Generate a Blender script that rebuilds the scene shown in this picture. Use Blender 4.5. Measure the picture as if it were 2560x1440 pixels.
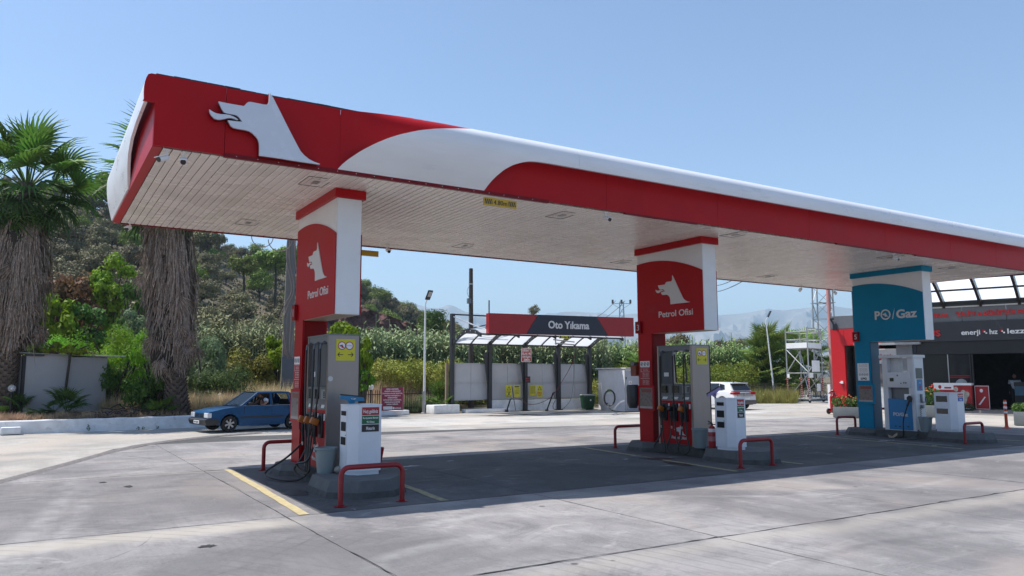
import bpy, bmesh, math, random
import numpy as np
from mathutils import Vector, Matrix, Euler
from mathutils.geometry import tessellate_polygon
R = math.radians
for o in list(bpy.data.objects): bpy.data.objects.remove(o)
S = bpy.context.scene
COL = S.collection
random.seed(7); RNG = np.random.default_rng(7)

# ---------------------------------------------------------------- camera
F_PX, CX, CY, CZ = 1913.27, -1.202, -11.199, 1.754
YAW, PITCH, ROLL = R(31.907), R(6.593), R(-0.062)
_f = Vector((math.sin(YAW)*math.cos(PITCH), math.cos(YAW)*math.cos(PITCH), math.sin(PITCH)))
_r = Vector((math.cos(YAW), -math.sin(YAW), 0)); _u = _r.cross(_f)
_r2 = math.cos(ROLL)*_r + math.sin(ROLL)*_u; _u2 = -math.sin(ROLL)*_r + math.cos(ROLL)*_u
cam = bpy.data.cameras.new("camera"); camo = bpy.data.objects.new("camera", cam); COL.objects.link(camo)
mw = Matrix((_r2, _u2, -_f)).transposed().to_4x4(); mw.translation = (CX, CY, CZ)
camo.matrix_world = mw
cam.lens = F_PX/2560*36; cam.sensor_width = 36; cam.clip_start = .1; cam.clip_end = 30000
S.camera = camo
# ---------------------------------------------------------------- world, sun, exposure
SUND = Vector((-.43, .325, 1)).normalized()            # towards the sun
EL = math.asin(SUND.z); AZ = math.atan2(SUND.x, SUND.y)
W = bpy.data.worlds.new("World"); S.world = W; W.use_nodes = True
nt = W.node_tree; bg = nt.nodes["Background"]
sky = nt.nodes.new("ShaderNodeTexSky"); sky.sky_type = 'NISHITA'; sky.sun_disc = False
sky.sun_elevation = EL; sky.sun_rotation = AZ; sky.altitude = 20; sky.air_density = 1.0; sky.dust_density = .3; sky.ozone_density = 2.8
nt.links.new(sky.outputs[0], bg.inputs[0]); bg.inputs[1].default_value = .147
sl = bpy.data.lights.new("sun", 'SUN'); sl.energy = 5.0; sl.angle = R(.53); sl.color = (1, .955, .89)
so = bpy.data.objects.new("sun", sl); COL.objects.link(so)
so.rotation_euler = SUND.to_track_quat('Z', 'Y').to_euler(); so.location = (-20, 10, 40)
S.view_settings.view_transform = 'Standard'; S.view_settings.look = 'None'
S.view_settings.exposure = .40; S.view_settings.gamma = 1; S.view_settings.use_curve_mapping = False
S.render.engine = 'CYCLES'; S.cycles.max_bounces = 7; S.cycles.transparent_max_bounces = 12
S.cycles.volume_bounces = 0; S.cycles.caustics_reflective = False; S.cycles.caustics_refractive = False

# ---------------------------------------------------------------- photograph pixel -> place in the world
def ray(u, v):
    return _f*F_PX + _r2*(u-1280) - _u2*(v-720)
def at(u, v, z=0.):
    d = ray(u, v); t = (z-CZ)/d.z
    return Vector((CX, CY, CZ)) + d*t
def atd(u, v, dep):
    return Vector((CX, CY, CZ)) + ray(u, v)*(dep/F_PX)
def spot(u, dep, z=0.):           # ground place under column u at a distance
    p = atd(u, 940, dep); p.z = z; return p

# ---------------------------------------------------------------- materials
MT = {}
def N(t, k, **kw):
    n = t.nodes.new(k)
    for a, b in kw.items(): setattr(n, a, b)
    return n
def mat(name, col, rough=.5, metal=0., var=.12, scale=3., bump=0., bscale=40., spec=.5, coat=0., hue=0., obj=False, trans=0., dirt=None, stretch=None, rand=0., coord='P'):
    if name in MT: return MT[name]
    if coord == 'P' and 'white' not in name and 'soffit' not in name: col = tuple(c*.80 for c in col)
    m = bpy.data.materials.new(name); m.use_nodes = True; t = m.node_tree; L = t.links
    b = t.nodes["Principled BSDF"]
    b.inputs["Roughness"].default_value = rough; b.inputs["Metallic"].default_value = metal
    b.inputs["Specular IOR Level"].default_value = spec; b.inputs["Coat Weight"].default_value = coat
    geo = N(t, "ShaderNodeNewGeometry"); tc = N(t, "ShaderNodeTexCoord")
    src = geo.outputs["Position"] if coord == 'P' else tc.outputs["Object"]
    if stretch:
        mp = N(t, "ShaderNodeMapping"); mp.inputs["Scale"].default_value = stretch; L.new(src, mp.inputs[0]); src = mp.outputs[0]
    n1 = N(t, "ShaderNodeTexNoise"); n1.inputs["Scale"].default_value = scale; n1.inputs["Detail"].default_value = 6; n1.inputs["Roughness"].default_value = .62
    L.new(src, n1.inputs["Vector"])
    hsv = N(t, "ShaderNodeHueSaturation"); hsv.inputs["Color"].default_value = (*col, 1)
    mr = N(t, "ShaderNodeMapRange"); mr.inputs["From Min"].default_value = .3; mr.inputs["From Max"].default_value = .7
    mr.inputs["To Min"].default_value = 1-var; mr.inputs["To Max"].default_value = 1+var
    L.new(n1.outputs["Fac"], mr.inputs[0]); val = mr.outputs[0]
    if rand:
        oi = N(t, "ShaderNodeObjectInfo"); m2 = N(t, "ShaderNodeMapRange"); m2.inputs["To Min"].default_value = 1-rand; m2.inputs["To Max"].default_value = 1+rand
        L.new(oi.outputs["Random"], m2.inputs[0]); mm = N(t, "ShaderNodeMath", operation='MULTIPLY'); L.new(val, mm.inputs[0]); L.new(m2.outputs[0], mm.inputs[1]); val = mm.outputs[0]
    L.new(val, hsv.inputs["Value"])
    if hue:
        n3 = N(t, "ShaderNodeTexNoise"); n3.inputs["Scale"].default_value = scale*.55; n3.inputs["Detail"].default_value = 2; L.new(src, n3.inputs["Vector"])
        m3 = N(t, "ShaderNodeMapRange"); m3.inputs["From Min"].default_value = .3; m3.inputs["From Max"].default_value = .7
        m3.inputs["To Min"].default_value = .5-hue; m3.inputs["To Max"].default_value = .5+hue; L.new(n3.outputs["Fac"], m3.inputs[0]); hv = m3.outputs[0]
        if rand:
            m4 = N(t, "ShaderNodeMapRange"); m4.inputs["To Min"].default_value = -hue*.7; m4.inputs["To Max"].default_value = hue*.7; L.new(oi.outputs["Random"], m4.inputs[0])
            ad = N(t, "ShaderNodeMath", operation='ADD'); L.new(hv, ad.inputs[0]); L.new(m4.outputs[0], ad.inputs[1]); hv = ad.outputs[0]
        L.new(hv, hsv.inputs["Hue"])
    out = hsv.outputs[0]
    if dirt:
        dc, thr, ds = dirt
        n4 = N(t, "ShaderNodeTexNoise"); n4.inputs["Scale"].default_value = ds; n4.inputs["Detail"].default_value = 8; n4.inputs["Roughness"].default_value = .7; L.new(src, n4.inputs["Vector"])
        m5 = N(t, "ShaderNodeMapRange"); m5.inputs["From Min"].default_value = thr; m5.inputs["From Max"].default_value = thr+.18; m5.inputs["To Max"].default_value = .75; L.new(n4.outputs["Fac"], m5.inputs[0])
        mx = N(t, "ShaderNodeMix", data_type='RGBA'); L.new(m5.outputs[0], mx.inputs[0]); L.new(out, mx.inputs[6]); mx.inputs[7].default_value = (*dc, 1); out = mx.outputs[2]
    L.new(out, b.inputs["Base Color"])
    m6 = N(t, "ShaderNodeMapRange"); m6.inputs["To Min"].default_value = max(.02, rough-.1); m6.inputs["To Max"].default_value = min(1, rough+.1); L.new(n1.outputs["Fac"], m6.inputs[0]); L.new(m6.outputs[0], b.inputs["Roughness"])
    if bump:
        n2 = N(t, "ShaderNodeTexNoise"); n2.inputs["Scale"].default_value = bscale; n2.inputs["Detail"].default_value = 5; L.new(src, n2.inputs["Vector"])
        bp = N(t, "ShaderNodeBump"); bp.inputs["Strength"].default_value = bump; bp.inputs["Distance"].default_value = .01; L.new(n2.outputs["Fac"], bp.inputs["Height"]); L.new(bp.outputs[0], b.inputs["Normal"])
    if trans:
        tl = N(t, "ShaderNodeBsdfTranslucent"); L.new(out, tl.inputs[0]); ms = N(t, "ShaderNodeMixShader"); ms.inputs[0].default_value = trans
        L.new(b.outputs[0], ms.inputs[1]); L.new(tl.outputs[0], ms.inputs[2]); L.new(ms.outputs[0], t.nodes["Material Output"].inputs[0])
    MT[name] = m; return m
def glassmat(name, tint=(.6, .7, .7), alpha=.35, rough=.03):
    if name in MT: return MT[name]
    m = bpy.data.materials.new(name); m.use_nodes = True; t = m.node_tree; L = t.links
    b = t.nodes["Principled BSDF"]; b.inputs["Base Color"].default_value = (*tint, 1); b.inputs["Roughness"].default_value = rough; b.inputs["Specular IOR Level"].default_value = .6
    tr = N(t, "ShaderNodeBsdfTransparent"); tr.inputs[0].default_value = (*[min(1, c*1.3) for c in tint], 1); ms = N(t, "ShaderNodeMixShader"); ms.inputs[0].default_value = alpha
    L.new(tr.outputs[0], ms.inputs[1]); L.new(b.outputs[0], ms.inputs[2]); L.new(ms.outputs[0], t.nodes["Material Output"].inputs[0])
    MT[name] = m; return m

red = mat("station_red", (.48, .0065, .011), .42, var=.09, scale=.9, spec=.16, dirt=((.30, .05, .045), .60, 1.3), bump=.05, bscale=.8)
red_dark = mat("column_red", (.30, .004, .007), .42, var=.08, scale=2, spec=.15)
white = mat("panel_white", (.72, .73, .75), .33, var=.05, scale=1.5, dirt=((.5, .49, .46), .7, 2.2))
shellw = mat("shell_white", (.74, .75, .78), .3, var=.06, scale=1.1, stretch=(.6, 1, 3), dirt=((.50, .50, .50), .60, 1.6))
soffm = mat("soffit_white", (.80, .715, .66), .27, var=.07, scale=1.2, rand=.05, dirt=((.33, .29, .25), .68, 3))
dark = mat("black_rubber", (.012, .012, .013), .5, var=.2)
dgrey = mat("dark_grey_metal", (.055, .057, .062), .45, var=.12, bump=.05)
mgrey = mat("grey_metal", (.19, .2, .215), .4, var=.12, metal=.3)
lgrey = mat("light_grey_panel", (.56, .57, .60), .45, var=.06, scale=1.5, dirt=((.28, .27, .25), .7, 2))
steel = mat("brushed_steel", (.36, .315, .295), .40, metal=.9, var=.08, scale=1.2, stretch=(3, 3, .8), bump=.15, bscale=1.6, dirt=((.36, .31, .28), .72, 1.1))
conc = mat("grey_concrete", (.135, .137, .138), .85, var=.22, scale=4, bump=.4, bscale=60, dirt=((.10, .095, .09), .58, 3))
concd = mat("dark_worn_concrete", (.085, .084, .082), .85, var=.35, scale=6, bump=.7, bscale=45, dirt=((.05, .048, .046), .55, 5))
whitew = mat("whitewash", (.74, .75, .76), .75, var=.14, scale=3, bump=.5, bscale=18, dirt=((.36, .33, .29), .58, 4.5))
yel = mat("yellow_paint", (.60, .49, .26), .7, var=.2, scale=9, dirt=((.36, .33, .28), .56, 14))
signy = mat("sign_yellow", (.74, .66, .02), .4, var=.05)
orange = mat("orange_plastic", (.50, .15, .015), .45, var=.1)
signw = mat("sign_white", (.75, .75, .75), .45, var=.05)
signr = mat("sign_red", (.42, .008, .016), .4, var=.06)
signg = mat("sign_green", (.0, .13, .05), .4, var=.05)
signk = mat("sign_black", (.012, .011, .016), .35, var=.05)
signb = mat("sign_blue", (.0, .09, .48), .4, var=.05)
signm = mat("sign_magenta", (.30, .012, .055), .45, var=.06)
navy = mat("sign_navy", (.017, .022, .04), .4, var=.05)
lettr = mat("letter_offwhite", (.60, .58, .57), .4, var=.03)
blue = mat("gas_blue", (.001, .24, .42), .42, var=.08, scale=1.2, spec=.15)
bluel = mat("gas_panel_blue", (.01, .22, .5), .4, var=.06)
bucketm = mat("bucket_grey", (.24, .29, .30), .5, var=.08)
screen = mat("display_dark", (.02, .024, .022), .15, var=.1)
posterg = mat("poster_grey", (.20, .16, .15), .3, var=.3, scale=14)
alum = mat("aluminium", (.55, .56, .58), .35, metal=.7, var=.08)
galv = mat("galvanised_tube", (.46, .47, .48), .4, metal=.55, var=.12)
wood = mat("weathered_wood", (.085, .062, .048), .85, var=.3, scale=8, stretch=(6, 6, .5), bump=.5)
stone = mat("pale_stone", (.4, .36, .31), .85, var=.2, bump=.5)
skin = mat("skin", (.42, .20, .12), .5, var=.05)
cloth_w = mat("white_cloth", (.6, .6, .62), .8, var=.06)
cloth_d = mat("dark_cloth", (.03, .03, .035), .85, var=.1)
hairm = mat("dark_hair", (.012, .009, .008), .6)
tyre = mat("tyre_rubber", (.015, .015, .016), .7, var=.2)
glassd = glassmat("shop_glass", (.05, .06, .065), .5)
glassc = glassmat("car_glass", (.25, .3, .32), .32)
glassk = mat("dark_car_glass", (.012, .015, .018), .06, var=.05, spec=.7)
frost2 = mat("wash_roof_sheet_white", (.80, .82, .85), .4, var=.03, trans=.5)
frost = mat("frosted_roof_panel_white", (.90, .92, .95), .4, var=.03, trans=.8)

# ---------------------------------------------------------------- mesh building
class MB:
    def __init__(s): s.v = []; s.f = []; s.m = []; s.mats = []; s.smooth = False
    def mi(s, m):
        if m is None: return 0
        if m not in s.mats: s.mats.append(m)
        return s.mats.index(m)
    def add(s, vs, fs, m=None, mx=None):
        k = len(s.v); i = s.mi(m)
        s.v += [tuple(mx @ Vector(p)) if mx else tuple(p) for p in vs]
        s.f += [tuple(a+k for a in f) for f in fs]; s.m += [i]*len(fs); return s
    def box(s, a, b, m=None, mx=None, bev=0.):
        x0, y0, z0 = a; x1, y1, z1 = b
        if not bev:
            vs = [(x0, y0, z0), (x1, y0, z0), (x1, y1, z0), (x0, y1, z0), (x0, y0, z1), (x1, y0, z1), (x1, y1, z1), (x0, y1, z1)]
            return s.add(vs, [(0, 3, 2, 1), (4, 5, 6, 7), (0, 1, 5, 4), (1, 2, 6, 5), (2, 3, 7, 6), (3, 0, 4, 7)], m, mx)
        bm = bmesh.new(); bmesh.ops.create_cube(bm, size=1)
        for v in bm.verts: v.co = Vector(((x0+x1)/2+v.co.x*(x1-x0), (y0+y1)/2+v.co.y*(y1-y0), (z0+z1)/2+v.co.z*(z1-z0)))
        bmesh.ops.bevel(bm, geom=bm.edges[:], offset=bev, segments=2, affect='EDGES', profile=.5)
        s.bm(bm, m, mx); return s
    def bm(s, bm, m=None, mx=None):
        bm.verts.index_update()
        s.add([v.co.copy() for v in bm.verts], [tuple(v.index for v in f.verts) for f in bm.faces], m, mx); bm.free(); return s
    def prism(s, pts, d0, d1, m=None, mx=None):
        """polygon in local XY extruded along local Z from d0 to d1"""
        n = len(pts); tr = tessellate_polygon([[Vector((p[0], p[1], 0)) for p in pts]])
        ar = sum(pts[i][0]*pts[(i+1) % n][1]-pts[(i+1) % n][0]*pts[i][1] for i in range(n))
        vs = [(p[0], p[1], d0) for p in pts]+[(p[0], p[1], d1) for p in pts]; fs = []
        for t in tr:
            a, b, c = t; q = (pts[b][0]-pts[a][0])*(pts[c][1]-pts[a][1])-(pts[b][1]-pts[a][1])*(pts[c][0]-pts[a][0])
            if q < 0: b, c = c, b
            fs += [(a+n, b+n, c+n), (c, b, a)]
        for i in range(n):
            j = (i+1) % n
            fs.append((i, j, j+n, i+n) if ar > 0 else (j, i, i+n, j+n))
        return s.add(vs, fs, m, mx)
    def cyl(s, a, b, r0, r1=None, n=12, m=None, caps=True, mx=None):
        a = Vector(a); b = Vector(b); r1 = r0 if r1 is None else r1
        d = (b-a).normalized(); q = d.orthogonal().normalized(); w = d.cross(q)
        vs = []
        for c, r in ((a, r0), (b, r1)):
            for i in range(n):
                t = 2*math.pi*i/n; vs.append(c+(q*math.cos(t)+w*math.sin(t))*r)
        fs = [(i, (i+1) % n, n+(i+1) % n, n+i) for i in range(n)]
        if caps: fs += [tuple(range(n-1, -1, -1)), tuple(range(n, 2*n))]
        return s.add(vs, fs, m, mx)
    def tube(s, path, r, n=8, m=None, mx=None, caps=True):
        P = [Vector(p) for p in path]; vs = []; fs = []; q = None
        for i, p in enumerate(P):
            d = ((P[min(i+1, len(P)-1)]-P[max(i-1, 0)])).normalized()
            q = (d.orthogonal() if q is None else (q-d*q.dot(d))).normalized(); w = d.cross(q)
            rr = r[i] if isinstance(r, (list, tuple)) else r
            for k in range(n):
                t = 2*math.pi*k/n; vs.append(p+(q*math.cos(t)+w*math.sin(t))*rr)
        for i in range(len(P)-1):
            for k in range(n): fs.append((i*n+k, i*n+(k+1) % n, (i+1)*n+(k+1) % n, (i+1)*n+k))
        if caps: fs += [tuple(range(n-1, -1, -1)), tuple((len(P)-1)*n+k for k in range(n))]
        return s.add(vs, fs, m, mx)
    def lathe(s, prof, n=16, m=None, mx=None, c=(0, 0), caps=True):
        vs = [(c[0]+r*math.cos(2*math.pi*k/n), c[1]+r*math.sin(2*math.pi*k/n), z) for r, z in prof for k in range(n)]
        fs = [(i*n+k, i*n+(k+1) % n, (i+1)*n+(k+1) % n, (i+1)*n+k) for i in range(len(prof)-1) for k in range(n)]
        if caps and prof[0][0] > 1e-4: fs.append(tuple(range(n-1, -1, -1)))
        if caps and prof[-1][0] > 1e-4: fs.append(tuple((len(prof)-1)*n+k for k in range(n)))
        return s.add(vs, fs, m, mx)
    def ball(s, c, r, n=10, m=None, mx=None):
        rx, ry, rz = r if isinstance(r, (tuple, list)) else (r, r, r)
        vs = []; fs = []
        for i in range(n+1):
            a = math.pi*i/n
            for k in range(2*n):
                t = math.pi*k/n; vs.append((c[0]+rx*math.sin(a)*math.cos(t), c[1]+ry*math.sin(a)*math.sin(t), c[2]-rz*math.cos(a)))
        for i in range(n):
            for k in range(2*n): fs.append((i*2*n+k, i*2*n+(k+1) % (2*n), (i+1)*2*n+(k+1) % (2*n), (i+1)*2*n+k))
        return s.add(vs, fs, m, mx)
    def mesh(s, name, m=None):
        me = bpy.data.meshes.new(name); me.from_pydata(s.v, [], s.f)
        ms = s.mats or ([m] if m else [])
        for q in ms: me.materials.append(q)
        if len(ms) > 1: me.polygons.foreach_set("material_index", s.m)
        me.validate(); me.update(); return me
    def build(s, name, m=None, parent=None, smooth=False, kind=None, label=None):
        me = s.mesh(name, m)
        if smooth: autosmooth(me)
        return link(name, me, parent, kind, label)
def autosmooth(me, ang=40):
    me.polygons.foreach_set("use_smooth", [True]*len(me.polygons))
    try: me.set_sharp_from_angle(angle=R(ang))
    except Exception: pass
def link(name, me, parent=None, kind=None, label=None, cat=None, group=None):
    o = bpy.data.objects.new(name, me); COL.objects.link(o)
    if parent is not None: o.parent = parent
    if kind: o['kind'] = kind
    if label: o['label'] = label
    if cat: o['category'] = cat
    if group: o['group'] = group
    return o
def thing(name, label, cat, loc=(0, 0, 0), rz=0., group=None):
    o = bpy.data.objects.new(name, None); COL.objects.link(o); o.empty_display_size = .2
    o.location = loc; o.rotation_euler = (0, 0, rz); o['label'] = label; o['category'] = cat
    if group: o['group'] = group
    return o
def tag(o, label, cat, group=None):
    o['label'] = label; o['category'] = cat
    if group: o['group'] = group
    return o
def part(name, parent, m, fn, smooth=False, label=None, kind=None):
    b = MB(); fn(b); return b.build(name, m, parent, smooth, kind, label)
def bx(name, parent, a, b, m, bev=0., label=None, smooth=False):
    q = MB(); q.box(a, b, bev=bev); return q.build(name, m, parent, smooth or bev > 0, None, label)
def dup(root, loc, rz=0., label=None, group=None):
    r = root.copy(); COL.objects.link(r); r.location = loc; r.rotation_euler = (0, 0, rz)
    if label: r['label'] = label
    if group: r['group'] = group
    def rec(a, b):
        for ch in KIDS(a):
            c = ch.copy(); COL.objects.link(c); c.parent = b; rec(ch, c)
    rec(root, r); return r
def KIDS(o): return [c for c in o.children]
def frame(right, up, org):
    r = Vector(right).normalized(); u = Vector(up).normalized(); n = r.cross(u)
    m = Matrix((r, u, n)).transposed().to_4x4(); m.translation = org; return m
FRONT = ((1, 0, 0), (0, 0, 1))           # face looking to -Y
SIDE = ((0, -1, 0), (0, 0, 1))           # face looking to -X
_tc = {}
def text(s, mx, h, m, parent, w=None, name="lettering", ex=.004, bold=.0, align='C', sx=1.):
    """lettering as a mesh; mx: frame with right, up, normal and origin at the centre of the line. h = capital height"""
    cu = bpy.data.curves.new("t", 'FONT'); cu.body = s; cu.size = 1; cu.extrude = ex/h/1.0*.7; cu.offset = bold; cu.resolution_u = 3
    ob = bpy.data.objects.new("t", cu); COL.objects.link(ob)
    dg = bpy.context.evaluated_depsgraph_get(); me = bpy.data.meshes.new_from_object(ob.evaluated_get(dg)); bpy.data.objects.remove(ob); bpy.data.curves.remove(cu)
    n = len(me.vertices)
    co = np.empty(n*3, np.float32); me.vertices.foreach_get("co", co); co = co.reshape(-1, 3)
    k = h/.73; x0, x1 = co[:, 0].min(), co[:, 0].max()
    kx = k*sx if w is None else w/(x1-x0)
    ox = {'C': -(x0+x1)/2, 'L': -x0, 'R': -x1}[align]
    co[:, 0] = (co[:, 0]+ox)*kx; co[:, 1] = co[:, 1]*k-h/2; co[:, 2] = co[:, 2]/max(1e-6, abs(co[:, 2]).max())*ex
    A = np.array(mx.to_3x3()); T = np.array(mx.translation); co = co@A.T+T
    me.vertices.foreach_set("co", co.astype(np.float32).ravel()); me.materials.clear(); me.materials.append(m); me.update()
    return link(name, me, parent)
def quadmesh(name, V, nq, m, tri=False):
    """V: (n*4,3) array of quads"""
    k = 3 if tri else 4; n = len(V)//k
    me = bpy.data.meshes.new(name); me.vertices.add(len(V)); me.vertices.foreach_set("co", np.asarray(V, np.float32).ravel())
    me.loops.add(n*k); me.polygons.add(n); me.loops.foreach_set("vertex_index", np.arange(n*k, dtype=np.int32))
    me.polygons.foreach_set("loop_start", np.arange(0, n*k, k, dtype=np.int32)); me.polygons.foreach_set("loop_total", np.full(n, k, np.int32))
    me.materials.append(m); me.update(calc_edges=True); return me
# ================================================================ the ground
def lin(t, L, v, a, b, c=0., d=1.):
    n = N(t, "ShaderNodeMapRange"); n.inputs["From Min"].default_value = a; n.inputs["From Max"].default_value = b
    n.inputs["To Min"].default_value = c; n.inputs["To Max"].default_value = d; L.new(v, n.inputs[0]); return n.outputs[0]
GK = .78
def ground_mat(name, c_lo, c_hi, c_dk, marks=1., rnd=0.):
    m = bpy.data.materials.new(name); m.use_nodes = True; t = m.node_tree; L = t.links; b = t.nodes["Principled BSDF"]
    P = N(t, "ShaderNodeNewGeometry").outputs["Position"]; c_lo, c_hi, c_dk = [tuple(x*GK for x in c) for c in (c_lo, c_hi, c_dk)]
    def noise(sc, det=6, st=None, rough=.6, dist=0.):
        n = N(t, "ShaderNodeTexNoise"); n.inputs["Scale"].default_value = sc; n.inputs["Detail"].default_value = det; n.inputs["Roughness"].default_value = rough; n.inputs["Distortion"].default_value = dist
        if st:
            mp = N(t, "ShaderNodeMapping"); mp.inputs["Scale"].default_value = st[0]; mp.inputs["Rotation"].default_value = (0, 0, st[1]); L.new(P, mp.inputs[0]); L.new(mp.outputs[0], n.inputs["Vector"])
        else: L.new(P, n.inputs["Vector"])
        return n.outputs["Fac"]
    def mix(f, a, c, k=1.):
        x = N(t, "ShaderNodeMix", data_type='RGBA')
        if k != 1.:
            q = N(t, "ShaderNodeMath", operation='MULTIPLY'); L.new(f, q.inputs[0]); q.inputs[1].default_value = k; f = q.outputs[0]
        L.new(f, x.inputs[0])
        if isinstance(a, tuple): x.inputs[6].default_value = (*a, 1)
        else: L.new(a, x.inputs[6])
        if isinstance(c, tuple): x.inputs[7].default_value = (*c, 1)
        else: L.new(c, x.inputs[7])
        return x.outputs[2]
    col = mix(lin(t, L, noise(.45, 6, None, .6, .8), .42, .60), c_lo, c_hi)
    col = mix(lin(t, L, noise(1.1, 8, None, .68, .9), .50, .66), col, c_dk, .62)               # grime patches
    col = mix(lin(t, L, noise(1.0, 6, ((.55, 3.2, 1), .12), .62, .5), .54, .74), col, c_hi, .8)      # worn pale streaks along x
    col = mix(lin(t, L, noise(1.0, 8, ((16, .8, 1), -.05), .7), .45, .78), col, c_dk, .35)       # broom lines along y
    col = mix(lin(t, L, noise(7, 6, ((1.6, .7, 1), -.05), .7), .54, .72), col, c_dk, .55)
    col = mix(lin(t, L, noise(11, 5, ((.7, 2.2, 1), .1), .7), .60, .74), col, (.55, .53, .52), .5)
    col = mix(lin(t, L, noise(34, 5, None, .8), .40, .66), col, c_hi, .45)
    col = mix(lin(t, L, noise(42, 4, ((1.3, .8, 1), 1.), .8), .55, .72), col, c_dk, .45)
    col = mix(lin(t, L, noise(.9, 5, ((.7, 1.5, 1), .5), .6, 2.6), .60, .74), col, (.46, .44, .42), .55)   # swirled pale scuffs
    col = mix(lin(t, L, noise(.22, 4, None, .55, 1.), .49, .60), col, c_dk, .52)
    col = mix(lin(t, L, noise(.33, 4, ((1, 1, 1), 2.1), .5, 1.), .52, .64), col, (c_hi[0]*1.05, c_hi[1]*.96, c_hi[2]*.88), .55)
    if rnd:
        sx = N(t, "ShaderNodeSeparateXYZ"); L.new(P, sx.inputs[0])
        def mul(a, c): q = N(t, "ShaderNodeMath", operation='MULTIPLY'); L.new(a, q.inputs[0]); L.new(c, q.inputs[1]); return q.outputs[0]
        wob = noise(.8, 4); ya = N(t, "ShaderNodeMath", operation='MULTIPLY_ADD'); L.new(wob, ya.inputs[0]); ya.inputs[1].default_value = .7; L.new(sx.outputs[1], ya.inputs[2]); yv = ya.outputs[0]
        for (y0, y1, x0, k) in ((-1.75, -.93, 1.9, .7), (-5.35, -4.7, 30., .35), (4.4, 4.75, 30., .4)):   # pale cement residue along the joints
            m_ = mul(mul(lin(t, L, yv, y0, y0+.3), lin(t, L, yv, y1, y1-.22)), lin(t, L, sx.outputs[0], x0, x0-.6)); col = mix(m_, col, (.44, .40, .345), k)
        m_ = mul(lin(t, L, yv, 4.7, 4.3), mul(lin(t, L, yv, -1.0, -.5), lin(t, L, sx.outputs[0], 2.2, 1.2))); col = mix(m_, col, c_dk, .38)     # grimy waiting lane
        def circ(p, q, s):
            ax, ay, bx_, by_, cx_, cy_ = *at(*p).xy, *at(*q).xy, *at(*s).xy; d = 2*(ax*(by_-cy_)+bx_*(cy_-ay)+cx_*(ay-by_))
            ux = ((ax*ax+ay*ay)*(by_-cy_)+(bx_*bx_+by_*by_)*(cy_-ay)+(cx_*cx_+cy_*cy_)*(ay-by_))/d; uy = ((ax*ax+ay*ay)*(cx_-bx_)+(bx_*bx_+by_*by_)*(ax-cx_)+(cx_*cx_+cy_*cy_)*(bx_-ax))/d
            return ux, uy, math.hypot(ax-ux, ay-uy)
        for i_, (pts, w_, cc, k, gap) in enumerate(((((60, 1350), (150, 1260), (185, 1190)), .20, (.52, .51, .50), .24, 0), (((120, 1370), (195, 1290), (215, 1215)), .17, (.52, .51, .50), .20, 0), (((250, 1405), (330, 1375), (375, 1345)), .012, c_dk, .8, 0), (((560, 1432), (690, 1388), (800, 1330)), .014, c_dk, .8, 0),
            (((1290, 1370), (1340, 1335), (1420, 1310)), .02, (.2, .19, .19), .7, .06), (((1040, 1330), (1200, 1290), (1400, 1290)), .2, (.52, .51, .50), .24, 0), (((1500, 1300), (1470, 1350), (1380, 1400)), .02, (.2, .19, .19), .45, .07), (((900, 1440), (1150, 1350), (1500, 1330)), .2, (.52, .51, .50), .2, 0),
            (((1900, 1240), (2150, 1230), (2400, 1180)), .13, (.52, .51, .50), .22, 0), (((2000, 1420), (2250, 1350), (2500, 1330)), .12, c_dk, .4, 0), (((300, 1250), (450, 1215), (560, 1240)), .12, c_dk, .35, 0))):
            ux, uy, rr_ = circ(*pts); mp = N(t, "ShaderNodeMapping"); mp.inputs["Location"].default_value = (-ux, -uy, 0); L.new(P, mp.inputs[0]); ln_ = N(t, "ShaderNodeVectorMath", operation='LENGTH'); L.new(mp.outputs[0], ln_.inputs[0])
            dd = N(t, "ShaderNodeMath", operation='SUBTRACT'); L.new(ln_.outputs["Value"], dd.inputs[0]); dd.inputs[1].default_value = rr_; ab = N(t, "ShaderNodeMath", operation='ABSOLUTE'); L.new(dd.outputs[0], ab.inputs[0]); v_ = ab.outputs[0]
            if gap: d2 = N(t, "ShaderNodeMath", operation='SUBTRACT'); L.new(v_, d2.inputs[0]); d2.inputs[1].default_value = gap; a2_ = N(t, "ShaderNodeMath", operation='ABSOLUTE'); L.new(d2.outputs[0], a2_.inputs[0]); v_ = a2_.outputs[0]
            mid_ = at(*pts[1]); dv = N(t, "ShaderNodeVectorMath", operation='DISTANCE'); L.new(P, dv.inputs[0]); dv.inputs[1].default_value = tuple(mid_); R_ = (at(*pts[0])-at(*pts[2])).length*.75
            m_ = mul(mul(lin(t, L, v_, w_, w_*.2), lin(t, L, dv.outputs["Value"], R_, R_*.45)), lin(t, L, noise(2.2, 5, ((1, 1, 1), i_*1.)), .38, .58)); col = mix(m_, col, cc, k)
        oi = N(t, "ShaderNodeObjectInfo"); hs = N(t, "ShaderNodeHueSaturation"); L.new(lin(t, L, oi.outputs["Random"], 0, 1, 1-rnd, 1+rnd), hs.inputs["Value"]); L.new(col, hs.inputs["Color"]); col = hs.outputs[0]
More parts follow.
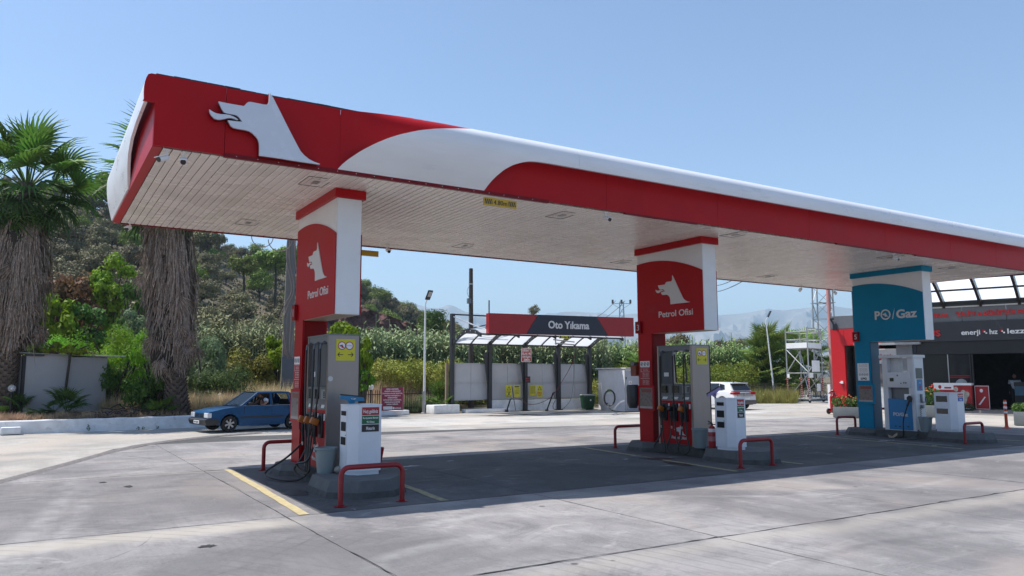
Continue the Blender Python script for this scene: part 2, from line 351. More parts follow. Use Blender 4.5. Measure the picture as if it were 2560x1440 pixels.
    if marks:                                                                                  # tyre arcs
        for (x, y, sc, sd) in ((-5.5, -7.5, 5.2, .5), (7.2, -9.5, 4.1, .57), (2.2, 12, 3.3, .6)):
            mp = N(t, "ShaderNodeMapping"); mp.inputs["Location"].default_value = (-x, -y, 0); L.new(P, mp.inputs[0])
            w = N(t, "ShaderNodeTexWave", wave_type='RINGS', rings_direction='Z'); w.inputs["Scale"].default_value = sc*.3; w.inputs["Distortion"].default_value = 2.2; w.inputs["Detail"].default_value = 3; w.inputs["Detail Scale"].default_value = .35
            L.new(mp.outputs[0], w.inputs["Vector"])
            g = lin(t, L, w.outputs["Fac"], .86, .98); h = lin(t, L, noise(.45, 3, ((1, 1, 1), x)), sd, sd+.1)
            mu = N(t, "ShaderNodeMath", operation='MULTIPLY'); L.new(g, mu.inputs[0]); L.new(h, mu.inputs[1]); col = mix(mu.outputs[0], col, c_dk, .28*marks)
        v = N(t, "ShaderNodeTexVoronoi"); v.inputs["Scale"].default_value = 1.7; L.new(P, v.inputs["Vector"])         # droppings and small spots
        col = mix(lin(t, L, v.outputs["Distance"], .035, .02), col, (.55, .54, .52), .6)
        v = N(t, "ShaderNodeTexVoronoi"); v.inputs["Scale"].default_value = .9; L.new(P, v.inputs["Vector"])
        col = mix(lin(t, L, v.outputs["Distance"], .045, .03), col, (.05, .047, .045), .8)
    L.new(col, b.inputs["Base Color"]); b.inputs["Roughness"].default_value = .82; b.inputs["Specular IOR Level"].default_value = .3
    bp = N(t, "ShaderNodeBump"); bp.inputs["Strength"].default_value = .35; bp.inputs["Distance"].default_value = .004
    L.new(noise(70, 5), bp.inputs["Height"]); L.new(bp.outputs[0], b.inputs["Normal"]); return m
lanem = ground_mat("shaded_lane_concrete", (.105, .104, .106), (.165, .162, .162), (.055, .054, .056))  # fuelling lane grime, darkened further: canopy shade put into the colour
slabm = ground_mat("slab_concrete", (.25, .238, .24), (.41, .388, .38), (.135, .128, .132), rnd=.05)
yardm = ground_mat("yard_concrete", (.44, .41, .37), (.56, .525, .48), (.30, .28, .255), marks=.6)
bandm = ground_mat("apron_concrete", (.52, .49, .45), (.66, .63, .59), (.33, .31, .29), marks=.3)
pavem = ground_mat("paved_ramp", (.28, .26, .25), (.36, .34, .32), (.17, .16, .155), marks=0)

yard = link("yard", MB().add([(-60, -60, -.02), (75, -60, -.02), (75, 17.9, -.02), (31, 19.3, -.02), (25.3, 23.2, -.02), (12, 22.0, -.02), (9, 19.5, -.02), (3.65, 17.9, -.02), (-3, 17.5, -.02), (-60, 12, -.02)],
     [(0, 1, 2, 3, 4, 5, 6, 7, 8, 9)]).mesh("yard", yardm), kind='structure')
link("yard_extension", MB().add([(30.5, 17.85, -.023), (75, 17.85, -.023), (75, 30, -.023), (52, 27, -.023), (40, 24.6, -.023), (28, 22.2, -.023)], [(0, 1, 2, 3, 4, 5)]).mesh("yard_extension", yardm), kind='structure')
# forecourt: cast slabs with open joints over a dark filler
fc = link("forecourt", MB().add([(-9.6, -16.3, -.014), (27.6, -16.3, -.014), (27.6, 9.0, -.014), (20, 10.6, -.014), (3.2, 13.0, -.014), (.6, 10.3, -.014), (-1.7, 4.2, -.014), (-9.6, -6, -.014)],
     [(0, 1, 2, 3, 4, 5, 6, 7)]).mesh("forecourt", concd), kind='structure')
GX = [-9.52, -5.82, -2.1, 1.62, 5.3, 9.05, 12.8, 16.5, 20.2, 23.9, 27.6]
GY = [-16.3, -12.55, -8.8, -5.06, -1.3, 4.25, 9.0, 13.2]
def left_lim(y): return np.interp(y, [-16, -6, 4.2, 10.3, 13.0], [-9.6, -9.6, -1.62, 1.02, 3.3])
for j in range(len(GY)-1):
    for i in range(len(GX)-1):
        x0, x1, y0, y1 = GX[i]+.007, GX[i+1]-.007, GY[j]+.007, GY[j+1]-.007
        if j == 6: y1 = min(y1, 10.9)
        if j == 6 and x0 > 19: y1 = 10.2
        L0, L1 = left_lim(y0), left_lim(y1)
        if x1 < min(L0, L1)+.3: continue
        P_ = [(max(x0, L0), y0), (x1, y0), (x1, y1), (max(x0, L1), y1)]
        if P_[3][0] >= x1: P_ = [(max(x0, L0), y0), (x1, y0), (x1, y1)]
        if P_[0][0] >= x1: P_ = [(x1, y0), (x1, y1), (max(x0, L1), y1)]
        if j == 4 and i == 3:  # slab split so the painted shade starts near the shadow's left edge
            b_ = MB(); b_.prism([(x0, y0), (2.06, y0), (2.16, y1), (x0, y1)], -.012, 0); b_.build("slab", slabm, fc); P_ = [(2.062, y0), (x1, y0), (x1, y1), (2.162, y1)]
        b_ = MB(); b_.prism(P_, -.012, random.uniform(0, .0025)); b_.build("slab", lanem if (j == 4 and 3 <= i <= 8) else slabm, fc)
# pale apron in front of the car wash and the drain strip across the entrance
link("apron", MB().add([(4, 13.6, -.016), (31.2, 14.3, -.016), (31.0, 16.2, -.016), (9.4, 18.8, -.016), (6.4, 18.2, -.016)], [(0, 1, 2, 3, 4)]).mesh("apron", bandm), kind='structure')
q = MB(); path = [(-3.6, .6), (-1.75, 4.1), (-.55, 6.9), (.35, 9.1), (1.15, 10.8), (2.1, 12.0), (3.4, 13.15), (5.0, 13.9)]
vs = []; fs = []
for i, (x, y) in enumerate(path):
    a = Vector(path[max(i-1, 0)]); c = Vector(path[min(i+1, len(path)-1)]); n_ = (c-a).normalized().orthogonal()
    for k, (o_, z_) in enumerate(((-.17, -.008), (-.1, .012), (0, .02), (.1, .012), (.17, -.008))): vs.append((x+n_.x*o_, y+n_.y*o_, z_))
for i in range(len(path)-1):
    for k in range(4): fs.append((i*5+k, i*5+k+1, (i+1)*5+k+1, (i+1)*5+k))
q.add(vs, fs); q.build("drain_strip", mat("drain_concrete", (.20, .18, .175), .85, var=.4, scale=14, bump=.8, bscale=25, dirt=((.1, .09, .085), .5, 9)), kind='structure', smooth=True)
def ribbon(name, path, w, z, m, **k):
    b_ = MB(); vs = []; n = len(path)
    for i, p in enumerate(path):
        a = Vector(path[max(i-1, 0)]); c = Vector(path[min(i+1, n-1)]); d = (c-a).normalized(); vs += [(p[0]-d.y*w/2, p[1]+d.x*w/2, z), (p[0]+d.y*w/2, p[1]-d.x*w/2, z)]
    b_.add(vs, [(2*i+1, 2*i+3, 2*i+2, 2*i) for i in range(n-1)]); return b_.build(name, m, kind='structure', **k)
def dashpath(a, b, n=16, j=.012):
    return [(a[0]+(b[0]-a[0])*i/n+random.uniform(-j, j), a[1]+(b[1]-a[1])*i/n) for i in range(n+1)]
yel2 = mat("yellow_paint_worn", (.42, .36, .20), .8, var=.3, scale=9, dirt=((.15, .145, .14), .48, 10))
for a, b_, m_ in (((2.05, 4.25), (1.86, -1.27), yel), ((4.1, 1.56), (3.86, -1.24), yel2), ((4.2, 4.2), (4.1, 1.6), yel2),
                  ((10.5, 4.48), (9.98, -1.12), yel2), ((12.3, 4.3), (12.0, -1.0), yel2), ((18.6, 4.5), (17.95, -1.0), yel2), ((22.0, 4.3), (21.6, -.9), yel2)):
    ribbon("painted_line", dashpath(a, b_), .13, .0065, m_)
crk = mat("joint_crack", (.035, .032, .03), .95)
def crack(a, b_, w, j, seed=0):
    g = random.Random(seed); n = int(math.dist(a, b_)/.16); q = MB(); vs = []
    dx, dy = (b_[0]-a[0])/math.dist(a, b_), (b_[1]-a[1])/math.dist(a, b_); off = 0
    for i in range(n+1):
        off = off*.8+g.gauss(0, j); w_ = max(.002, w*g.uniform(.1, 1.6)); x, y = a[0]+(b_[0]-a[0])*i/n-dy*off, a[1]+(b_[1]-a[1])*i/n+dx*off
        vs += [(x-dy*w_/2, y+dx*w_/2, .0055), (x+dy*w_/2, y-dx*w_/2, .0055)]
    q.add(vs, [(2*i+1, 2*i+3, 2*i+2, 2*i) for i in range(n)]); q.build("crack", crk, kind='structure')
for k_, (a, b_, w_, j_) in enumerate((((-9, -5.06), (23, -5.06), .015, .012), ((-9, -1.30), (1.9, -1.30), .012, .008), ((1.9, -1.30), (23, -1.30), .012, .008), ((1.62, -9), (1.62, 4.2), .008, .006), ((5.3, -9), (5.3, -1.3), .008, .006), ((12.8, -9), (12.8, -1.3), .01, .01),
    ((-1.5, 4.25), (2.1, 4.25), .018, .008), ((2.1, 4.25), (.4, 8.9), .009, .02))): crack(a, b_, w_, j_, k_)
def patch(name, x, y, rx, ry, m, z=.0075, n=22, j=.35):
    pts = []
    for k in range(n):
        t = 2*math.pi*k/n; s_ = 1+random.uniform(-j, j); pts.append((x+rx*s_*math.cos(t), y+ry*s_*math.sin(t), z))
    b_ = MB(); b_.add(pts+[(x, y, z)], [(k, (k+1) % n, n) for k in range(n)]); return b_.build(name, m, kind='structure')
oil = mat("oil_stain", (.045, .04, .038), .5, var=.4, scale=12)
for (x, y, rx, ry) in ((2.28, .65, .16, .3), (2.3, 1.9, .12, .25), (9.9, .3, .14, .38), (10.3, 1.3, .3, .22), (10.15, 1.8, .12, .3), (.22, 2.75, .06, .1), (.45, -2.55, .08, .07), (-.1, 3.5, .05, .07)): patch("oil_stain", x, y, rx, ry, oil)
spill = mat("chalky_spill", (.5, .5, .5), .8, var=.2, scale=10)
for (x, y, rx, ry) in ((4.9, 3.1, .16, .1), (5.2, 2.85, .2, .1), (4.85, 2.4, .07, .05), (6.3, 3.3, .08, .05), (4.15, 1.6, .12, .1), (13.4, .9, .12, .05), (9.6, 1.6, .08, .05), (18.6, 1.4, .3, .07), (18.3, -.1, .12, .05)): patch("spill", x, y, rx, ry, spill, j=.6)
wet = mat("wet_concrete", (.16, .155, .15), .25, var=.3, scale=6)
for (x, y, rx, ry) in ((17.5, 19.2, 1.4, .4), (21.5, 19.6, 1.6, .35), (24.5, 18.6, 1.2, .25), (19.4, 18.2, 1.1, .2)): patch("wet_patch", x, y, rx, ry, wet, z=-.005, j=.5)
ribbon("yellow_white_kerb_marks", [(18.95, 2.9), (18.75, .9), (18.6, -.4)], .12, .009, mat("flaked_cement", (.36, .34, .31), .9, var=.3, scale=14, dirt=((.08, .08, .08), .46, 7)))

# ================================================================ canopy
H, CW, CL = 4.9, 6.235, 24.6
PZ = [4.93, 5.02, 5.12, 5.22, 5.32, 5.42, 5.52, 5.62, 5.70, 5.77, 5.83, 5.88, 5.925, 5.955, 5.97, 5.98]
PO = [0, .065, .135, .20, .255, .295, .322, .337, .336, .318, .282, .228, .155, .07, -.03, -.18]
canopy = thing("station_canopy", "long red and white filling station canopy with a wolf head emblem, over the pumps", "canopy")
def shell(name, m, xs, lo, hi, s_of, proud, fr, thick=.0, par=None):
    """curved fascia: xs run along the wall, the profile bulges outward. fr maps (along, outward, z) to the world"""
    n = 22; b_ = MB(); vs = []; fs = []
    zi = np.linspace(0, len(PZ)-1, 200); zz = np.interp(zi, range(len(PZ)), PZ); oo = np.interp(zi, range(len(PZ)), PO)
    for x in xs:
        a, c = lo(x), hi(x); s_ = s_of(x)
        for k in range(n+1):
            t = a+(c-a)*k/n; z = np.interp(t, zi, zz); o_ = np.interp(t, zi, oo)
            vs.append((x, s_*o_+proud, z))
    nv = len(vs)
    for i in range(len(xs)-1):
        for k in range(n): fs.append((i*(n+1)+k, (i+1)*(n+1)+k, (i+1)*(n+1)+k+1, i*(n+1)+k+1))
    b_.add([fr(*v) for v in vs], fs)
    if thick:
        b_.add([fr(v[0], v[1]-thick, v[2]) for v in vs], [f[::-1] for f in fs])
        N1 = n+1; M_ = len(xs)
        rim = [i*N1 for i in range(M_)]+[(M_-1)*N1+k for k in range(1, N1)]+[i*N1+n for i in range(M_-2, -1, -1)]+[k for k in range(n-1, 0, -1)]
        base = 0
        for i in range(len(rim)):
            p_, q_ = rim[i], rim[(i+1) % len(rim)]; b_.f.append((p_+nv, q_+nv, q_, p_)); b_.m.append(0)
    return b_.build(name, m, par or canopy, smooth=True)
ZI = lambda z: float(np.interp(z, PZ, range(len(PZ))))
TOP = float(len(PZ)-1)
frF = lambda x, o, z: (x, -o, z)
frB = lambda x, o, z: (x, CW+o, z)
frL = lambda y, o, z: (-o, y, z)
frR = lambda y, o, z: (CL+o, y, z)
# white boundary curves on the front: left edge sweeps up and to the right, right edge sweeps down into the red band
XL = [2.6, 2.66, 2.75, 2.9, 3.1, 3.3, 3.5, 3.8, 4.1, 4.4, 4.75, 5.1]; ZL = [4.93, 5.01, 5.10, 5.22, 5.35, 5.46, 5.55, 5.66, 5.745, 5.81, 5.89, 5.98]
XR = [5.2, 5.25, 5.32, 5.46, 5.62, 5.8, 5.95, 6.12, 6.4]; ZR = [4.93, 5.03, 5.14, 5.28, 5.38, 5.45, 5.485, 5.50, 5.505]
hiW = lambda x: ZI(np.interp(x, XL, ZL)); 
def loW(x): return ZI(4.93) if x <= 5.2 else ZI(np.interp(x, XR, ZR))
xs = sorted(set(list(np.linspace(2.601, 5.2, 40))+list(np.linspace(5.2, 6.4, 26))+list(np.linspace(6.4, CL+.0, 30))))
SEG = [2.601, 7.0, 11.3, 15.6, 19.9, CL]
for a, c in zip(SEG[:-1], SEG[1:]):
    xx = [x for x in xs if a < x < c]; xx = [a+.002]+xx+[c-.002]
    shell("white_shell_panel", shellw, xx, loW, hiW, lambda x: 1., .012, frF, .05)
sred = lambda x: float(np.interp(x, [2.62, 2.9, 4.3], [0, .12, 1.]))
shell("red_curved_panel", red, list(np.linspace(2.63, 5.1, 30)), lambda x: 0., lambda x: ZI(np.interp(x, [2.63, 4.2], [5.893, 5.975])), sred, 0., frF)
bx("panel_backing", canopy, (.05, .042, 4.93), (6.6, .058, 5.82), red)
# flat red panels: left of the emblem and along the band on the right
def panel(x0, x1, z0, z1, y0=-.0, th=.04, name="red_panel", m=red): return bx(name, canopy, (x0+.003, y0, z0), (x1-.003, y0+th, z1), m)
pr_c = [(-.39*PO[i]-.012, PZ[i]) for i in range(6, 12)]
q = MB(); q.prism([(.003, 4.9), (.928, 4.9), (.928, 5.9), (.003, 5.9), (-.06, 5.9)]+pr_c[::-1]+[(-.15, 5.5), (.003, 5.5)], 0, .04, mx=Matrix(((1, 0, 0, 0), (0, 0, -1, .04), (0, 1, 0, 0), (0, 0, 0, 1)))); q.build("red_panel", red, canopy)
panel(.932, 2.63, 4.9, 5.893)
for a, c in zip([5.1, 7.9, 10.9, 13.9, 16.9, 19.9, 22.3], [7.9, 10.9, 13.9, 16.9, 19.9, 22.3, CL]): panel(a, c, 4.905, 5.6)
# jagged dark capping on the flat part, bottom trim with screws
b_ = MB(); x = 0.
while x < 4.5:
    b_.box((x, .002, 5.90), (x+.22, .05, 5.905+random.uniform(.004, .018))); x += .225
b_.build("top_capping", mat("capping_dark", (.03, .02, .03), .5), canopy)
trimr = mat("trim_red", (.2, .004, .008), .4, var=.1, spec=.2)
bx("bottom_trim", canopy, (.93, -.012, 4.872), (6.55, .05, 4.93), trimr)
bx("bottom_trim", canopy, (8.35, -.008, 4.876), (10.3, .05, 4.904), trimr)
bx("bottom_trim", canopy, (14.9, -.008, 4.876), (17.6, .05, 4.904), trimr)
bx("bottom_trim", canopy, (18.2, -.008, 4.876), (CL, .05, 4.904), trimr)
b_ = MB(); 
for i in range(18): b_.cyl((1.1+i*.3, -.015, 4.9), (1.1+i*.3, -.011, 4.9), .006, n=6)
b_.build("screws", signw, canopy)
# left end: red wall, white shell starting behind the corner, red top cap
bx("red_end_wall", canopy, (.0, .045, 4.9), (.04, CW-.045, 5.9), red)
Ly = [0, 1.0, 1.7, 2.2, 2.5, 2.75, 2.92, 3.04, 6.2]; Lz = [5.5, 5.49, 5.44, 5.33, 5.21, 5.09, 5.0, 4.93, 4.93]
shell("white_end_panel", shellw, list(np.linspace(.06, 3.04, 34))+list(np.linspace(3.2, CW-.03, 12)), lambda y: ZI(np.interp(y, Ly, Lz)), lambda y: ZI(5.9), lambda y: .36, .02, frL, .045)
shell("red_inner_lining", red, list(np.linspace(.06, 3.0, 24)), lambda y: ZI(np.interp(y, Ly, Lz)+.012), lambda y: ZI(5.9), lambda y: .34, -.028, frL)
shell("white_back_panel", shellw, list(np.linspace(.1, CL-.1, 30)), lambda x: ZI(5.5), lambda x: TOP, lambda x: 1., .0, frB, .05)
bx("red_back_band", canopy, (.045, CW-.04, 4.9), (CL-.045, CW, 5.6), red)
shell("white_right_end_panel", shellw, list(np.linspace(.1, CW-.1, 12)), lambda x: ZI(5.5), lambda x: TOP, lambda x: .55, .0, frR, .05)
bx("red_right_end_band", canopy, (CL-.04, .045, 4.9), (CL, CW-.045, 5.6), red)
bx("roof_deck", canopy, (.05, .06, 5.60), (CL-.05, CW-.06, 5.70), mat("roof_sheet", (.35, .35, .36), .5))
bx("corner_strip", canopy, (.0, .045, 4.893), (.13, CW-.045, 4.90), red)
bx("rear_lip", canopy, (.14, CW-.12, 4.868), (CL-.05, CW-.05, 4.899), trimr)
# soffit planks
PW = .1248; base = MB()
def plank(w, y0, y1):
    b_ = MB(); a = w/2-.006; pr = [(-a, .018), (-a, .005), (-a+.007, 0), (a-.007, 0), (a, .005), (a, .018)]
    for (ya, yb) in ((y0, 3.05), (3.056, y1)):
        n = len(pr); vs = [(p[0], ya, p[1]) for p in pr]+[(p[0], yb, p[1]) for p in pr]
        b_.add(vs, [(i, i+n, i+1+n, i+1) for i in range(n-1)]+[(0, n, 2*n-1, n-1)])
    return b_.mesh("soffit_plank", soffm)
pm = plank(PW, .055, CW-.125)
npk = int((CL-.19)/PW)
for i in range(npk):
    o = link("soffit_plank", pm, canopy); o.location = (.14+PW*(i+.5), 0, 4.888+random.uniform(-.0012, .0012))
bx("soffit_backing", canopy, (.05, .055, 4.93), (CL-.05, CW-.055, 4.96), dgrey)
# emblem
LOGO = ([(0.511,0.608),(0.511,0.561),(0.511,0.523),(0.504,0.501),(0.488,0.484),(0.466,0.481),(0.403,0.482),(0.349,0.483),(0.328,0.478),(0.313,0.464),(0.3,0.445),(0.29,0.433),(0.229,0.432),(0.151,0.432),(0.073,0.434),(0.09,0.399),(0.107,0.366),(0.123,0.346),(0.144,0.339),(0.18,0.338),(0.217,0.339),(0.238,0.334),(0.255,0.32),(0.268,0.303),(0.283,0.286),(0.235,0.281),(0.193,0.279),(0.159,0.278),(0.171,0.257),(0.187,0.232),(0.209,0.219),(0.248,0.216),(0.311,0.216),(0.344,0.212),(0.376,0.197),(0.404,0.174),(0.424,0.149),(0.436,0.116),(0.439,0.083),(0.441,0.001),(0.623,0.003),(0.791,0.0),(0.996,0.0),(1.0,0.006),(0.946,0.017),(0.893,0.036),(0.846,0.067),(0.811,0.102),(0.781,0.15),(0.697,0.293),(0.608,0.451),(0.549,0.556)], [(0.0,0.348),(0.026,0.334),(0.057,0.323),(0.098,0.322),(0.139,0.329),(0.176,0.328),(0.207,0.32),(0.234,0.308),(0.247,0.299),(0.235,0.294),(0.213,0.301),(0.187,0.304),(0.156,0.298),(0.126,0.284),(0.095,0.273),(0.07,0.27),(0.044,0.276),(0.02,0.297),(0.005,0.322)])
def emblem(par, fr, w, m, d0, d1, name="emblem"):
    for nm, pts in ((name, LOGO[0]), (name+"_tongue", LOGO[1])):
        b_ = MB(); b_.prism([(p[0]*w, p[1]*w) for p in pts], d0, d1, mx=fr); b_.build(nm, m, par)
wl = 1.603
mxl = frame(*FRONT, (.683, -.04, 4.93)); mxl2 = frame(*FRONT, (.683-.0, -.04, 4.93))
emblem(canopy, mxl2, wl, mat("emblem_white", (.60, .63, .70), .25, var=.04), .055, .09)
b_ = MB()
for pts in LOGO: b_.prism([((p[0]-.5)*.985*wl+.5*wl, (p[1]-.3)*.98*wl+.3*wl) for p in pts], -.035, .054, mx=mxl)
b_.build("emblem_backing", trimr, canopy)
b_ = MB(); b_.prism([(p[0]*wl, p[1]*wl) for p in [(.12, .33), (.2, .345), (.26, .325), (.295, .278), (.15, .27), (.2, .3)]], -.03, .035, mx=mxl); b_.build("emblem_mouth", signk, canopy)
# hatches with lamps set into the soffit
def hatch(x, y):
    q = MB(); 
    for (a, c, d, e) in ((-.2, -.3, -.194, .3), (.194, -.1, .2, .3), (-.2, .294, .2, .3), (-.2, -.3, .1, -.294)): q.box((a, c, -.007), (d, e, -.001), dark)
    r = thing("ceiling_light", "", "ceiling light", (x, y, 4.888), 0, "recessed lights in the canopy ceiling")
    q.build("gap_frame", dark, r); bx("lamp_panel", r, (-.12, -.18, -.008), (.12, .18, -.002), soffm); 
    bx("lens", r, (-.05, -.09, -.018), (.05, .09, -.012), mat("lamp_lens", (.28, .28, .29), .3)); return r
for i, (x, y, lb) in enumerate(((2.5, .76, "recessed light hatch in the canopy ceiling, nearest the emblem corner"), (2.35, 4.7, "recessed light hatch near the back edge left of the first column"),
        (7.4, .76, "recessed light hatch in the ceiling just behind the 4.80m sign"), (7.45, 4.86, "recessed light hatch near the back edge between first and second column"),
        (11.9, .42, "recessed light hatch in the ceiling just right of the second column head"), (12.4, 4.9, "recessed light hatch by the back edge left of the second column"),
        (17.9, .5, "recessed light hatch in the ceiling in front of the blue column head"), (18.3, 4.85, "recessed light hatch by the back edge left of the blue column"), (21.3, .75, "recessed light hatch right of the blue column head"))):
    hatch(x, y)['label'] = lb
def camera(x, y, az, label, z=4.87):
    r = thing("security_camera", label, "camera", (x, y, z), az, "security cameras under the canopy")
    part("mount", r, signw, lambda b: (b.cyl((0, 0, 0), (0, 0, .02), .045, n=12), b.cyl((0, 0, -.07), (0, 0, 0), .014, n=8), b.box((-.02, -.03, -.09), (.02, .03, -.065))))
    mx = Matrix.Translation((0, -.06, -.12)) @ Matrix.Rotation(R(25), 4, 'X')
    part("body", r, signw, lambda b: (b.cyl((0, .07, 0), (0, -.07, 0), .042, n=14, mx=mx), b.box((-.045, -.1, .035), (.045, .06, .046), mx=mx)), smooth=True)
    part("lens", r, signk, lambda b: b.cyl((0, -.069, 0), (0, -.078, 0), .038, n=14, mx=mx)); return r
camera(.2, .12, R(-60), "white bullet camera at the very corner of the canopy, nearest the emblem")
camera(.42, .14, R(-10), "white bullet camera pointing down, second from the canopy corner")
camera(.3, 5.95, R(-30), "white camera hanging at the far left corner of the canopy")
camera(5.85, 5.8, R(0), "dome camera on the back edge right of the first column")
camera(7.95, .1, R(0), "small camera under the front edge between the first two columns")
camera(17.45, .15, R(0), "white camera under the front edge left of the blue column")
camera(21.4, 6.0, R(150), "dark camera under the rear edge near the lattice mast")
camera(23.3, 6.05, R(100), "camera at the far right rear corner of the canopy")
def clearance(x, y, w, h, label, face=FRONT, z=4.74, sx=1):
    r = thing("clearance_sign", label, "height sign", (x, y, z))
    bx("plate", r, (-w/2, -.01, -h/2), (w/2, .01, h/2), mat("sign_amber", (.66, .40, .02), .45, var=.08))
    fr = frame(*face, (0, -.0115*sx, 0)) if face is FRONT else frame((-1, 0, 0), (0, 0, 1), (0, .0115, 0))
    for s_ in (-1, 1):
        q = MB(); q.box((s_*w*.36-.075, -.042, 0), (s_*w*.36+.075, .042, .002), mx=fr); q.build("hazard_block", signk, r)
        for k in range(4):
            q = MB(); x0 = s_*w*.36-.075+.012+k*.037; q.prism([(x0-.008, -.042), (x0+.004, -.042), (x0+.03, .042), (x0+.018, .042)], .002, .0035, mx=fr); q.build("hazard_stripe", mat("sign_amber", (0, 0, 0)), r)
    text("4.80m", fr, .085, signk, r, w=.27); return r
clearance(5.5, -.05, .66, .14, "amber 4.80m height limit sign under the front edge of the canopy")
clearance(5.5, 6.3, .66, .14, "amber height sign on the rear canopy edge, seen from its back", "B")

# ================================================================ columns
def column(x, tx, no, label, C, C2, lab_l, gas=False):
    r = thing("canopy_column", label, "column", (x, 0, 0))
    Y0, Y1, BW = .986, 3.18, .452
    part("shaft", r, C, lambda b: (b.box((0, 2.70, .2), (BW, Y1, 2.78)),))
    part("shaft_front_sheet", r, C2, lambda b: b.box((.03, 2.688, .2), (BW-.03, 2.699, 2.76)))  # thin sheet in the darker colour over the shaft's front face
    bx("sign_box", r, (.012, Y0+.01, 2.78), (BW-.012, Y1-.01, 4.735), white)
    bx("end_panel", r, (.02, Y0-.004, 2.785), (BW-.02, Y0+.009, 4.73), white)
    bx("underside_panel", r, (.03, Y0+.03, 2.772), (BW-.03, 2.68, 2.779), mat("underside_tan", (.5, .38, .28), .5))
    bx("collar", r, (-.045, Y0-.045, 4.735), (BW+.045, Y1+.03, 4.885), C)
    arc = [(t, 4.13+(.37*t+ .62*t*(1-t))*1.0) for t in [i/16 for i in range(17)]]
    for sx, nm in ((0, "side_panel"), (1, "side_panel")):
        pts = [(Y0, 2.78), (Y1, 2.78)]+[(Y0+(Y1-Y0)*t, z) for t, z in arc[::-1]]
        mx = Matrix(((0, 0, 1, 0), (1, 0, 0, 0), (0, 1, 0, 0), (0, 0, 0, 1)))
        q = MB(); q.prism(pts, -.004 if not sx else BW-.011, .011 if not sx else BW+.004, mx=mx); q.build(nm, C, r)
    if not gas:
        fr = frame(*SIDE, (-.005, 2.50, 3.43)); emblem(r, fr, 1.12, lettr, 0, .012)
        text("Petrol Ofisi", frame(*SIDE, (-.005, 1.86, 3.22)), .150, lettr, r, w=1.12, bold=.012)
    else:
        fr = frame(*SIDE, (-.005, 1.86, 3.53))
        text("P", frame(*SIDE, (-.005, 2.39, 3.56)), .25, lettr, r, w=.17, bold=.03)
        text("Gaz", frame(*SIDE, (-.005, 1.49, 3.56)), .25, lettr, r, w=.62, bold=.03)
        def ring(b):
            n = 28; fr2 = frame(*SIDE, (-.005, 2.13, 3.56)); vs = []
            for rr in (.155, .118):
                for z in (0, .01): vs += [(rr*math.cos(2*math.pi*k/n), rr*math.sin(2*math.pi*k/n), z) for k in range(n)]
            fs = []
            for k in range(n):
                j = (k+1) % n; fs += [(n+k, n+j, 3*n+j, 3*n+k), (k, j, n+j, n+k), (2*n+k, 3*n+k, 3*n+j, 2*n+j)]
            b.add(vs, fs, mx=fr2)
        part("round_emblem", r, lettr, ring); emblem(r, frame(*SIDE, (-.005, 2.24, 3.50)), .2, lettr, 0, .01, "small_emblem")
        part("slash_mark", r, lettr, lambda b: b.prism([(-.03, -.15), (.0, -.13), (.06, .16), (.05, .13), (-.0, -.02)], 0, .01, mx=frame(*SIDE, (-.005, 1.90, 3.56))))
    # number plate sticking out to the left
    bx("number_plate", r, (-.06, 3.19, 2.80), (.10, 3.215, 3.09), red_dark); 
    bx("number_box", r, (-.065, 3.02, 2.80), (-.006, 3.19, 3.09), red_dark)
    text(no, frame(*SIDE, (-.067, 3.105, 2.945)), .15, lettr, r, bold=.0)
    # notices on the shaft
    if not gas:
        bx("notice", r, (-.012, 2.76, 1.50), (-.001, 3.12, 2.13), signr); bx("pictogram_strip", r, (-.015, 2.77, 1.98), (-.012, 3.11, 2.12), signw)
        for k in range(3):
            fr2 = frame(*SIDE, (-.016, 2.83+.11*k, 2.05)); q = MB(); n = 16
            q.add([(.045*math.cos(2*math.pi*i/n), .045*math.sin(2*math.pi*i/n), 0) for i in range(n)]+[(.034*math.cos(2*math.pi*i/n), .034*math.sin(2*math.pi*i/n), 0) for i in range(n)], [(i, (i+1) % n, n+(i+1) % n, n+i) for i in range(n)], mx=fr2)
            q.box((-.035, -.005, 0), (.035, .005, .001), mx=fr2 @ Matrix.Rotation(R(45), 4, 'Z')); q.box((-.012, -.022, 0), (.014, .02, .0008), mx=fr2); q.build("pictogram", signk, r)
        for (za, zb) in ((1.86, 1.865), (1.70, 1.705), (1.965, 1.97), (1.52, 1.525)): bx("notice_rule", r, (-.0135, 2.78, za), (-.012, 3.10, zb), signw)
        for k, z in enumerate((1.93, 1.90, 1.83, 1.80, 1.77, 1.74, 1.66, 1.63, 1.60, 1.57)): text("müşteri hizmetleri" if k % 2 else "lütfen dikkat", frame(*SIDE, (-.0125, 2.92, z)), .014, signw, r, w=.22 if k > 1 else .18, ex=.001)
        text("(", frame(*SIDE, (-.0125, 3.08, 1.915)), .07, signw, r, w=.02, ex=.001)
    else:
        bx("notice", r, (-.012, 2.76, 1.62), (-.001, 3.13, 2.14), signw)
        for k in range(4):
            fr2 = frame(*SIDE, (-.013, 2.82+.08*k, 1.80)); q = MB(); n = 14
            q.add([(.034*math.cos(2*math.pi*i/n), .034*math.sin(2*math.pi*i/n), 0) for i in range(n)]+[(.026*math.cos(2*math.pi*i/n), .026*math.sin(2*math.pi*i/n), 0) for i in range(n)], [(i, (i+1) % n, n+(i+1) % n, n+i) for i in range(n)], mx=fr2)
            q.box((-.028, -.004, 0), (.028, .004, .001), mx=fr2 @ Matrix.Rotation(R(45), 4, 'Z')); q.build("pictogram", signk, r)
        text("LPG", frame(*SIDE, (-.0125, 2.94, 1.68)), .06, signk, r, w=.19, bold=.04)
        for z in (2.10, 2.07, 2.04, 1.98, 1.95, 1.92, 1.88): text("dikkat emniyet kuralları", frame(*SIDE, (-.0125, 2.94, z)), .012, signk, r, w=.26, ex=.001)
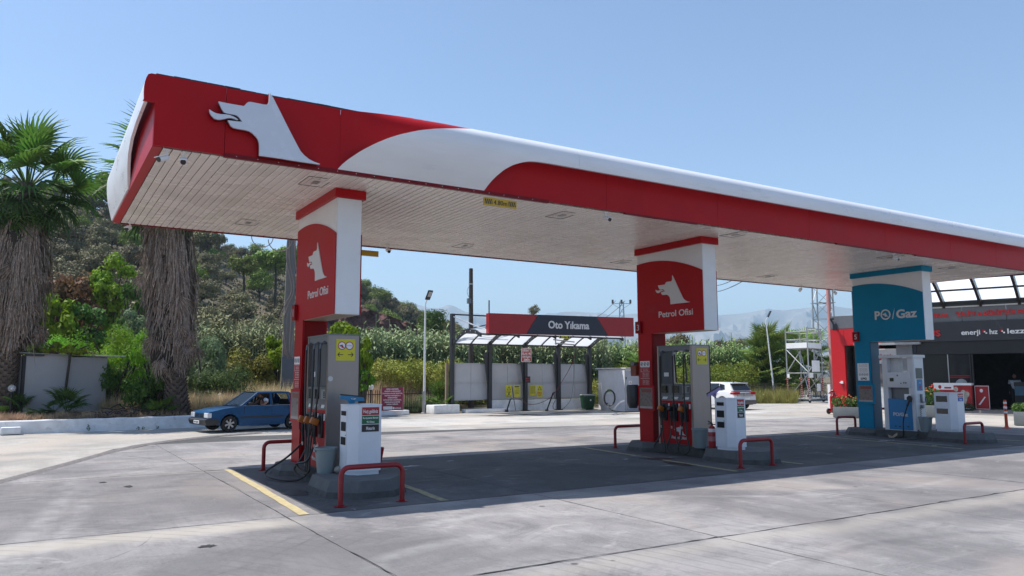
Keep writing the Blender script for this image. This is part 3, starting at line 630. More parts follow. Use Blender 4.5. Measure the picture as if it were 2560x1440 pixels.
    part("poster_case", r, C, lambda b: b.box((-.045, 2.60, .93), (-.0, 3.17, 1.53)))
    part("poster", r, posterg, lambda b: b.box((-.049, 2.66, .99), (-.045, 3.11, 1.48)))
    part("poster_heading", r, mat("faded_red", (.24, .05, .045), .4), lambda b: b.box((-.0505, 2.69, 1.37), (-.049, 3.05, 1.45)))
    part("poster_foot", r, mat("poster_light", (.42, .40, .38), .4), lambda b: b.box((-.0505, 2.66, .99), (-.049, 3.11, 1.04)))
    return r
column(2.94, 0, "1", "red canopy column marked 1, nearest the camera", red, red_dark, None)
column(11.41, 0, "3", "red canopy column marked 3, in the middle of the canopy", red, red_dark, None)
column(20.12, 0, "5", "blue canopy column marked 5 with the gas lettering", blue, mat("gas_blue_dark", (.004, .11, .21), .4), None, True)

# ================================================================ pump islands
def oct_pts(x0, x1, y0, y1, c): return [(x0+c, y0), (x1-c, y0), (x1, y0+c), (x1, y1-c), (x1-c, y1), (x0+c, y1), (x0, y1-c), (x0, y0+c)]
def island(x, y, label):
    r = thing("pump_island", label, "kerb island", (x, y, 0))
    def pr(b, P0, P1, z0, z1):
        n = len(P0); b.add([(*p, z0) for p in P0]+[(*p, z1) for p in P1], [(i, (i+1) % n, n+(i+1) % n, n+i) for i in range(n)]+[tuple(range(n, 2*n))])
    for (a, c, ht) in (((-.42, .80, -.60, .98), "near_block", .25), ((-.30, .70, 2.35, 3.55), "far_block", .2)):
        part(c, r, conc, lambda b: pr(b, oct_pts(a[0], a[1], a[2], a[3], .34), oct_pts(a[0]+.05, a[1]-.05, a[2]+.05, a[3]-.05, .33), .09, ht))
        part("worn_footing", r, concd, lambda b: pr(b, oct_pts(a[0]-.03, a[1]+.03, a[2]-.03, a[3]+.03, .35), oct_pts(a[0], a[1], a[2], a[3], .34), 0, .089))
    bx("middle_bar", r, (-.12, .9, 0), (.62, 2.45, .197), concd); return r
for x, y, lb in ((2.94, .12, "concrete pump island under the nearest red column"), (11.3, -.05, "concrete pump island under the red column marked 3"), (20.1, .1, "dark concrete pump island under the blue column")): island(x, y, lb)

def hoop(x0, x1, y, label, h=.52, r0=.036, dy=0.):
    r = thing("hoop_barrier", label, "hoop barrier", ((x0+x1)/2, y, 0), math.atan2(dy, x1-x0), "red tubular hoop barriers at the island ends")
    w = (x1-x0)/2; a = .11
    P_ = [(-w, 0, 0), (-w, 0, h-a)]+[(-w+a-a*math.cos(t), 0, h-a+a*math.sin(t)) for t in (R(22), R(45), R(68))]+[(-w+a, 0, h), (w-a, 0, h)]+[(w-a+a*math.sin(t), 0, h-a+a*math.cos(t)) for t in (R(22), R(45), R(68))]+[(w, 0, h-a), (w, 0, 0)]
    part("tube", r, mat("barrier_red", (.30, .008, .014), .4, var=.15, dirt=((.1, .03, .03), .62, 6)), lambda b: b.tube(P_, r0, 12), smooth=True)
    for s_ in (-1, 1): part("base_plate", r, red_dark, lambda b: (b.cyl((s_*w, 0, 0), (s_*w, 0, .012), .085, n=14), b.cyl((s_*w, 0, .012), (s_*w, 0, .03), .05, .042, n=14)))
    return r
hoop(2.44, 3.34, -.95, "red hoop barrier in front of the nearest island, closest to the camera")
hoop(2.60, 3.45, 3.80, "red hoop barrier behind the nearest column, left of its shaft")
hoop(10.45, 11.36, -.79, "red hoop barrier in front of the middle island")
hoop(11.1, 12.0, 3.75, "red hoop barrier behind the column marked 3")
hoop(19.44, 20.34, -.28, "red hoop barrier in front of the blue column's island")
hoop(19.5, 20.4, 3.5, "red hoop barrier at the left rear of the blue column's island")
# ================================================================ fuel pumps
def bez(pts, n=10):
    """smooth curve through points (Catmull-Rom)"""
    P = [Vector(p) for p in pts]; P = [P[0]*2-P[1]]+P+[P[-1]*2-P[-2]]; out = []
    for i in range(1, len(P)-2):
        for k in range(n):
            t = k/n; a, b, c, d = P[i-1], P[i], P[i+1], P[i+2]
            out.append(.5*((2*b)+(c-a)*t+(2*a-5*b+4*c-d)*t*t+(3*b-a-3*c+d)*t**3))
    return out+[P[-2]]
hose_m = mat("hose_rubber", (.014, .014, .015), .4, var=.1)
def nozzle(par, y, z, colr, x=-.06):
    """nozzle hanging in its boot; grip towards -x"""
    o = part("nozzle", par, dark, lambda b: (b.tube([(x-.06, y, z-.30), (x-.07, y, z-.18), (x-.065, y, z-.06), (x-.02, y, z+.06)], [.02, .024, .032, .026], 8), b.tube([(x-.02, y, z+.04), (x+.0, y, z+.10), (x+.02, y, z+.05)], .014, 6),
         b.tube([(x-.075, y, z-.2), (x-.12, y, z-.14), (x-.125, y, z-.04), (x-.09, y, z+.02)], .009, 6), b.cyl((x-.06, y, z-.36), (x-.06, y, z-.30), .022, n=8)), smooth=True)
    q = MB(); q.box((x-.15, y-.045, z-.04), (x-.01, y+.045, z+.07), bev=.016, mx=Matrix.Translation((x-.07, y, z)) @ Matrix.Rotation(R(25), 4, 'Y') @ Matrix.Translation((-x+.07, -y, -z)))
    q.build("nozzle_cover", colr, o, True); q = MB(); q.cyl((x-.06, y, z-.42), (x-.06, y, z-.36), .016, n=8); q.build("swivel", alum, o)
def pump(x, label, no, hoses):
    D, Y0, Y1, Z0, Z1 = .54, 1.22, 2.35, .2, 2.44
    r = thing("fuel_pump", label, "fuel pump", (x, 0, 0), 0, "steel fuel pumps")
    bx("end_panel", r, (0, Y0, Z0), (D, Y0+.07, Z1), steel); bx("end_panel", r, (0, Y1-.05, Z0), (D, Y1, Z1), steel)
    bx("top_cap", r, (-.006, Y0-.006, Z1), (D+.006, Y1+.006, Z1+.022), mgrey)
    bx("edge_strip", r, (D-.004, Y0-.008, Z0+.01), (D+.012, Y0-.0, Z1), dark)
    bx("top_beam", r, (.012, Y0+.07, 2.33), (D-.012, Y1-.05, Z1), mgrey)
    bx("back_panel", r, (.05, 1.92, 1.58), (.10, Y1-.05, 2.33), mat("pump_slate", (.075, .085, .10), .4, var=.08))
    bx("paper_note", r, (.044, 2.03, 1.75), (.0495, 2.18, 1.84), signw)
    if no == 1: bx("dark_divider", r, (.06, Y0+.07, 1.58), (D-.06, 1.92, 2.33), mat("pump_slate", (0, 0, 0)))
    bx("display_housing", r, (.01, Y0+.07, 1.33), (D-.01, Y1-.05, 1.58), mat("pump_grey", (.13, .14, .15), .35, var=.1))
    bx("label_strip", r, (.004, Y0+.07, 1.20), (D-.004, Y1-.05, 1.33), mgrey)
    for k in range(3):
        y = 2.12-k*.34
        bx("display", r, (.002, y-.11, 1.38), (.011, y+.11, 1.54), screen if k != 2 else mat("keypad_grey", (.3, .3, .3), .4))
        q = MB(); q.prism([(-.1, -.028), (.06, -.028), (.1, .028), (-.06, .028)], 0, .004, mx=frame(*SIDE, (.003, y, 1.26))); q.build("grade_label", signw, r)
        bx("grade_tab", r, (-.001, y+.085, 1.235), (.0035, y+.12, 1.285), signg if k != 2 else signk)
    bx("keypad", r, (-.002, 1.33, 1.39), (.001, 1.42, 1.53), mat("keypad_grey", (0, 0, 0)))
    q = MB(); [q.box((-.006, 1.345+.022*i, 1.40+.03*j), (-.002, 1.36+.022*i, 1.418+.03*j)) for i in range(3) for j in range(4)]; q.build("keys", screen, r)
    bx("lower_panel", r, (.006, Y0+.07, .24), (D-.006, Y1-.05, 1.20), red); bx("panel_foot", r, (.02, Y0+.07, .2), (D-.02, Y1-.05, .24), dgrey)
    for k in range(3):
        y = 2.13-k*.33
        bt = part("nozzle_boot", r, signk, lambda b: (b.box((-.03, y-.09, .74), (.0055, y+.09, 1.15), bev=.012),), True)
        bx("boot_recess", bt, (-.034, y-.055, .80), (-.029, y+.055, 1.11), mat("recess_black", (.004, .004, .004), .8)); bx("grade_chip", r, (-.006, y-.155, 1.03), (.005, y-.115, 1.14), signw)
        nozzle(r, y+.01, 1.0, orange if k != 1 or no == 1 else dark, -.05)
    emblem(r, frame(*SIDE, (.004, 1.84, .44)), .36, lettr, 0, .006); text("Petrol Ofisi", frame(*SIDE, (.004, 1.70, .38)), .065, lettr, r, w=.46, bold=.02)
    # hose heads at the top
    for y in (2.2, 1.78, 1.44):
        part("hose_arm", r, mgrey, lambda b: (b.box((-.03, y-.03, 2.30), (.1, y+.03, 2.35)), b.tube([(-.02, y, 2.32), (-.06, y-.01, 2.30), (-.075, y-.02, 2.22)], .016, 6)))
    for path in hoses: part("hose", r, hose_m, lambda b: b.tube(bez(path, 9), .018, 7), smooth=True)
    # yellow sticker and lock on the end
    st = part("direction_sticker", r, signy, lambda b: b.box((.13, Y0-.006, 2.02), (.46, Y0-.001, 2.38)))
    fr = frame(*FRONT, (.295, Y0-.007, 2.27))
    for s_ in (-1, 1):
        def disc(b, r0, z): n = 22; b.add([(r0*math.cos(2*math.pi*i/n)+s_*.066, r0*math.sin(2*math.pi*i/n), z) for i in range(n)], [tuple(range(n))], mx=fr)
        part("ring_mark", st, signr, lambda b: disc(b, .07, .0)); part("ring_white", st, signw, lambda b: disc(b, .056, .0012))
        if s_ < 0: emblem(st, frame(*FRONT, (.295-.118, Y0-.0085, 2.232)), .105, signr, 0, .001)
        else: text("kurumsal", frame(*FRONT, (.361, Y0-.0085, 2.275)), .018, signr, st, w=.085, ex=.001)
        q = MB(); f2 = frame(*FRONT, (.295+s_*.085, Y0-.0065, 2.12)); q.box((-.045, -.006, 0), (.045, .006, .0015), mx=f2)
        for a in (45, -45): q.box((0, -.006, 0), (.05, .006, .0015), mx=f2 @ Matrix.Translation((s_*.05, 0, 0)) @ Matrix.Rotation(R(a+(180 if s_ > 0 else 0)), 4, 'Z'))
        q.build("arrow", signk, st)
    if no == 1: part("round_lock", r, alum, lambda b: b.cyl((.045, Y0-.012, 1.72), (.045, Y0, 1.72), .042, n=18))
    return r
h1 = []
for k, (yt, yn, xo, yl) in enumerate(((2.2, 2.14, -.42, 2.55), (1.78, 1.81, -.2, 1.7), (1.44, 1.48, -.22, 1.38))):
    yb = 1.75-.12*k
    h1.append([(-.075, yt-.02, 2.22), (-.09, yt-.06, 1.7), (-.12, yt-.2+.1*k, 1.15), (-.17, yb, .6), (-.2, yb-.06, .12+.05*k), (-.24-.2*(k == 0), yb+.1, .035+.08*k), (-.30-.35*(k == 0), yb+.3+.4*(k == 0), .10+.1*k), (-.22-.15*(k == 0), yn+.02, .38), (-.12, yn+.01, .60)])
pump(2.94, "steel fuel pump nearest the camera, its end panel to the left of the white cabinet", 1, h1)
h2 = []
for k, (yt, yn) in enumerate(((2.2, 2.14), (1.78, 1.81), (1.44, 1.48))):
    h2.append([(-.075, yt-.02, 2.22), (-.085, yt-.03, 1.7), (-.11, yt-.06, 1.0), (-.15, yt-.15, .45), (-.19, yt-.25, .08+.04*k), (-.22, yt-.1, .05), (-.20, yt+.1, .14), (-.14, yn+.01, .42), (-.11, yn+.01, .60)])
for yt in (1.72, 1.39): h2.append([(-.06, yt, 2.25), (-.05, yt-.02, 1.9), (-.045, yt-.03, 1.62)])
pump(11.26, "steel fuel pump beside the column marked 3, with a see-through upper frame", 2, h2)

# gas pump
r = thing("gas_pump", "white gas pump with a blue lower door beside the blue column", "gas pump", (20.12, 0, 0))
wp = mat("pump_white", (.62, .63, .65), .35, var=.05, dirt=((.4, .39, .36), .68, 3))
bx("near_pillar", r, (0, 1.40, .2), (.52, 1.56, 2.28), wp); bx("far_pillar", r, (0, 2.18, .2), (.52, 2.34, 2.28), wp)
bx("top_cap", r, (-.05, 1.36, 2.28), (.57, 2.40, 2.36), wp); bx("upper_panel", r, (.16, 1.92, 1.80), (.36, 2.18, 2.28), wp)
bx("control_box", r, (-.03, 1.50, 1.42), (.5, 2.20, 1.86), wp, .012)
bx("neck_panel", r, (.14, 1.56, 1.06), (.38, 2.18, 1.42), mgrey); bx("lower_body", r, (.0, 1.56, .2), (.52, 2.18, 1.06), wp)
bx("blue_door", r, (-.012, 1.49, .22), (-.001, 2.2, 1.10), bluel)
for (ya, yb, za, zb) in ((1.98, 2.10, 1.60, 1.70), (1.66, 1.69, 1.54, 1.58), (1.60, 1.63, 1.54, 1.58), (1.75, 1.78, 1.53, 1.56)): bx("display", r, (-.036, ya, za), (-.031, yb, zb), screen)
part("round_badge", r, mgrey, lambda b: b.cyl((-.036, 1.86, 1.77), (-.03, 1.86, 1.77), .025, n=14))
bx("price_note", r, (-.075, 1.46, 1.08), (-.07, 1.66, 1.24), mat("note_white", (.85, .85, .85), .5))
fr = frame(*SIDE, (-.0135, 1.84, .66)); text("PO/Gaz", fr, .10, lettr, r, w=.44, bold=.03)
for y in (1.6, 1.98, 1.85): bx("vent", r, (-.016, y, .30), (-.012, y+.06, .33), navy)
bx("end_door", r, (.03, 1.388, .25), (.49, 1.399, 2.24), wp)
bx("blue_notice", r, (.13, 1.383, 1.34), (.40, 1.388, 1.66), bluel); bx("display", r, (.10, 1.38, 1.68), (.42, 1.388, 1.98), mat("green_grey_display", (.08, .11, .11), .25)); 
text("LPG", frame(*FRONT, (.265, 1.3825, 1.56)), .04, lettr, r); part("red_ribbon", r, signr, lambda b: b.prism([(-.06, .06), (-.04, .07), (0, .01), (.04, .07), (.06, .06), (.03, -.03), (-.03, -.03)], 0, .002, mx=frame(*FRONT, (.265, 1.383, 1.42))))
part("holster", r, mat("holster_grey", (.2, .22, .23), .4), lambda b: (b.box((.25, 1.34, 1.0), (.30, 1.388, 1.24)), b.box((.26, 1.30, 1.0), (.42, 1.34, 1.03)), b.box((.40, 1.30, 1.0), (.43, 1.34, 1.12)), b.box((.24, 1.32, .84), (.32, 1.388, .93))))
part("nozzle", r, dark, lambda b: (b.cyl((-.12, 1.50, 1.12), (-.06, 1.50, 1.12), .07, n=14), b.tube([(-.1, 1.50, 1.07), (-.13, 1.56, .9)], .028, 8), b.box((-.1, 1.47, 1.02), (-.03, 1.53, 1.2))))
part("hose", r, hose_m, lambda b: b.tube(bez([(-.13, 1.56, .9), (-.16, 1.68, .5), (-.17, 1.72, .05), (-.2, 1.95, .02), (-.1, 2.2, .05), (.1, 2.3, .22)], 9), .016, 6), smooth=True)
b_ = MB(); pth = [(.2+.025*math.cos(i*1.3), 1.36+.02*math.sin(i*1.3), .86-i*.012) for i in range(52)]; b_.tube(pth, .006, 5); b_.build("coiled_cord", hose_m, r)
part("drain_hose", r, mat("hose_grey_green", (.07, .08, .08), .6), lambda b: b.tube(bez([(.02, 1.36, .22), (-.1, 1.3, .16), (-.35, 1.32, .03), (-.6, 1.3, .03), (-.45, 1.15, .03)], 8), .03, 6), smooth=True)
r2_ = link("rag", MB().add([(19.55, 1.75, .02), (19.66, 1.7, .09), (19.8, 1.78, .16), (19.72, 1.9, .05), (19.6, 1.95, .1), (19.5, 1.85, .02)], [(0, 1, 2), (0, 2, 3), (0, 3, 4), (0, 4, 5)]).mesh("rag", mat("rag_beige", (.38, .3, .2), .9)), cat="rag", label="crumpled beige rag on the ground against the blue column's island")

# ================================================================ white service cabinets
def cabinet(x, y, label, boards, slots, w=.5, d=.46, h=1.07, z=.2):
    r = thing("service_cabinet", label, "cabinet", (x, y, z), 0, "white service cabinets on the island ends")
    cw = mat("cabinet_white", (.68, .70, .75), .35, var=.04, dirt=((.42, .42, .4), .7, 4))
    c = .13
    def body(b, i, z0, z1):
        P_ = [(c+i, i), (w-i, i), (w-i, d-i), (i, d-i), (i, c+i)]; n = 5
        b.add([(*p, z0) for p in P_]+[(*p, z1) for p in P_], [(k, (k+1) % n, n+(k+1) % n, n+k) for k in range(n)]+[tuple(range(n, 2*n)), tuple(range(n-1, -1, -1))])
    part("body", r, cw, lambda b: body(b, 0, .06, h-.01)); part("plinth", r, cw, lambda b: body(b, .02, 0, .06)); part("top", r, cw, lambda b: body(b, -.006, h-.01, h+.004))
    part("door", r, cw, lambda b: b.box((-.008, c+.03, .12), (-.001, d-.03, h-.06)))
    for (z0, z1, dark_) in slots: 
        s_ = bx("slot", r, (-.0125, c+.055, z0), (-.0085, d-.06, z1), mat("recess_black", (.004, .004, .004), .8) if dark_ else glassk)
    part("keyhole", r, signk, lambda b: b.cyl((-.013, c+.06, h*.56), (-.008, c+.06, h*.56), .01, n=8))
    for (z0, z1, m_, lines) in boards:
        s_ = bx("sign_board", r, (c+.05, -.006, z0), (w-.04, -.001, z1), m_)
        k = len(lines); hh = (z1-z0)/k
        for i, (tx, ww) in enumerate(lines): text(tx, frame(*FRONT, (c+.05+(w-c-.09)/2, -.0065, z1-hh*(i+.5))), hh*.48, signw, r, w=ww*(w-c-.09), bold=.015, ex=.0015)
    return r
B1 = [(.91, 1.03, signr, [("Hoş geldiniz", .86)]), (.775, .90, signg, [("Kurşunsuz Benzin", .9), ("95 Oktan", .45)]), (.655, .765, signk, [("Motorin", .5)])]
B3 = [(.93, 1.03, signr, [("Hoş geldiniz", .86)]), (.82, .92, signb, [("Otogaz", .5)])]
cabinet(2.98, .2, "white cabinet with welcome signs on the nearest island, in front of the steel pump", B1, [(.90, .97, 1), (.66, .80, 1), (.45, .57, 1)], z=.25)
cabinet(10.93, -.16, "white cabinet with welcome signs on the middle island, beside a fire extinguisher", B1, [(.90, .97, 1), (.66, .80, 1), (.45, .57, 1)], .42, .44, 1.05, .25)
cabinet(19.98, .22, "white cabinet with red and blue signs on the blue column's island", B3, [(.80, .96, 0), (.48, .62, 0)], .48, .55, 1.05, .25)

def bucket(x, y, z, label, s=1.):
    r = thing("bucket", label, "bucket", (x, y, z), 0, "grey buckets on the pump islands")
    part("shell", r, bucketm, lambda b: b.lathe([(0, .0), (.125*s, 0), (.165*s, .36*s), (.178*s, .365*s), (.178*s, .395*s), (.165*s, .395*s), (.155*s, .36*s), (.12*s, .02), (0, .02)], 24), smooth=True)
    part("handle_lug", r, bucketm, lambda b: (b.box((-.19*s, -.03, .33*s), (-.165*s, .03, .37*s)), b.box((.165*s, -.03, .33*s), (.19*s, .03, .37*s))))
    return r
bucket(2.80, .80, .25, "grey bucket between the nearest pump and its white cabinet")
bucket(11.12, .9, .22, "grey bucket beside the middle steel pump, left of the extinguisher", 1.05)
bucket(20.1, 1.12, .2, "grey bucket between the gas pump and its cabinet", 1.05)
def squeegee(x, y, z, hx, col, label, tilt=(0, 0), L_=.75, ang=0.):
    r = thing("squeegee", label, "squeegee", (x, y, z), ang)
    r.rotation_euler = (tilt[0], tilt[1], ang)
    part("handle", r, col, lambda b: (b.cyl((0, 0, -L_), (0, 0, -.1), .012, n=8), b.tube([(0, 0, -.12), (0, 0, -.05), (0, 0, 0)], [.014, .03, .05], 8)))
    part("head", r, col, lambda b: (b.prism([(-.21, .01), (-.19, .06), (.19, .06), (.21, .01), (.06, -.02), (.03, -.07), (-.03, -.07), (-.06, -.02)], -.02, .02, mx=frame(*FRONT, (0, 0, 0)))))
    part("blade", r, dark, lambda b: b.box((-.2, -.005, .058), (.2, .005, .08)))
    return r
sq = squeegee(3.18, .72, 1.38, 0, mat("squeegee_blue", (.03, .22, .40), .4), "blue squeegee standing behind the nearest white cabinet", (0, R(6)), .9)
text("GP", frame(*FRONT, (.02, -.022, .02)), .03, signw, sq, w=.08)
squeegee(11.0, .36, 1.40, 0, mat("squeegee_violet", (.28, .2, .42), .4), "violet squeegee leaning behind the middle white cabinet", (0, R(-22)), .75)
tag(part("loose_stone", None, stone, lambda b: b.ball((0, 0, .055), (.085, .07, .06), 7)), "pale rounded stone on the nearest island beside the bucket", "stone").location = (2.98, .5-.62+.72+.06, .25)
def extinguisher(x, y, z, label, s=1., wheeled=False):
    r = thing("fire_extinguisher", label, "fire extinguisher", (x, y, z))
    rx = mat("extinguisher_red", (.42, .01, .015), .3, var=.06)
    if not wheeled:
        part("cylinder", r, rx, lambda b: b.lathe([(0, 0), (.08*s, 0), (.082*s, .02), (.082*s, .38*s), (.06*s, .44*s), (.03*s, .46*s), (.02*s, .48*s)], 18), smooth=True)
        part("valve", r, dark, lambda b: (b.cyl((0, 0, .46*s), (0, 0, .52*s), .018), b.tube([(-.02, 0, .52*s), (-.09, .02, .56*s)], .012, 6), b.tube([(-.02, 0, .50*s), (-.1, .01, .50*s)], .01, 6)))
        part("hose", r, dark, lambda b: b.tube(bez([(.02, 0, .49*s), (.12, -.02, .45*s), (.11, -.02, .2*s), (.09, -.02, .1*s)], 6), .012, 6))
        part("label_band", r, signw, lambda b: b.cyl((0, 0, .33*s), (0, 0, .40*s), .0835*s, n=18, caps=False)); part("label_band", r, mat("label_pink", (.5, .2, .22), .5), lambda b: b.cyl((0, 0, .14*s), (0, 0, .24*s), .0835*s, n=18, caps=False))
    else:
        part("cylinder", r, rx, lambda b: b.lathe([(0, .06), (.18, .06), (.19, .12), (.19, .78), (.13, .9), (.05, .94), (.05, .98)], 20), smooth=True)
        part("valve", r, rx, lambda b: (b.cyl((0, 0, .94), (0, 0, 1.06), .04), b.tube([(-.36, 0, .95), (-.2, 0, 1.05), (0, 0, 1.0), (.16, 0, 1.06)], .03, 8), b.ball((-.15, -.04, 1.07), .06, 5)))
        part("hose", r, dark, lambda b: b.tube(bez([(0, -.05, 1.02), (-.25, -.16, .95), (-.22, -.2, .5), (.02, -.22, .35), (.2, -.12, .7)], 8), .018, 6), smooth=True)
        for s_ in (-1, 1):
            w_ = part("wheel", r, tyre, lambda b: b.cyl((-.22, s_*.16-.03, .13), (-.22, s_*.16+.03, .13), .13, n=18)); part("hub", w_, alum, lambda b: b.cyl((-.22, s_*.16-.035, .13), (-.22, s_*.16+.035, .13), .06, n=12))
        part("trolley_frame", r, rx, lambda b: (b.tube([(-.22, 0, .13), (-.2, 0, .6), (-.24, 0, 1.0)], .018, 6), b.box((-.24, -.16, .11), (-.2, .16, .15))))
        part("label_band", r, signw, lambda b: b.box((.06, -.192, .4), (.16, -.17, .62)))
    return r
extinguisher(11.12, .56, .25, "red fire extinguisher standing between the bucket and the middle white cabinet", 1.0)
q = thing("red_fire_bucket", "red cone shaped fire bucket beside the nearest white cabinet", "fire bucket", (3.6, .62, .25))
part("shell", q, mat("extinguisher_red", (0, 0, 0)), lambda b: b.lathe([(.045, .0), (.10, .34), (.11, .35), (.1, .36), (.04, .02)], 14)); part("knob", q, dark, lambda b: (b.cyl((0, 0, .36), (0, 0, .37), .1, n=14), b.ball((0, 0, .39), .02, 5)))
p_ = at(2087, 1035); extinguisher(p_.x, p_.y, 0, "large red wheeled fire extinguisher beside the red shop wall", 1, True)
# waste bin of dark rubber and orange box on the far side of the middle column
q = thing("hanging_bin", "dark rounded squeegee holder on the far left side of the column marked 3", "holder", (11.36, 3.36, 0))
part("body", q, dgrey, lambda b: b.lathe([(0, .98), (.1, .98), (.15, 1.1), (.16, 1.5), (.13, 1.55)], 14), smooth=True)
part("lid", q, mat("brown_orange", (.25, .05, .02), .4), lambda b: b.box((.02, -.1, 1.76), (.3, .1, 2.02), bev=.02)); part("bracket", q, mgrey, lambda b: (b.box((.1, -.06, 1.4), (.4, -.02, 1.45)), b.box((.0, -.06, 2.02), (.3, .06, 2.1))))
# ================================================================ vehicles (x forward, y left, z up, origin at the ground under the middle)
def arc_pts(cx, cz, r, a0, a1, n=9): return [(cx+r*math.cos(R(a0+(a1-a0)*i/n)), cz+r*math.sin(R(a0+(a1-a0)*i/n))) for i in range(n+1)]
XZ = Matrix(((1, 0, 0, 0), (0, 0, -1, 0), (0, 1, 0, 0), (0, 0, 0, 1)))     # local xy -> world xz, depth along -y
def slab_body(name, par, prof, half, m, taper, bev=.035, lab=None, cuts=None):
    bm = bmesh.new(); b = MB(); b.prism(prof, -half, half, mx=XZ)
    vs = [bm.verts.new(v) for v in b.v]
    for f in b.f:
        try: bm.faces.new([vs[i] for i in f])
        except Exception: pass
    bmesh.ops.recalc_face_normals(bm, faces=bm.faces[:])
    bmesh.ops.dissolve_limit(bm, angle_limit=R(1), verts=bm.verts[:], edges=bm.edges[:])
    ed = [e for e in bm.edges if len(e.link_faces) == 2 and e.calc_face_angle(0) > R(60)]
    bmesh.ops.bevel(bm, geom=ed, offset=bev, segments=3, affect='EDGES', profile=.6, clamp_overlap=True)
    bmesh.ops.triangulate(bm, faces=[f for f in bm.faces if len(f.verts) > 4])
    for v in bm.verts:
        v.co = Vector(taper(v.co))
    q = MB(); q.bm(bm); me = q.mesh(name, m); autosmooth(me, 35); return link(name, me, par, label=lab)
def wheel(par, x, y, r, w, spokes=6, side=1):
    W_ = part("wheel", par, tyre, lambda b: b.lathe([(r*.62, -w/2), (r*.93, -w/2), (r, -w/2+.025), (r, w/2-.025), (r*.93, w/2), (r*.62, w/2)], 30, caps=False, mx=Matrix.Translation((x, y, r)) @ Matrix.Rotation(R(90), 4, 'X')), smooth=True)
    yo = y+side*(w/2-.012)
    rim = part("rim", W_, mat("alloy", (.5, .5, .51), .3, metal=.8), lambda b: (b.lathe([(r*.66, -.03), (r*.66, .012), (r*.60, .012), (r*.60, -.02)], 30, caps=False, mx=Matrix.Translation((x, yo, r)) @ Matrix.Rotation(R(90), 4, 'X')),
        b.cyl((x, yo-.01, r), (x, yo+.014*side, r), r*.2, n=14), [b.prism([(-.022, r*.1), (.022, r*.1), (.038, r*.62), (-.038, r*.62)], -.008, .012, mx=Matrix.Translation((x, yo, r)) @ Matrix.Rotation(R(90), 4, 'X') @ Matrix.Rotation(R(360/spokes*k+12), 4, 'Z')) for k in range(spokes)]))
    part("rim_well", W_, mat("recess_black", (.004, .004, .004), .8), lambda b: b.cyl((x, y-side*.02, r), (x, yo-side*.03, r), r*.62, n=20))
def human(name, par, joints, edges, radii, m, loc=None, lab=None, sub=1):
    me = bpy.data.meshes.new("h"); me.from_pydata([tuple(j) for j in joints], edges, []); ob = bpy.data.objects.new("h", me); COL.objects.link(ob)
    md = ob.modifiers.new("s", 'SKIN'); md.use_smooth_shade = True
    sv = me.skin_vertices[0].data
    for i, r_ in enumerate(radii): sv[i].radius = (r_, r_) if not isinstance(r_, tuple) else r_
    sv[0].use_root = True
    s2 = ob.modifiers.new("ss", 'SUBSURF'); s2.levels = sub; s2.render_levels = sub
    dg = bpy.context.evaluated_depsgraph_get(); m2 = bpy.data.meshes.new_from_object(ob.evaluated_get(dg)); bpy.data.objects.remove(ob)
    m2.materials.clear(); m2.materials.append(m); return link(name, m2, par, label=lab)
def head(b, c, s=1.):
    x, y, z = c
    b.ball((x, y, z), (.095*s, .078*s, .115*s), 10); b.ball((x+.095*s, y, z-.005), (.018*s, .014*s, .024*s), 5)
    for k in (-1, 1): b.ball((x, y+k*.078*s, z), (.02*s, .01*s, .03*s), 5); b.ball((x+.08*s, y+k*.032*s, z+.02*s), (.012*s, .012*s, .009*s), 4)
    b.box((x+.083*s, y-.025*s, z-.052*s), (.094*s+x, y+.025*s, z-.042*s))

# ---- blue saloon
pf, pr_ = at(567, 1080), at(733, 1071.5)
hd = (pf-pr_).normalized(); mid = (pf+pr_)/2+Vector((-hd.y, hd.x, 0))*-.64
car = thing("blue_saloon_car", "blue boxy saloon car driving left, driver's arm out of the window", "car", (mid.x, mid.y, 0), math.atan2(hd.y, hd.x)); car.scale = (.9, .9, .9)
cb = mat("car_blue", (.002, .075, .205), .36, metal=.0, var=.08, coat=.08, spec=.35, scale=1.5, dirt=((.03, .09, .17), .7, 2))
cpl = mat("bumper_black", (.03, .032, .035), .5, var=.15)
XF, XR_, rw = 1.22, -1.22, .285
lo = [(-2.03, .44), (-2.05, .70), (-2.0, .84), (-1.15, .90), (.72, .905), (1.4, .845), (1.93, .745), (1.98, .68), (2.0, .42), (1.98, .33)]
prof = [(-2.0, .30), (XR_-.36, .22)] + arc_pts(XR_, rw, .345, 190, -10)+[(XR_+.42, .20), (XF-.42, .20)]+arc_pts(XF, rw, .345, 190, -10)+[(1.62, .24)]+[(1.97, .33), (2.0, .42), (1.98, .68), (1.93, .715), (1.4, .825), (.72, .90), (-1.15, .90), (-2.0, .84), (-2.05, .70), (-2.03, .44)]
def tp(c):
    x, y, z = c; k = 1.; k *= 1-.07*max(0, (x-1.0))**1.2-.05*max(0, (-x-1.2)); k *= 1-.10*max(0, z-.62)-.10*max(0, .42-z); return (x, y*k, z)
slab_body("body", car, prof, .81, cb, tp, .045)
part("underbody", car, mat("recess_black", (0, 0, 0)), lambda b: (b.box((-1.95, -.66, .24), (1.9, .66, .5))))
def gh(x, z, s): return (x, s*(.735-.30*(z-.9)), z)          # greenhouse side surface
def strip(b, pts, s, m=None, th=.03):
    """thin frame piece along a greenhouse line"""
    b.add([(*gh(p[0], p[1], s)[:1], gh(p[0], p[1], s)[1], p[1]) for p in pts]+[(p[0], gh(p[0], p[1], s)[1]-s*th, p[1]) for p in pts],
          [tuple(range(len(pts))), tuple(range(2*len(pts)-1, len(pts)-1, -1))]+[(i, i+len(pts), (i+1) % len(pts)+len(pts), (i+1) % len(pts)) for i in range(len(pts))])
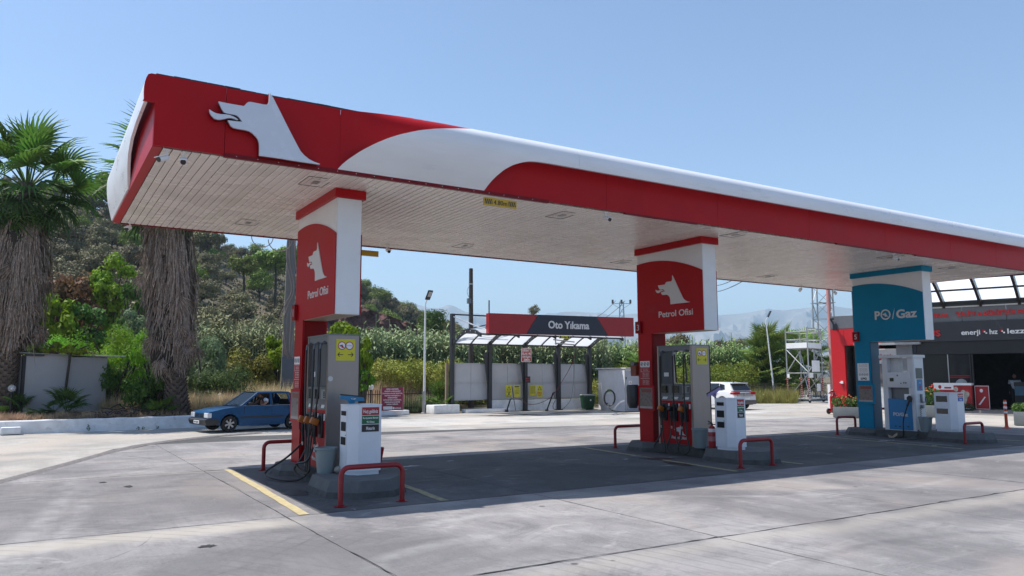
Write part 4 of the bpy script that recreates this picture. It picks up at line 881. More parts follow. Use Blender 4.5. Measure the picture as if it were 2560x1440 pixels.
for s in (-1, 1):
    part("pillar", car, cb if s < 0 else cb, lambda b: (strip(b, [(.80, .9), (.70, .9), (.08, 1.34), (.14, 1.36)], s), strip(b, [(-.32, .9), (-.40, .9), (-.42, 1.34), (-.34, 1.34)], s),
        strip(b, [(-1.15, .9), (-1.62, .9), (-1.22, 1.30), (-1.13, 1.34)], s), strip(b, [(-1.14, .9), (-1.19, .9), (-1.06, 1.34), (-1.0, 1.34)], s), strip(b, [(.10, 1.33), (.12, 1.385), (-1.1, 1.385), (-1.2, 1.33), (-.6, 1.35)], s)))
    part("window_trim", car, alum, lambda b: b.box((-1.5, s*.742-.008, .897), (.74, s*.742+.004, .912)))
part("silver_trim", car, alum, lambda b: [strip(b, [(.83, .9), (.80, .9), (.14, 1.355), (.17, 1.365)], s, th=.04) for s in (-1, 1)])
rf = MB(); rp = []
for i in range(9):
    x = .13-1.32*i/8; zc = 1.395+.02*math.sin(math.pi*i/8)
    for j in range(9):
        y = -.60+1.2*j/8; rp.append((x, y, zc-.05*(abs(y)/.6)**3))
rf.add(rp, [(i*9+j, i*9+j+1, (i+1)*9+j+1, (i+1)*9+j) for i in range(8) for j in range(8)]); rf.add([(p[0], p[1], p[2]-.03) for p in rp], [(i*9+j, (i+1)*9+j, (i+1)*9+j+1, i*9+j+1) for i in range(8) for j in range(8)])
rf.build("roof", cb, car, True)
part("windscreen", car, glassc, lambda b: b.add([(.79, -.70, .905), (.79, .70, .905), (.12, .58, 1.37), (.12, -.58, 1.37)], [(0, 1, 2, 3)]))
part("rear_screen", car, glassc, lambda b: b.add([(-1.62, -.68, .905), (-1.62, .68, .905), (-1.2, .58, 1.34), (-1.2, -.58, 1.34)], [(0, 3, 2, 1)]))
part("quarter_glass", car, glassc, lambda b: [b.add([gh(-1.19, .92, s), gh(-1.5, .92, s), gh(-1.2, 1.28, s), gh(-1.08, 1.32, s)], [(0, 1, 2, 3)]) for s in (-1, 1)])
part("far_side_glass", car, glassmat("tinted_glass", (.05, .06, .065), .6), lambda b: (b.add([gh(.68, .92, -1.), gh(-.30, .92, -1), gh(-.33, 1.33, -1), gh(.10, 1.33, -1)], [(0, 1, 2, 3)])))
part("rear_door_glass", car, glassmat("tinted_glass"), lambda b: b.add([gh(-.42, .92, -1), gh(-1.12, .92, -1), gh(-1.02, 1.32, -1), gh(-.44, 1.33, -1)], [(0, 1, 2, 3)]))
part("interior", car, mat("car_interior", (.02, .02, .022), .8), lambda b: (b.box((-1.45, -.66, .5), (.85, .66, .72)), b.box((.5, -.64, .72), (.9, .64, .90))))
for y in (-.33, .33): part("seat", car, mat("seat_grey", (.05, .05, .055), .9), lambda b: (b.box((-.35, y-.23, .55), (.15, y+.23, .74), bev=.04), b.box((-.5, y-.23, .7), (-.36, y+.23, 1.12), bev=.04), b.box((-.49, y-.12, 1.14), (-.4, y+.12, 1.28), bev=.03)))
part("seat", car, mat("seat_grey", (0, 0, 0)), lambda b: (b.box((-1.3, -.6, .55), (-.8, .6, .74), bev=.04), b.box((-1.45, -.6, .7), (-1.3, .6, 1.1), bev=.04)))
for s in (-1, 1):
    part("side_moulding", car, cpl, lambda b: b.box((-.86, s*.808-.008, .47), (.86, s*.808+.008, .53)))
    part("door_seam", car, dark, lambda b: (b.box((.70, s*.803-.008, .26), (.71, s*.803+.0, .9)), b.box((-.36, s*.803-.008, .24), (-.35, s*.803+.0, .9)), b.box((-1.02, s*.803-.004, .62), (-1.014, s*.803, .9))))
    part("door_handle", car, cpl, lambda b: (b.box((-.27, s*.80-.02, .80), (-.10, s*.80+.02, .835)), b.box((-1.0, s*.79-.02, .80), (-.86, s*.79+.02, .835))))
    part("mirror", car, cpl, lambda b: b.box((.46, s*.86-.09, .92), (.58, s*.86+.09, 1.04), bev=.035), True)
    part("headlight", car, mat("headlight_white", (.66, .68, .70), .12, var=.05), lambda b: b.box((1.86, min(s*.43, s*.765), .51), (2.012, max(s*.43, s*.765), .685), bev=.02))
    for x, nm in ((XF, 1), (XR_, 1)): wheel(car, x, s*.70, rw, .185, 6, s)
    b_ = MB(); b_.tube([(p[0], s*.808, p[1]) for p in arc_pts(XF, rw, .365, 168, 12, 12)], .014, 6); b_.build("arch_lip", cb, car, True)
bump_ = [(1.62, .26), (1.62, .47), (1.98, .49), (2.07, .47), (2.09, .40), (2.04, .27), (1.95, .25), (1.6, .28)]
slab_body("front_bumper", car, bump_, .835, cpl, tp, .03); slab_body("rear_bumper", car, [(-1.7, .28), (-1.7, .44), (-2.08, .45), (-2.1, .3), (-2.05, .26)][::-1], .80, cpl, tp, .03)
part("bumper_strip", car, mgrey, lambda b: b.box((2.05, -.66, .445), (2.085, .66, .465)))
part("grille", car, cb, lambda b: b.box((1.95, -.41, .52), (1.998, .41, .67))); part("grille_slots", car, dark, lambda b: [b.box((1.99, y0, z), (2.004, y1, z+.045)) for z in (.535, .595) for y0, y1 in ((-.38, -.05), (.05, .38))])
part("number_plate", car, signw, lambda b: b.box((2.088, -.24, .31), (2.098, .24, .42))); text("07 KS 83", frame((0, 1, 0), (0, 0, 1), (2.0985, 0, .365)), .065, signk, car, w=.38, bold=.02)
part("wiper", car, dark, lambda b: (b.tube([(.82, -.1, .93), (.72, .38, .965)], .008, 5), b.tube([(.82, .5, .93), (.70, -.2+.1, .97)], .006, 5)))
part("dash_paper", car, signw, lambda b: b.box((.52, .08, .905), (.74, .5, .93)))
part("tail_light", car, signr, lambda b: [b.box((-2.06, s*.6-.14, .58), (-2.02, s*.6+.14, .74)) for s in (-1, 1)])
# driver sits on the left side of the car (towards +y = camera side is the driver's side)
sd = 1
per = thing("person", "driver in the blue car, short white sleeve, bare forearm resting on the open window sill", "person", car.location, car.rotation_euler.z); per.scale = (.9, .9, .9)
J = [(-.12, .33, .72), (-.17, .33, .90), (-.20, .34, 1.10), (-.17, .34, 1.19), (-.14, .34, 1.25), (-.18, .47, 1.12), (-.20, .60, 1.09), (-.16, .735, .985), (-.06, .78, .945), (.02, .80, .93), (-.18, .2, 1.1), (.0, .14, .95), (.2, .2, .95), (.12, .33, .72), (.3, .33, .7)]
Eg = [(0, 1), (1, 2), (2, 3), (3, 4), (2, 5), (5, 6), (6, 7), (7, 8), (8, 9), (2, 10), (10, 11), (11, 12), (0, 13), (13, 14)]
human("body", per, J, Eg, [.14, .13, .12, .055, .055, .07, .055, .042, .03, .022, .07, .045, .04, .09, .07], skin)
part("head", per, skin, lambda b: head(b, (-.10, .34, 1.27), .85), True); part("hair", per, hairm, lambda b: b.ball((-.125, .34, 1.295), (.09, .075, .09), 8), True)
part("fingers", per, skin, lambda b: [b.tube([(.02, .80+.012*k-.02, .935), (.06, .805+.012*k-.02, .93), (.085, .81+.012*k-.02, .905)], [.011, .010, .008], 6) for k in range(4)]+[b.tube([(.0, .775, .935), (.035, .765, .94)], [.011, .009], 6)], True)
human("shirt", per, J[:3]+[J[5], J[6], (-.185, .665, 1.04)], [(0, 1), (1, 2), (2, 3), (3, 4), (4, 5)], [.155, .145, .135, .085, .072, .066], cloth_d)
part("sleeve", per, cloth_w, lambda b: b.tube([(-.195, .56, 1.10), (-.20, .63, 1.085), (-.18, .685, 1.035)], [.078, .08, .074], 10), True)

# ---- white hatchback seen from behind
g0 = Vector((30.75, 19.0, 0))
hb = thing("white_hatchback_car", "white hatchback seen from its rear left side, parked near the fence", "car", g0, R(90))
gw = mat("car_white", (.70, .71, .73), .2, var=.03, coat=.5)
XF, XR_, rw = 1.32, -1.32, .33
prof = [(-2.02, .30), (XR_-.40, .22)]+arc_pts(XR_, rw, .37, 190, -10)+[(XR_+.44, .2), (XF-.44, .2)]+arc_pts(XF, rw, .37, 190, -10)+[(1.85, .24), (2.1, .35), (2.14, .6), (2.0, .80), (1.2, .97), (.9, .99), (-1.7, .985), (-1.98, .92), (-2.12, .70), (-2.13, .45)]
def tg(c):
    x, y, z = c; k = 1-.08*max(0, x-1.1)**1.3-.10*max(0, -x-1.5)-.10*max(0, z-.62)-.08*max(0, .42-z); return (x, y*k, z)
slab_body("body", hb, prof, .895, gw, tg, .06)
gprof = [(.98, .97), (.25, 1.38), (-.1, 1.445), (-.9, 1.45), (-1.5, 1.40), (-1.62, 1.38), (-1.93, .97)]
def tg2(c):
    x, y, z = c; return (x, y*(1-.34*max(0, z-.97))*(1-.05*max(0, -x-.8)), z)
slab_body("greenhouse", hb, gprof[::-1], .80, gw, tg2, .05)
def gy(x, z, s): return (x, s*(.803*(1-.34*max(0, z-.97))*(1-.05*max(0, -x-.8))+.004), z)
for s in (-1, 1):
    part("side_glass", hb, glassk, lambda b: (b.add([gy(.80, 1.0, s), gy(-.1, 1.0, s), gy(-.12, 1.37, s), gy(.30, 1.33, s)], [(0, 1, 2, 3)]), b.add([gy(-.18, 1.0, s), gy(-.95, 1.0, s), gy(-1.0, 1.37, s), gy(-.2, 1.375, s)], [(0, 1, 2, 3)]), b.add([gy(-1.0, 1.0, s), gy(-1.42, 1.06, s), gy(-1.36, 1.30, s), gy(-1.04, 1.36, s)], [(0, 1, 2, 3)])))
    part("tail_light", hb, mat("tail_red", (.45, .01, .01), .15), lambda b: (b.box((-2.16, min(s*.42, s*.80), .80), (-2.03, max(s*.42, s*.80), .93), bev=.02), b.box((-2.1, s*.83-.03, .81), (-1.86, s*.83+.02, .92), bev=.015)))
    part("mirror", hb, dark, lambda b: b.box((.6, s*.95-.09, 1.0), (.75, s*.95+.09, 1.13), bev=.03)); part("door_seam", hb, dark, lambda b: (b.box((-.15, s*.893-.004, .3), (-.144, s*.893+.002, .98)), b.box((.82, s*.893-.004, .3), (.826, s*.893+.002, .95))))
    part("door_handle", hb, gw, lambda b: (b.box((-.1, s*.885-.02, .82), (.1, s*.885+.02, .85)), b.box((-1.05, s*.88-.02, .84), (-.86, s*.88+.02, .87))))
    for x in (XF, XR_): wheel(hb, x, s*.79, rw, .21, 5, s)
part("rear_screen", hb, glassk, lambda b: b.add([(-1.935, -.66, 1.02), (-1.935, .66, 1.02), (-1.675, .58, 1.36), (-1.675, -.58, 1.36)], [(0, 3, 2, 1)]))
part("spoiler", hb, gw, lambda b: b.box((-1.82, -.6, 1.365), (-1.5, .6, 1.41), bev=.015)); part("rear_bumper", hb, mat("bumper_grey", (.10, .10, .105), .45), lambda b: b.box((-2.19, -.82, .28), (-1.95, .82, .50), bev=.05), True)
part("tailgate_panel", hb, mat("tailgate_shade", (.36, .36, .37), .3, metal=.3), lambda b: b.box((-2.145, -.6, .70), (-2.08, .6, .90), bev=.02), True)
part("number_plate", hb, signw, lambda b: b.box((-2.2, -.26, .53), (-2.185, .26, .63))); part("badge", hb, alum, lambda b: b.cyl((-2.155, 0, .82), (-2.14, 0, .82), .05, n=16))
part("antenna", hb, dark, lambda b: b.prism([(-.06, 0), (.06, 0), (-.04, .06)], -.012, .012, mx=Matrix.Translation((-1.35, 0, 1.42)) @ XZ)); part("underbody", hb, mat("recess_black", (0, 0, 0)), lambda b: b.box((-2.0, -.72, .25), (2.0, .72, .55)))
# ================================================================ left: kerb wall, shed, lamps
kw = thing("kerb_wall", "long low whitewashed kerb wall along the left verge", "kerb wall")
kp = [(-22, 16.3), (-8, 17.0), (-1.94, 17.45), (1.37, 17.63), (3.65, 17.84), (6.0, 18.3), (8.6, 19.6), (10.2, 20.9)]
vs = []; fs = []; N_ = 0
fine = []
for a, c in zip(kp[:-1], kp[1:]):
    k = max(2, int(math.dist(a, c)/.4))
    fine += [(a[0]+(c[0]-a[0])*i/k, a[1]+(c[1]-a[1])*i/k) for i in range(k)]
fine.append(kp[-1])
for i, p in enumerate(fine):
    a = Vector(fine[max(i-1, 0)]); c = Vector(fine[min(i+1, len(fine)-1)]); d = (c-a).normalized(); n_ = Vector((-d.y, d.x)); hh = .40 + random.uniform(-.012, .012)
    for o_, z_ in ((-.0, -.03), (.015, hh-.03), (.05, hh), (.22, hh), (.25, hh-.03), (.25, .0)): vs.append((p[0]+n_.x*o_+random.uniform(-.006, .006), p[1]+n_.y*o_+random.uniform(-.006, .006), z_))
for i in range(len(fine)-1):
    for k in range(5): fs.append((i*6+k, (i+1)*6+k, (i+1)*6+k+1, i*6+k+1))
o = MB().add(vs, fs).build("wall", whitew, kw)
def boxthing(name, label, cat, loc, size, m, rz=0., bev=.02, group=None):
    b = MB(); b.box((-size[0]/2, -size[1]/2, 0), (size[0]/2, size[1]/2, size[2]), bev=bev); o = b.build(name, m, None, True)
    o.location = loc; o.rotation_euler = (0, 0, rz); return tag(o, label, cat, group)
boxthing("kerb_block", "short whitewashed concrete block at the left edge in front of the kerb wall", "block", at(26, 1086), (.52, .28, .22), whitew, R(3), .03)
boxthing("kerb_block", "white stepped kerb block right of the street lamp, before the car wash", "block", (15.75, 22.35, -.02), (1.5, .7, .42), whitew, R(8), .03)
boxthing("kerb_block", "low white kerb under the pink notice board", "block", (12.9, 21.95, -.02), (1.9, .35, .22), whitew, R(18), .03)
boxthing("kerb_block", "low white kerb stone in front of the first car wash panel", "block", (18.05, 22.15, -.02), (2.5, .5, .18), whitew, R(-1), .03)
boxthing("kerb_block", "white kerb block right of the white hatchback, in front of the railing", "block", (*at(1905, 1004).xy, -.02), (2.2, .7, .5), whitew, R(-30), .03)
boxthing("kerb_block", "white kerb behind the scaffold tower wheels", "block", (*at(2050, 996).xy, -.02), (2.6, .6, .3), whitew, R(-20), .03)
# shed
shed = thing("shed", "pale concrete panel shed with a thin flat roof between the palms", "shed", (-.2, 20.35, .3))
A_, B_ = Vector((-1.22, -.35, 0)), Vector((1.33, .68, 0))
ang = math.atan2(B_.y-A_.y, B_.x-A_.x); wL = (B_-A_).length
shed.location = (-.2+A_.x, 20.35+A_.y, .28); shed.rotation_euler = (0, 0, ang)
pn = mat("shed_panel", (.46, .45, .455), .8, var=.06, scale=1.2, bump=.15, dirt=((.3, .29, .28), .66, 1.1))
bx("wall_panel", shed, (0, 0, 0), (wL*.497, .06, 2.25), pn); bx("wall_panel", shed, (wL*.503, 0, 0), (wL, .06, 2.18), pn)
bx("seam_strip", shed, (wL*.497, .02, 0), (wL*.503, .05, 2.2), dgrey)
bx("side_wall", shed, (0, .065, 0), (.06, 2.4, 2.2), pn); bx("side_wall", shed, (wL-.06, .065, 0), (wL, 2.4, 2.2), pn); bx("back_wall", shed, (.061, 2.34, 0), (wL-.061, 2.4, 2.2), pn)
bx("corner_post", shed, (-.10, -.02, 0), (-.005, .08, 2.22), signk); bx("roof_bracket", shed, (-.05, -.06, 2.19), (.55, -.005, 2.27), dgrey)
b_ = MB(); b_.add([(-.15, -.12, 2.28), (wL+.02, -.12, 2.20), (wL+.02, 2.6, 2.26), (-.15, 2.6, 2.34), (-.15, -.12, 2.31), (wL+.02, -.12, 2.23), (wL+.02, 2.6, 2.29), (-.15, 2.6, 2.37)], [(0, 3, 2, 1), (4, 5, 6, 7), (0, 1, 5, 4), (1, 2, 6, 5), (2, 3, 7, 6), (3, 0, 4, 7)]); b_.build("roof", mat("roof_fibre", (.35, .33, .31), .8, var=.2), shed)
bx("roof_batten", shed, (wL-.5, -.2, 2.235), (wL+.55, -.14, 2.27), whitew)
b_ = MB()
for i in range(420):
    x, y = random.uniform(-.1, wL-.2), random.uniform(-.15, .5); s_ = random.uniform(.05, .16); a = random.uniform(0, 6.28)
    b_.add([(x, y, 2.33-.03*x/wL+random.uniform(0, .05)), (x+s_*math.cos(a), y+s_*math.sin(a), 2.33-.03*x/wL+random.uniform(0, .07)), (x+s_*.5*math.cos(a+.6), y+s_*.5*math.sin(a+.6), 2.32-.03*x/wL+random.uniform(0, .08))], [(0, 1, 2)])
b_.build("leaf_litter", mat("dead_leaf", (.26, .19, .13), .9, var=.4, rand=.2), shed, kind='stuff')
bx("second_shed_wall", shed, (-1.9, .9, 0), (-.12, .96, 2.2), mat("shed_brown", (.22, .2, .19), .8, var=.1))
globe = glassmat("lamp_globe", (.8, .8, .82), .3, .05)
def globe_lamp(p, label, h=.95, gr=.12, gm=globe):
    r = thing("globe_lamp", label, "garden lamp", p, 0, "low black garden lamps with glass globes")
    part("post", r, signk, lambda b: (b.cyl((0, 0, 0), (0, 0, h), .035, n=10), b.cyl((0, 0, 0), (0, 0, .04), .07, n=12), b.cyl((0, 0, h-.03), (0, 0, h+.02), .06, .05, n=12)))
    part("globe", r, gm, lambda b: b.ball((0, 0, h+gr+.01), gr, 12), True); part("bulb", r, signw, lambda b: b.ball((0, 0, h+gr), .04, 6), True); return r
globe_lamp((*spot(32, 25.6).xy, .30), "globe lamp at the left edge in front of the concrete shed", .95)
globe_lamp((*spot(552, 29.6).xy, .20), "globe lamp just behind the bonnet of the blue car", .72, .10)
globe_lamp((*spot(928, 33.5).xy, .05), "white globe lamp on a black post left of the pink notice board", 1.1, .13, mat("opal_globe", (.75, .74, .72), .2))
# concrete utility pole with cables
pp = spot(718, 33.5)
up = thing("utility_pole", "tall grey concrete utility pole with looping cables behind the blue car", "pole", (pp.x, pp.y, 0), R(-12))
cpm = mat("pole_concrete", (.27, .255, .24), .85, var=.12, scale=2, bump=.2)
def taperbox(b, w0, d0, w1, d1, z0, z1): b.add([(-w0, -d0, z0), (w0, -d0, z0), (w0, d0, z0), (-w0, d0, z0), (-w1, -d1, z1), (w1, -d1, z1), (w1, d1, z1), (-w1, d1, z1)], [(0, 3, 2, 1), (4, 5, 6, 7), (0, 1, 5, 4), (1, 2, 6, 5), (2, 3, 7, 6), (3, 0, 4, 7)])
part("shaft", up, cpm, lambda b: taperbox(b, .28, .2, .15, .12, 0, 10)); part("box", up, mat("steel_blue_box", (.10, .125, .16), .5, var=.1), lambda b: b.box((-.26, -.30, .1), (.38, -.22, 2.6)))
part("box_ribs", up, mgrey, lambda b: [b.box((-.1, -.31, .5+.1*k), (.25, -.3, .53+.1*k)) for k in range(12)])
for k in range(5):
    x = -.12+.07*k; part("cable", up, mat("cable_pinkish", (.34, .26, .25), .6) if k != 2 else mgrey, lambda b: b.tube(bez([(x, -.27, 8.6), (x+.05*k-.1, -.31, 7), (x+.16+.03*k, -.34, 5.6), (x-.08+.02*k, -.33, 4.9-.1*k), (x-.3+.09*k, -.33, 4.1), (x-.05, -.31, 2.9), (x+.1, -.29, 2.55)], 7), .019, 5), smooth=True)
part("cable", up, mat("cable_pinkish", (0, 0, 0)), lambda b: (b.tube([( -.5+.5*math.cos(t), -.2, 7.75+.5*math.sin(t)) for t in [R(180+i*12) for i in range(16)]], .02, 5), b.tube([(-1.25+.45*math.cos(t), -.2, 7.85+.45*math.sin(t)) for t in [R(180+i*12) for i in range(16)]], .02, 5)))
# railing
iron = mat("rail_iron", (.035, .028, .024), .7, var=.3, dirt=((.12, .05, .03), .6, 6))
def railing(a, b_, n, label, h=1.0, z0=.12, posts=()):
    a, b_ = Vector(a), Vector(b_); r = thing("railing", label, "railing", (a.x, a.y, z0), math.atan2((b_-a).y, (b_-a).x)); L_ = (b_-a).length
    q = MB(); q.box((-.012, -.012, 0), (.012, .012, h)); q.add([(-.012, -.012, h), (.012, -.012, h), (.012, .012, h), (-.012, .012, h), (0, 0, h+.06)], [(0, 1, 4), (1, 2, 4), (2, 3, 4), (3, 0, 4)]); pm_ = q.mesh("picket", iron)
    for i in range(n+1):
        o = link("picket", pm_, r); o.location = (L_*i/n, 0, random.uniform(-.01, .01)); o.rotation_euler = (0, random.uniform(-.02, .02), 0)
    for z in (.1, h-.18): bx("rail", r, (-.05, -.02, z), (L_+.05, -.013, z+.035), iron)
    for t in posts: bx("post", r, (L_*t-.03, -.05, -.1), (L_*t+.03, .01, h+.05), iron)
    return r
f0, f1 = spot(886, 35.5), spot(1128, 40.5); railing((f0.x, f0.y), (f1.x, f1.y), 46, "dark iron railing behind the pink notice board and street lamp", .95, .12, (.3, .995))
f0, f1 = spot(1862, 50), spot(1962, 55); railing((f0.x, f0.y), (f1.x, f1.y), 26, "dark iron railing right of the white hatchback", 1.15, .1)
f0, f1 = spot(1962, 55.3), spot(2075, 57); railing((f0.x, f0.y), (f1.x, f1.y), 28, "dark iron railing behind the scaffold tower", 1.15, .1)
# notice board
nb = at(980, 1033, .2); r = thing("notice_board", "pink notice board with white Turkish text on the low kerb by the railing", "notice board", (12.85, 21.75, .2), R(-9))
bx("board", r, (-.50, -.02, .02), (.50, .02, 1.07), signm); bx("edge", r, (-.515, -.015, .01), (-.50, .015, 1.08), alum); bx("edge", r, (.50, -.015, .01), (.515, .015, 1.08), alum)
for i, s_ in enumerate(["DEĞERLİ MÜŞTERİMİZ,", "KENDİNİZ ve PERSONELİMİZİ", "İSTASYONDA ARAÇSIZ TEHDİTTEN,", "TAŞITINIZ VE BAGAJINIZLA ve", "DEĞERLERİNİZİ", "KEYİFLİ MOTORAL GELDİĞİNİZDE,", "ZARARLARDAN ÜCRETSİZ", "SORUMLU DEĞİLDİR."]):
    text(s_, frame(*FRONT, (0, -.021, .985-.098*i)), .05, signw, r, w=(.58, .74, .94, .76, .44, .84, .72, .54)[i], bold=.03, ex=.001)
bx("white_patch", r, (-.42, -.023, .06), (.0, -.0205, .20), signw); text("A7GAS", frame(*FRONT, (.27, -.021, .12)), .07, signw, r, w=.28, bold=.03, ex=.001); part("round_mark", r, signw, lambda b: b.cyl((.06, -.022, .12), (.06, -.02, .12), .05, n=14))
# street lamps
def street_lamp(p, h, label, lean=0., yaw=0.):
    r = thing("street_lamp", label, "street lamp", p, yaw, "white street lamps"); r.rotation_euler = (0, lean, yaw)
    part("pole", r, mat("lamp_pole_white", (.70, .71, .73), .4), lambda b: (b.cyl((0, 0, 0), (0, 0, h*.93), .065, .04, n=12), b.tube([(0, 0, h*.93), (.02, 0, h*.955), (.12, 0, h*.985), (.2, 0, h)], .03, 8), b.box((-.1, -.1, 0), (.1, .1, .03))))
    part("base_sleeve", r, galv, lambda b: b.cyl((0, 0, .03), (0, 0, 1.05), .085, n=12)); mx = Matrix.Translation((.26, 0, h+.1)) @ Matrix.Rotation(R(-58), 4, 'Y')
    hd_ = part("lamp_head", r, signk, lambda b: b.box((-.2, -.14, -.035), (.32, .14, .035), mx=mx, bev=.02)); part("led_panel", hd_, mat("led_panel", (.45, .44, .4), .3), lambda b: b.box((-.02, -.1, -.042), (.26, .1, -.036), mx=mx)); return r
street_lamp((*at(1060, 1033).xy, 0), 5.55, "white street lamp in front of the railing, left of the car wash", 0, R(-78))
street_lamp((*at(1938, 1003).xy, 0), 6.0, "leaning white street lamp beside the white hatchback and big palm", R(-4.5), R(-28))
# wooden pole
wpx = spot(1178, 43.5); r = thing("wooden_pole", "old wooden utility pole rising behind the car wash", "pole", (wpx.x, wpx.y, 0)); part("shaft", r, wood, lambda b: (b.cyl((0, 0, 0), (-.05, 0, 7.95), .17, .115, n=12)), True)
part("band", r, alum, lambda b: b.cyl((-.045, 0, 7.0), (-.045, 0, 7.07), .135, n=12)); part("junction_box", r, mgrey, lambda b: b.box((-.3, -.15, 5.9), (-.1, .02, 6.2))); part("cable", r, mgrey, lambda b: (b.tube(bez([(-.2, -.1, 6.2), (-.35, -.1, 6.6), (-.17, -.12, 7.0)], 6), .012, 5), b.tube([(-.2, -.1, 5.9), (-.22, -.1, .3)], .012, 5)))

# ================================================================ car wash
WX0, WX1, WY = 16.6, 25.15, 22.75
cw_ = thing("car_wash_bay", "open grey steel car wash bay with white roof sheets and grey screen panels", "car wash")
fm = mat("frame_grey", (.045, .048, .053), .45, var=.12, metal=.2)
PX = [spot(u, d).xy for u, d in ((1130, 37.6), (1224, 38.6), (1313, 39.7), (1396, 40.9), (1474, 42.0))]
for i, p in enumerate(PX):
    h_ = 4.85 if i == 0 else 3.55
    part("post", cw_, fm, lambda b: (b.box((p.x-.09, p.y-.1, 0), (p.x+.09, p.y+.1, h_)), b.box((p.x-.17, p.y-.17, 0), (p.x+.17, p.y+.17, .02))))
    if i: part("brace", cw_, fm, lambda b: b.prism([(-.34, 2.95), (-.08, .85), (-.08, 2.95)], -.02, .02, mx=Matrix.Translation((p.x, p.y, 0)) @ XZ))
wd = (PX[4]-PX[0]).normalized(); wn = Vector((wd.y, -wd.x)); wl_ = (PX[4]-PX[0]).length; wa = math.atan2(wd.y, wd.x)
WM = Matrix.Translation((PX[0].x, PX[0].y, 0)) @ Matrix.Rotation(wa, 4, 'Z')      # local x along the posts, -y towards the camera
seg = [((p-PX[0]).dot(wd)) for p in PX]
ly = .16
for i in range(4):
    a, c = seg[i]+.0, seg[i+1]
    n = 2 if i else 3
    edges_ = [a, a+(c-a)*.13, a+(c-a)*.55, c] if i == 0 else [a, (a+c)/2+.15, c]
    for x0, x1 in zip(edges_[:-1], edges_[1:]):
        for z0, z1 in ((.62, 1.42), (1.46, 2.38)):
            b_ = MB(); b_.box((x0+.006, ly, z0), (x1-.006, ly+.05, z1), mx=WM); b_.build("screen_panel", lgrey, cw_)
    for z in (.58, 1.42, 2.38):
        b_ = MB(); b_.box((a+.09, ly-.03, z), (c-.09, ly+.06, z+.04), mx=WM); b_.build("rail", alum, cw_)
b_ = MB(); b_.box((seg[1]+.2, ly-.1, 0), (seg[4]+.1, ly+.12, .55), mx=WM, bev=.02); b_.build("base_kerb", whitew, cw_)
b_ = MB(); b_.box((-.25, ly-.02, .05), (-.12, ly+.1, 2.42), mx=WM); b_.build("end_board", mat("raw_board", (.35, .25, .18), .8), cw_)
# curved roof ribs and sheets: barrel rising from the posts towards the camera
def rib_pt(t, lift=0.):      # t 0..1 from back post to front tip
    y = .0-2.9*t; z = 3.35+.95*math.sin(math.pi*(.12+.62*t))-.33; return y, z+lift
for i in range(5):
    b_ = MB(); n = 12; vs = []
    for k in range(n+1):
        t = k/n; y, z = rib_pt(t); vs += [(seg[i]-.04, y, z-.14), (seg[i]+.04, y, z-.14), (seg[i]+.04, y, z+.02), (seg[i]-.04, y, z+.02)]
    fs = [(k*4+j, k*4+(j+1) % 4, (k+1)*4+(j+1) % 4, (k+1)*4+j) for k in range(n) for j in range(4)]+[(3, 2, 1, 0), (n*4, n*4+1, n*4+2, n*4+3)]
    b_.add([WM @ Vector(v) for v in vs], fs); rb = b_.build("roof_rib", fm, cw_)
    b_ = MB()
    for k in range(2, 11, 2): y, z = rib_pt(k/n); b_.cyl(WM @ Vector((seg[i]-.045, y, z-.06)), WM @ Vector((seg[i]+.045, y, z-.06)), .035, n=8)
    b_.build("hole_ring", frost, rb)
for i in range(4):
    for j, (x0, x1) in enumerate(((seg[i]+.05, (seg[i]+seg[i+1])/2-.03), ((seg[i]+seg[i+1])/2+.03, seg[i+1]-.05))):
        for (ta, tb) in ((0.0, .36), (.38, .70), (.72, 1.)):
            b_ = MB(); n = 4; vs = []
            for k in range(n+1):
                y, z = rib_pt(ta+(tb-ta)*k/n, .03); vs += [(x0, y, z), (x1, y, z)]
            b_.add([WM @ Vector(v) for v in vs], [(2*k, 2*k+1, 2*k+3, 2*k+2) for k in range(n)]); b_.build("roof_sheet", frost2, cw_)
    for tt in (0, .37, .71, 1.):
        y, z = rib_pt(tt); b_ = MB(); b_.box((seg[i]+.04, y-.025, z-.05), (seg[i+1]-.04, y+.025, z+.02), mx=WM); b_.build("purlin", fm, cw_)
    b_ = MB(); vs = []
    for k in range(9):
        y, z = rib_pt(k/8, .025); vs += [((seg[i]+seg[i+1])/2-.03, y, z-.05), ((seg[i]+seg[i+1])/2+.03, y, z-.05), ((seg[i]+seg[i+1])/2+.03, y, z), ((seg[i]+seg[i+1])/2-.03, y, z)]
    b_.add([WM @ Vector(v) for v in vs], [(k*4+j, k*4+(j+1) % 4, (k+1)*4+(j+1) % 4, (k+1)*4+j) for k in range(8) for j in range(4)]); b_.build("glazing_bar", fm, cw_)
part("top_bar", cw_, fm, lambda b: (b.box((-.05, -.03, 4.78), (seg[1]+.4, .03, 4.85), mx=WM), b.cyl(WM @ Vector((0, 0, 3.9)), WM @ Vector((seg[1]+.5, -.6, 4.55)), .03, n=6), b.cyl(WM @ Vector((seg[1]-.1, -.2, 3.6)), WM @ Vector((seg[1]-.1, -.2, 5.6)), .035, n=6)))
part("white_stay", cw_, whitew, lambda b: b.tube([WM @ Vector(v) for v in ((0, -.1, 4.7), (1.2, -.5, 4.2), (2.4, -1.1, 3.75))], .03, 6))
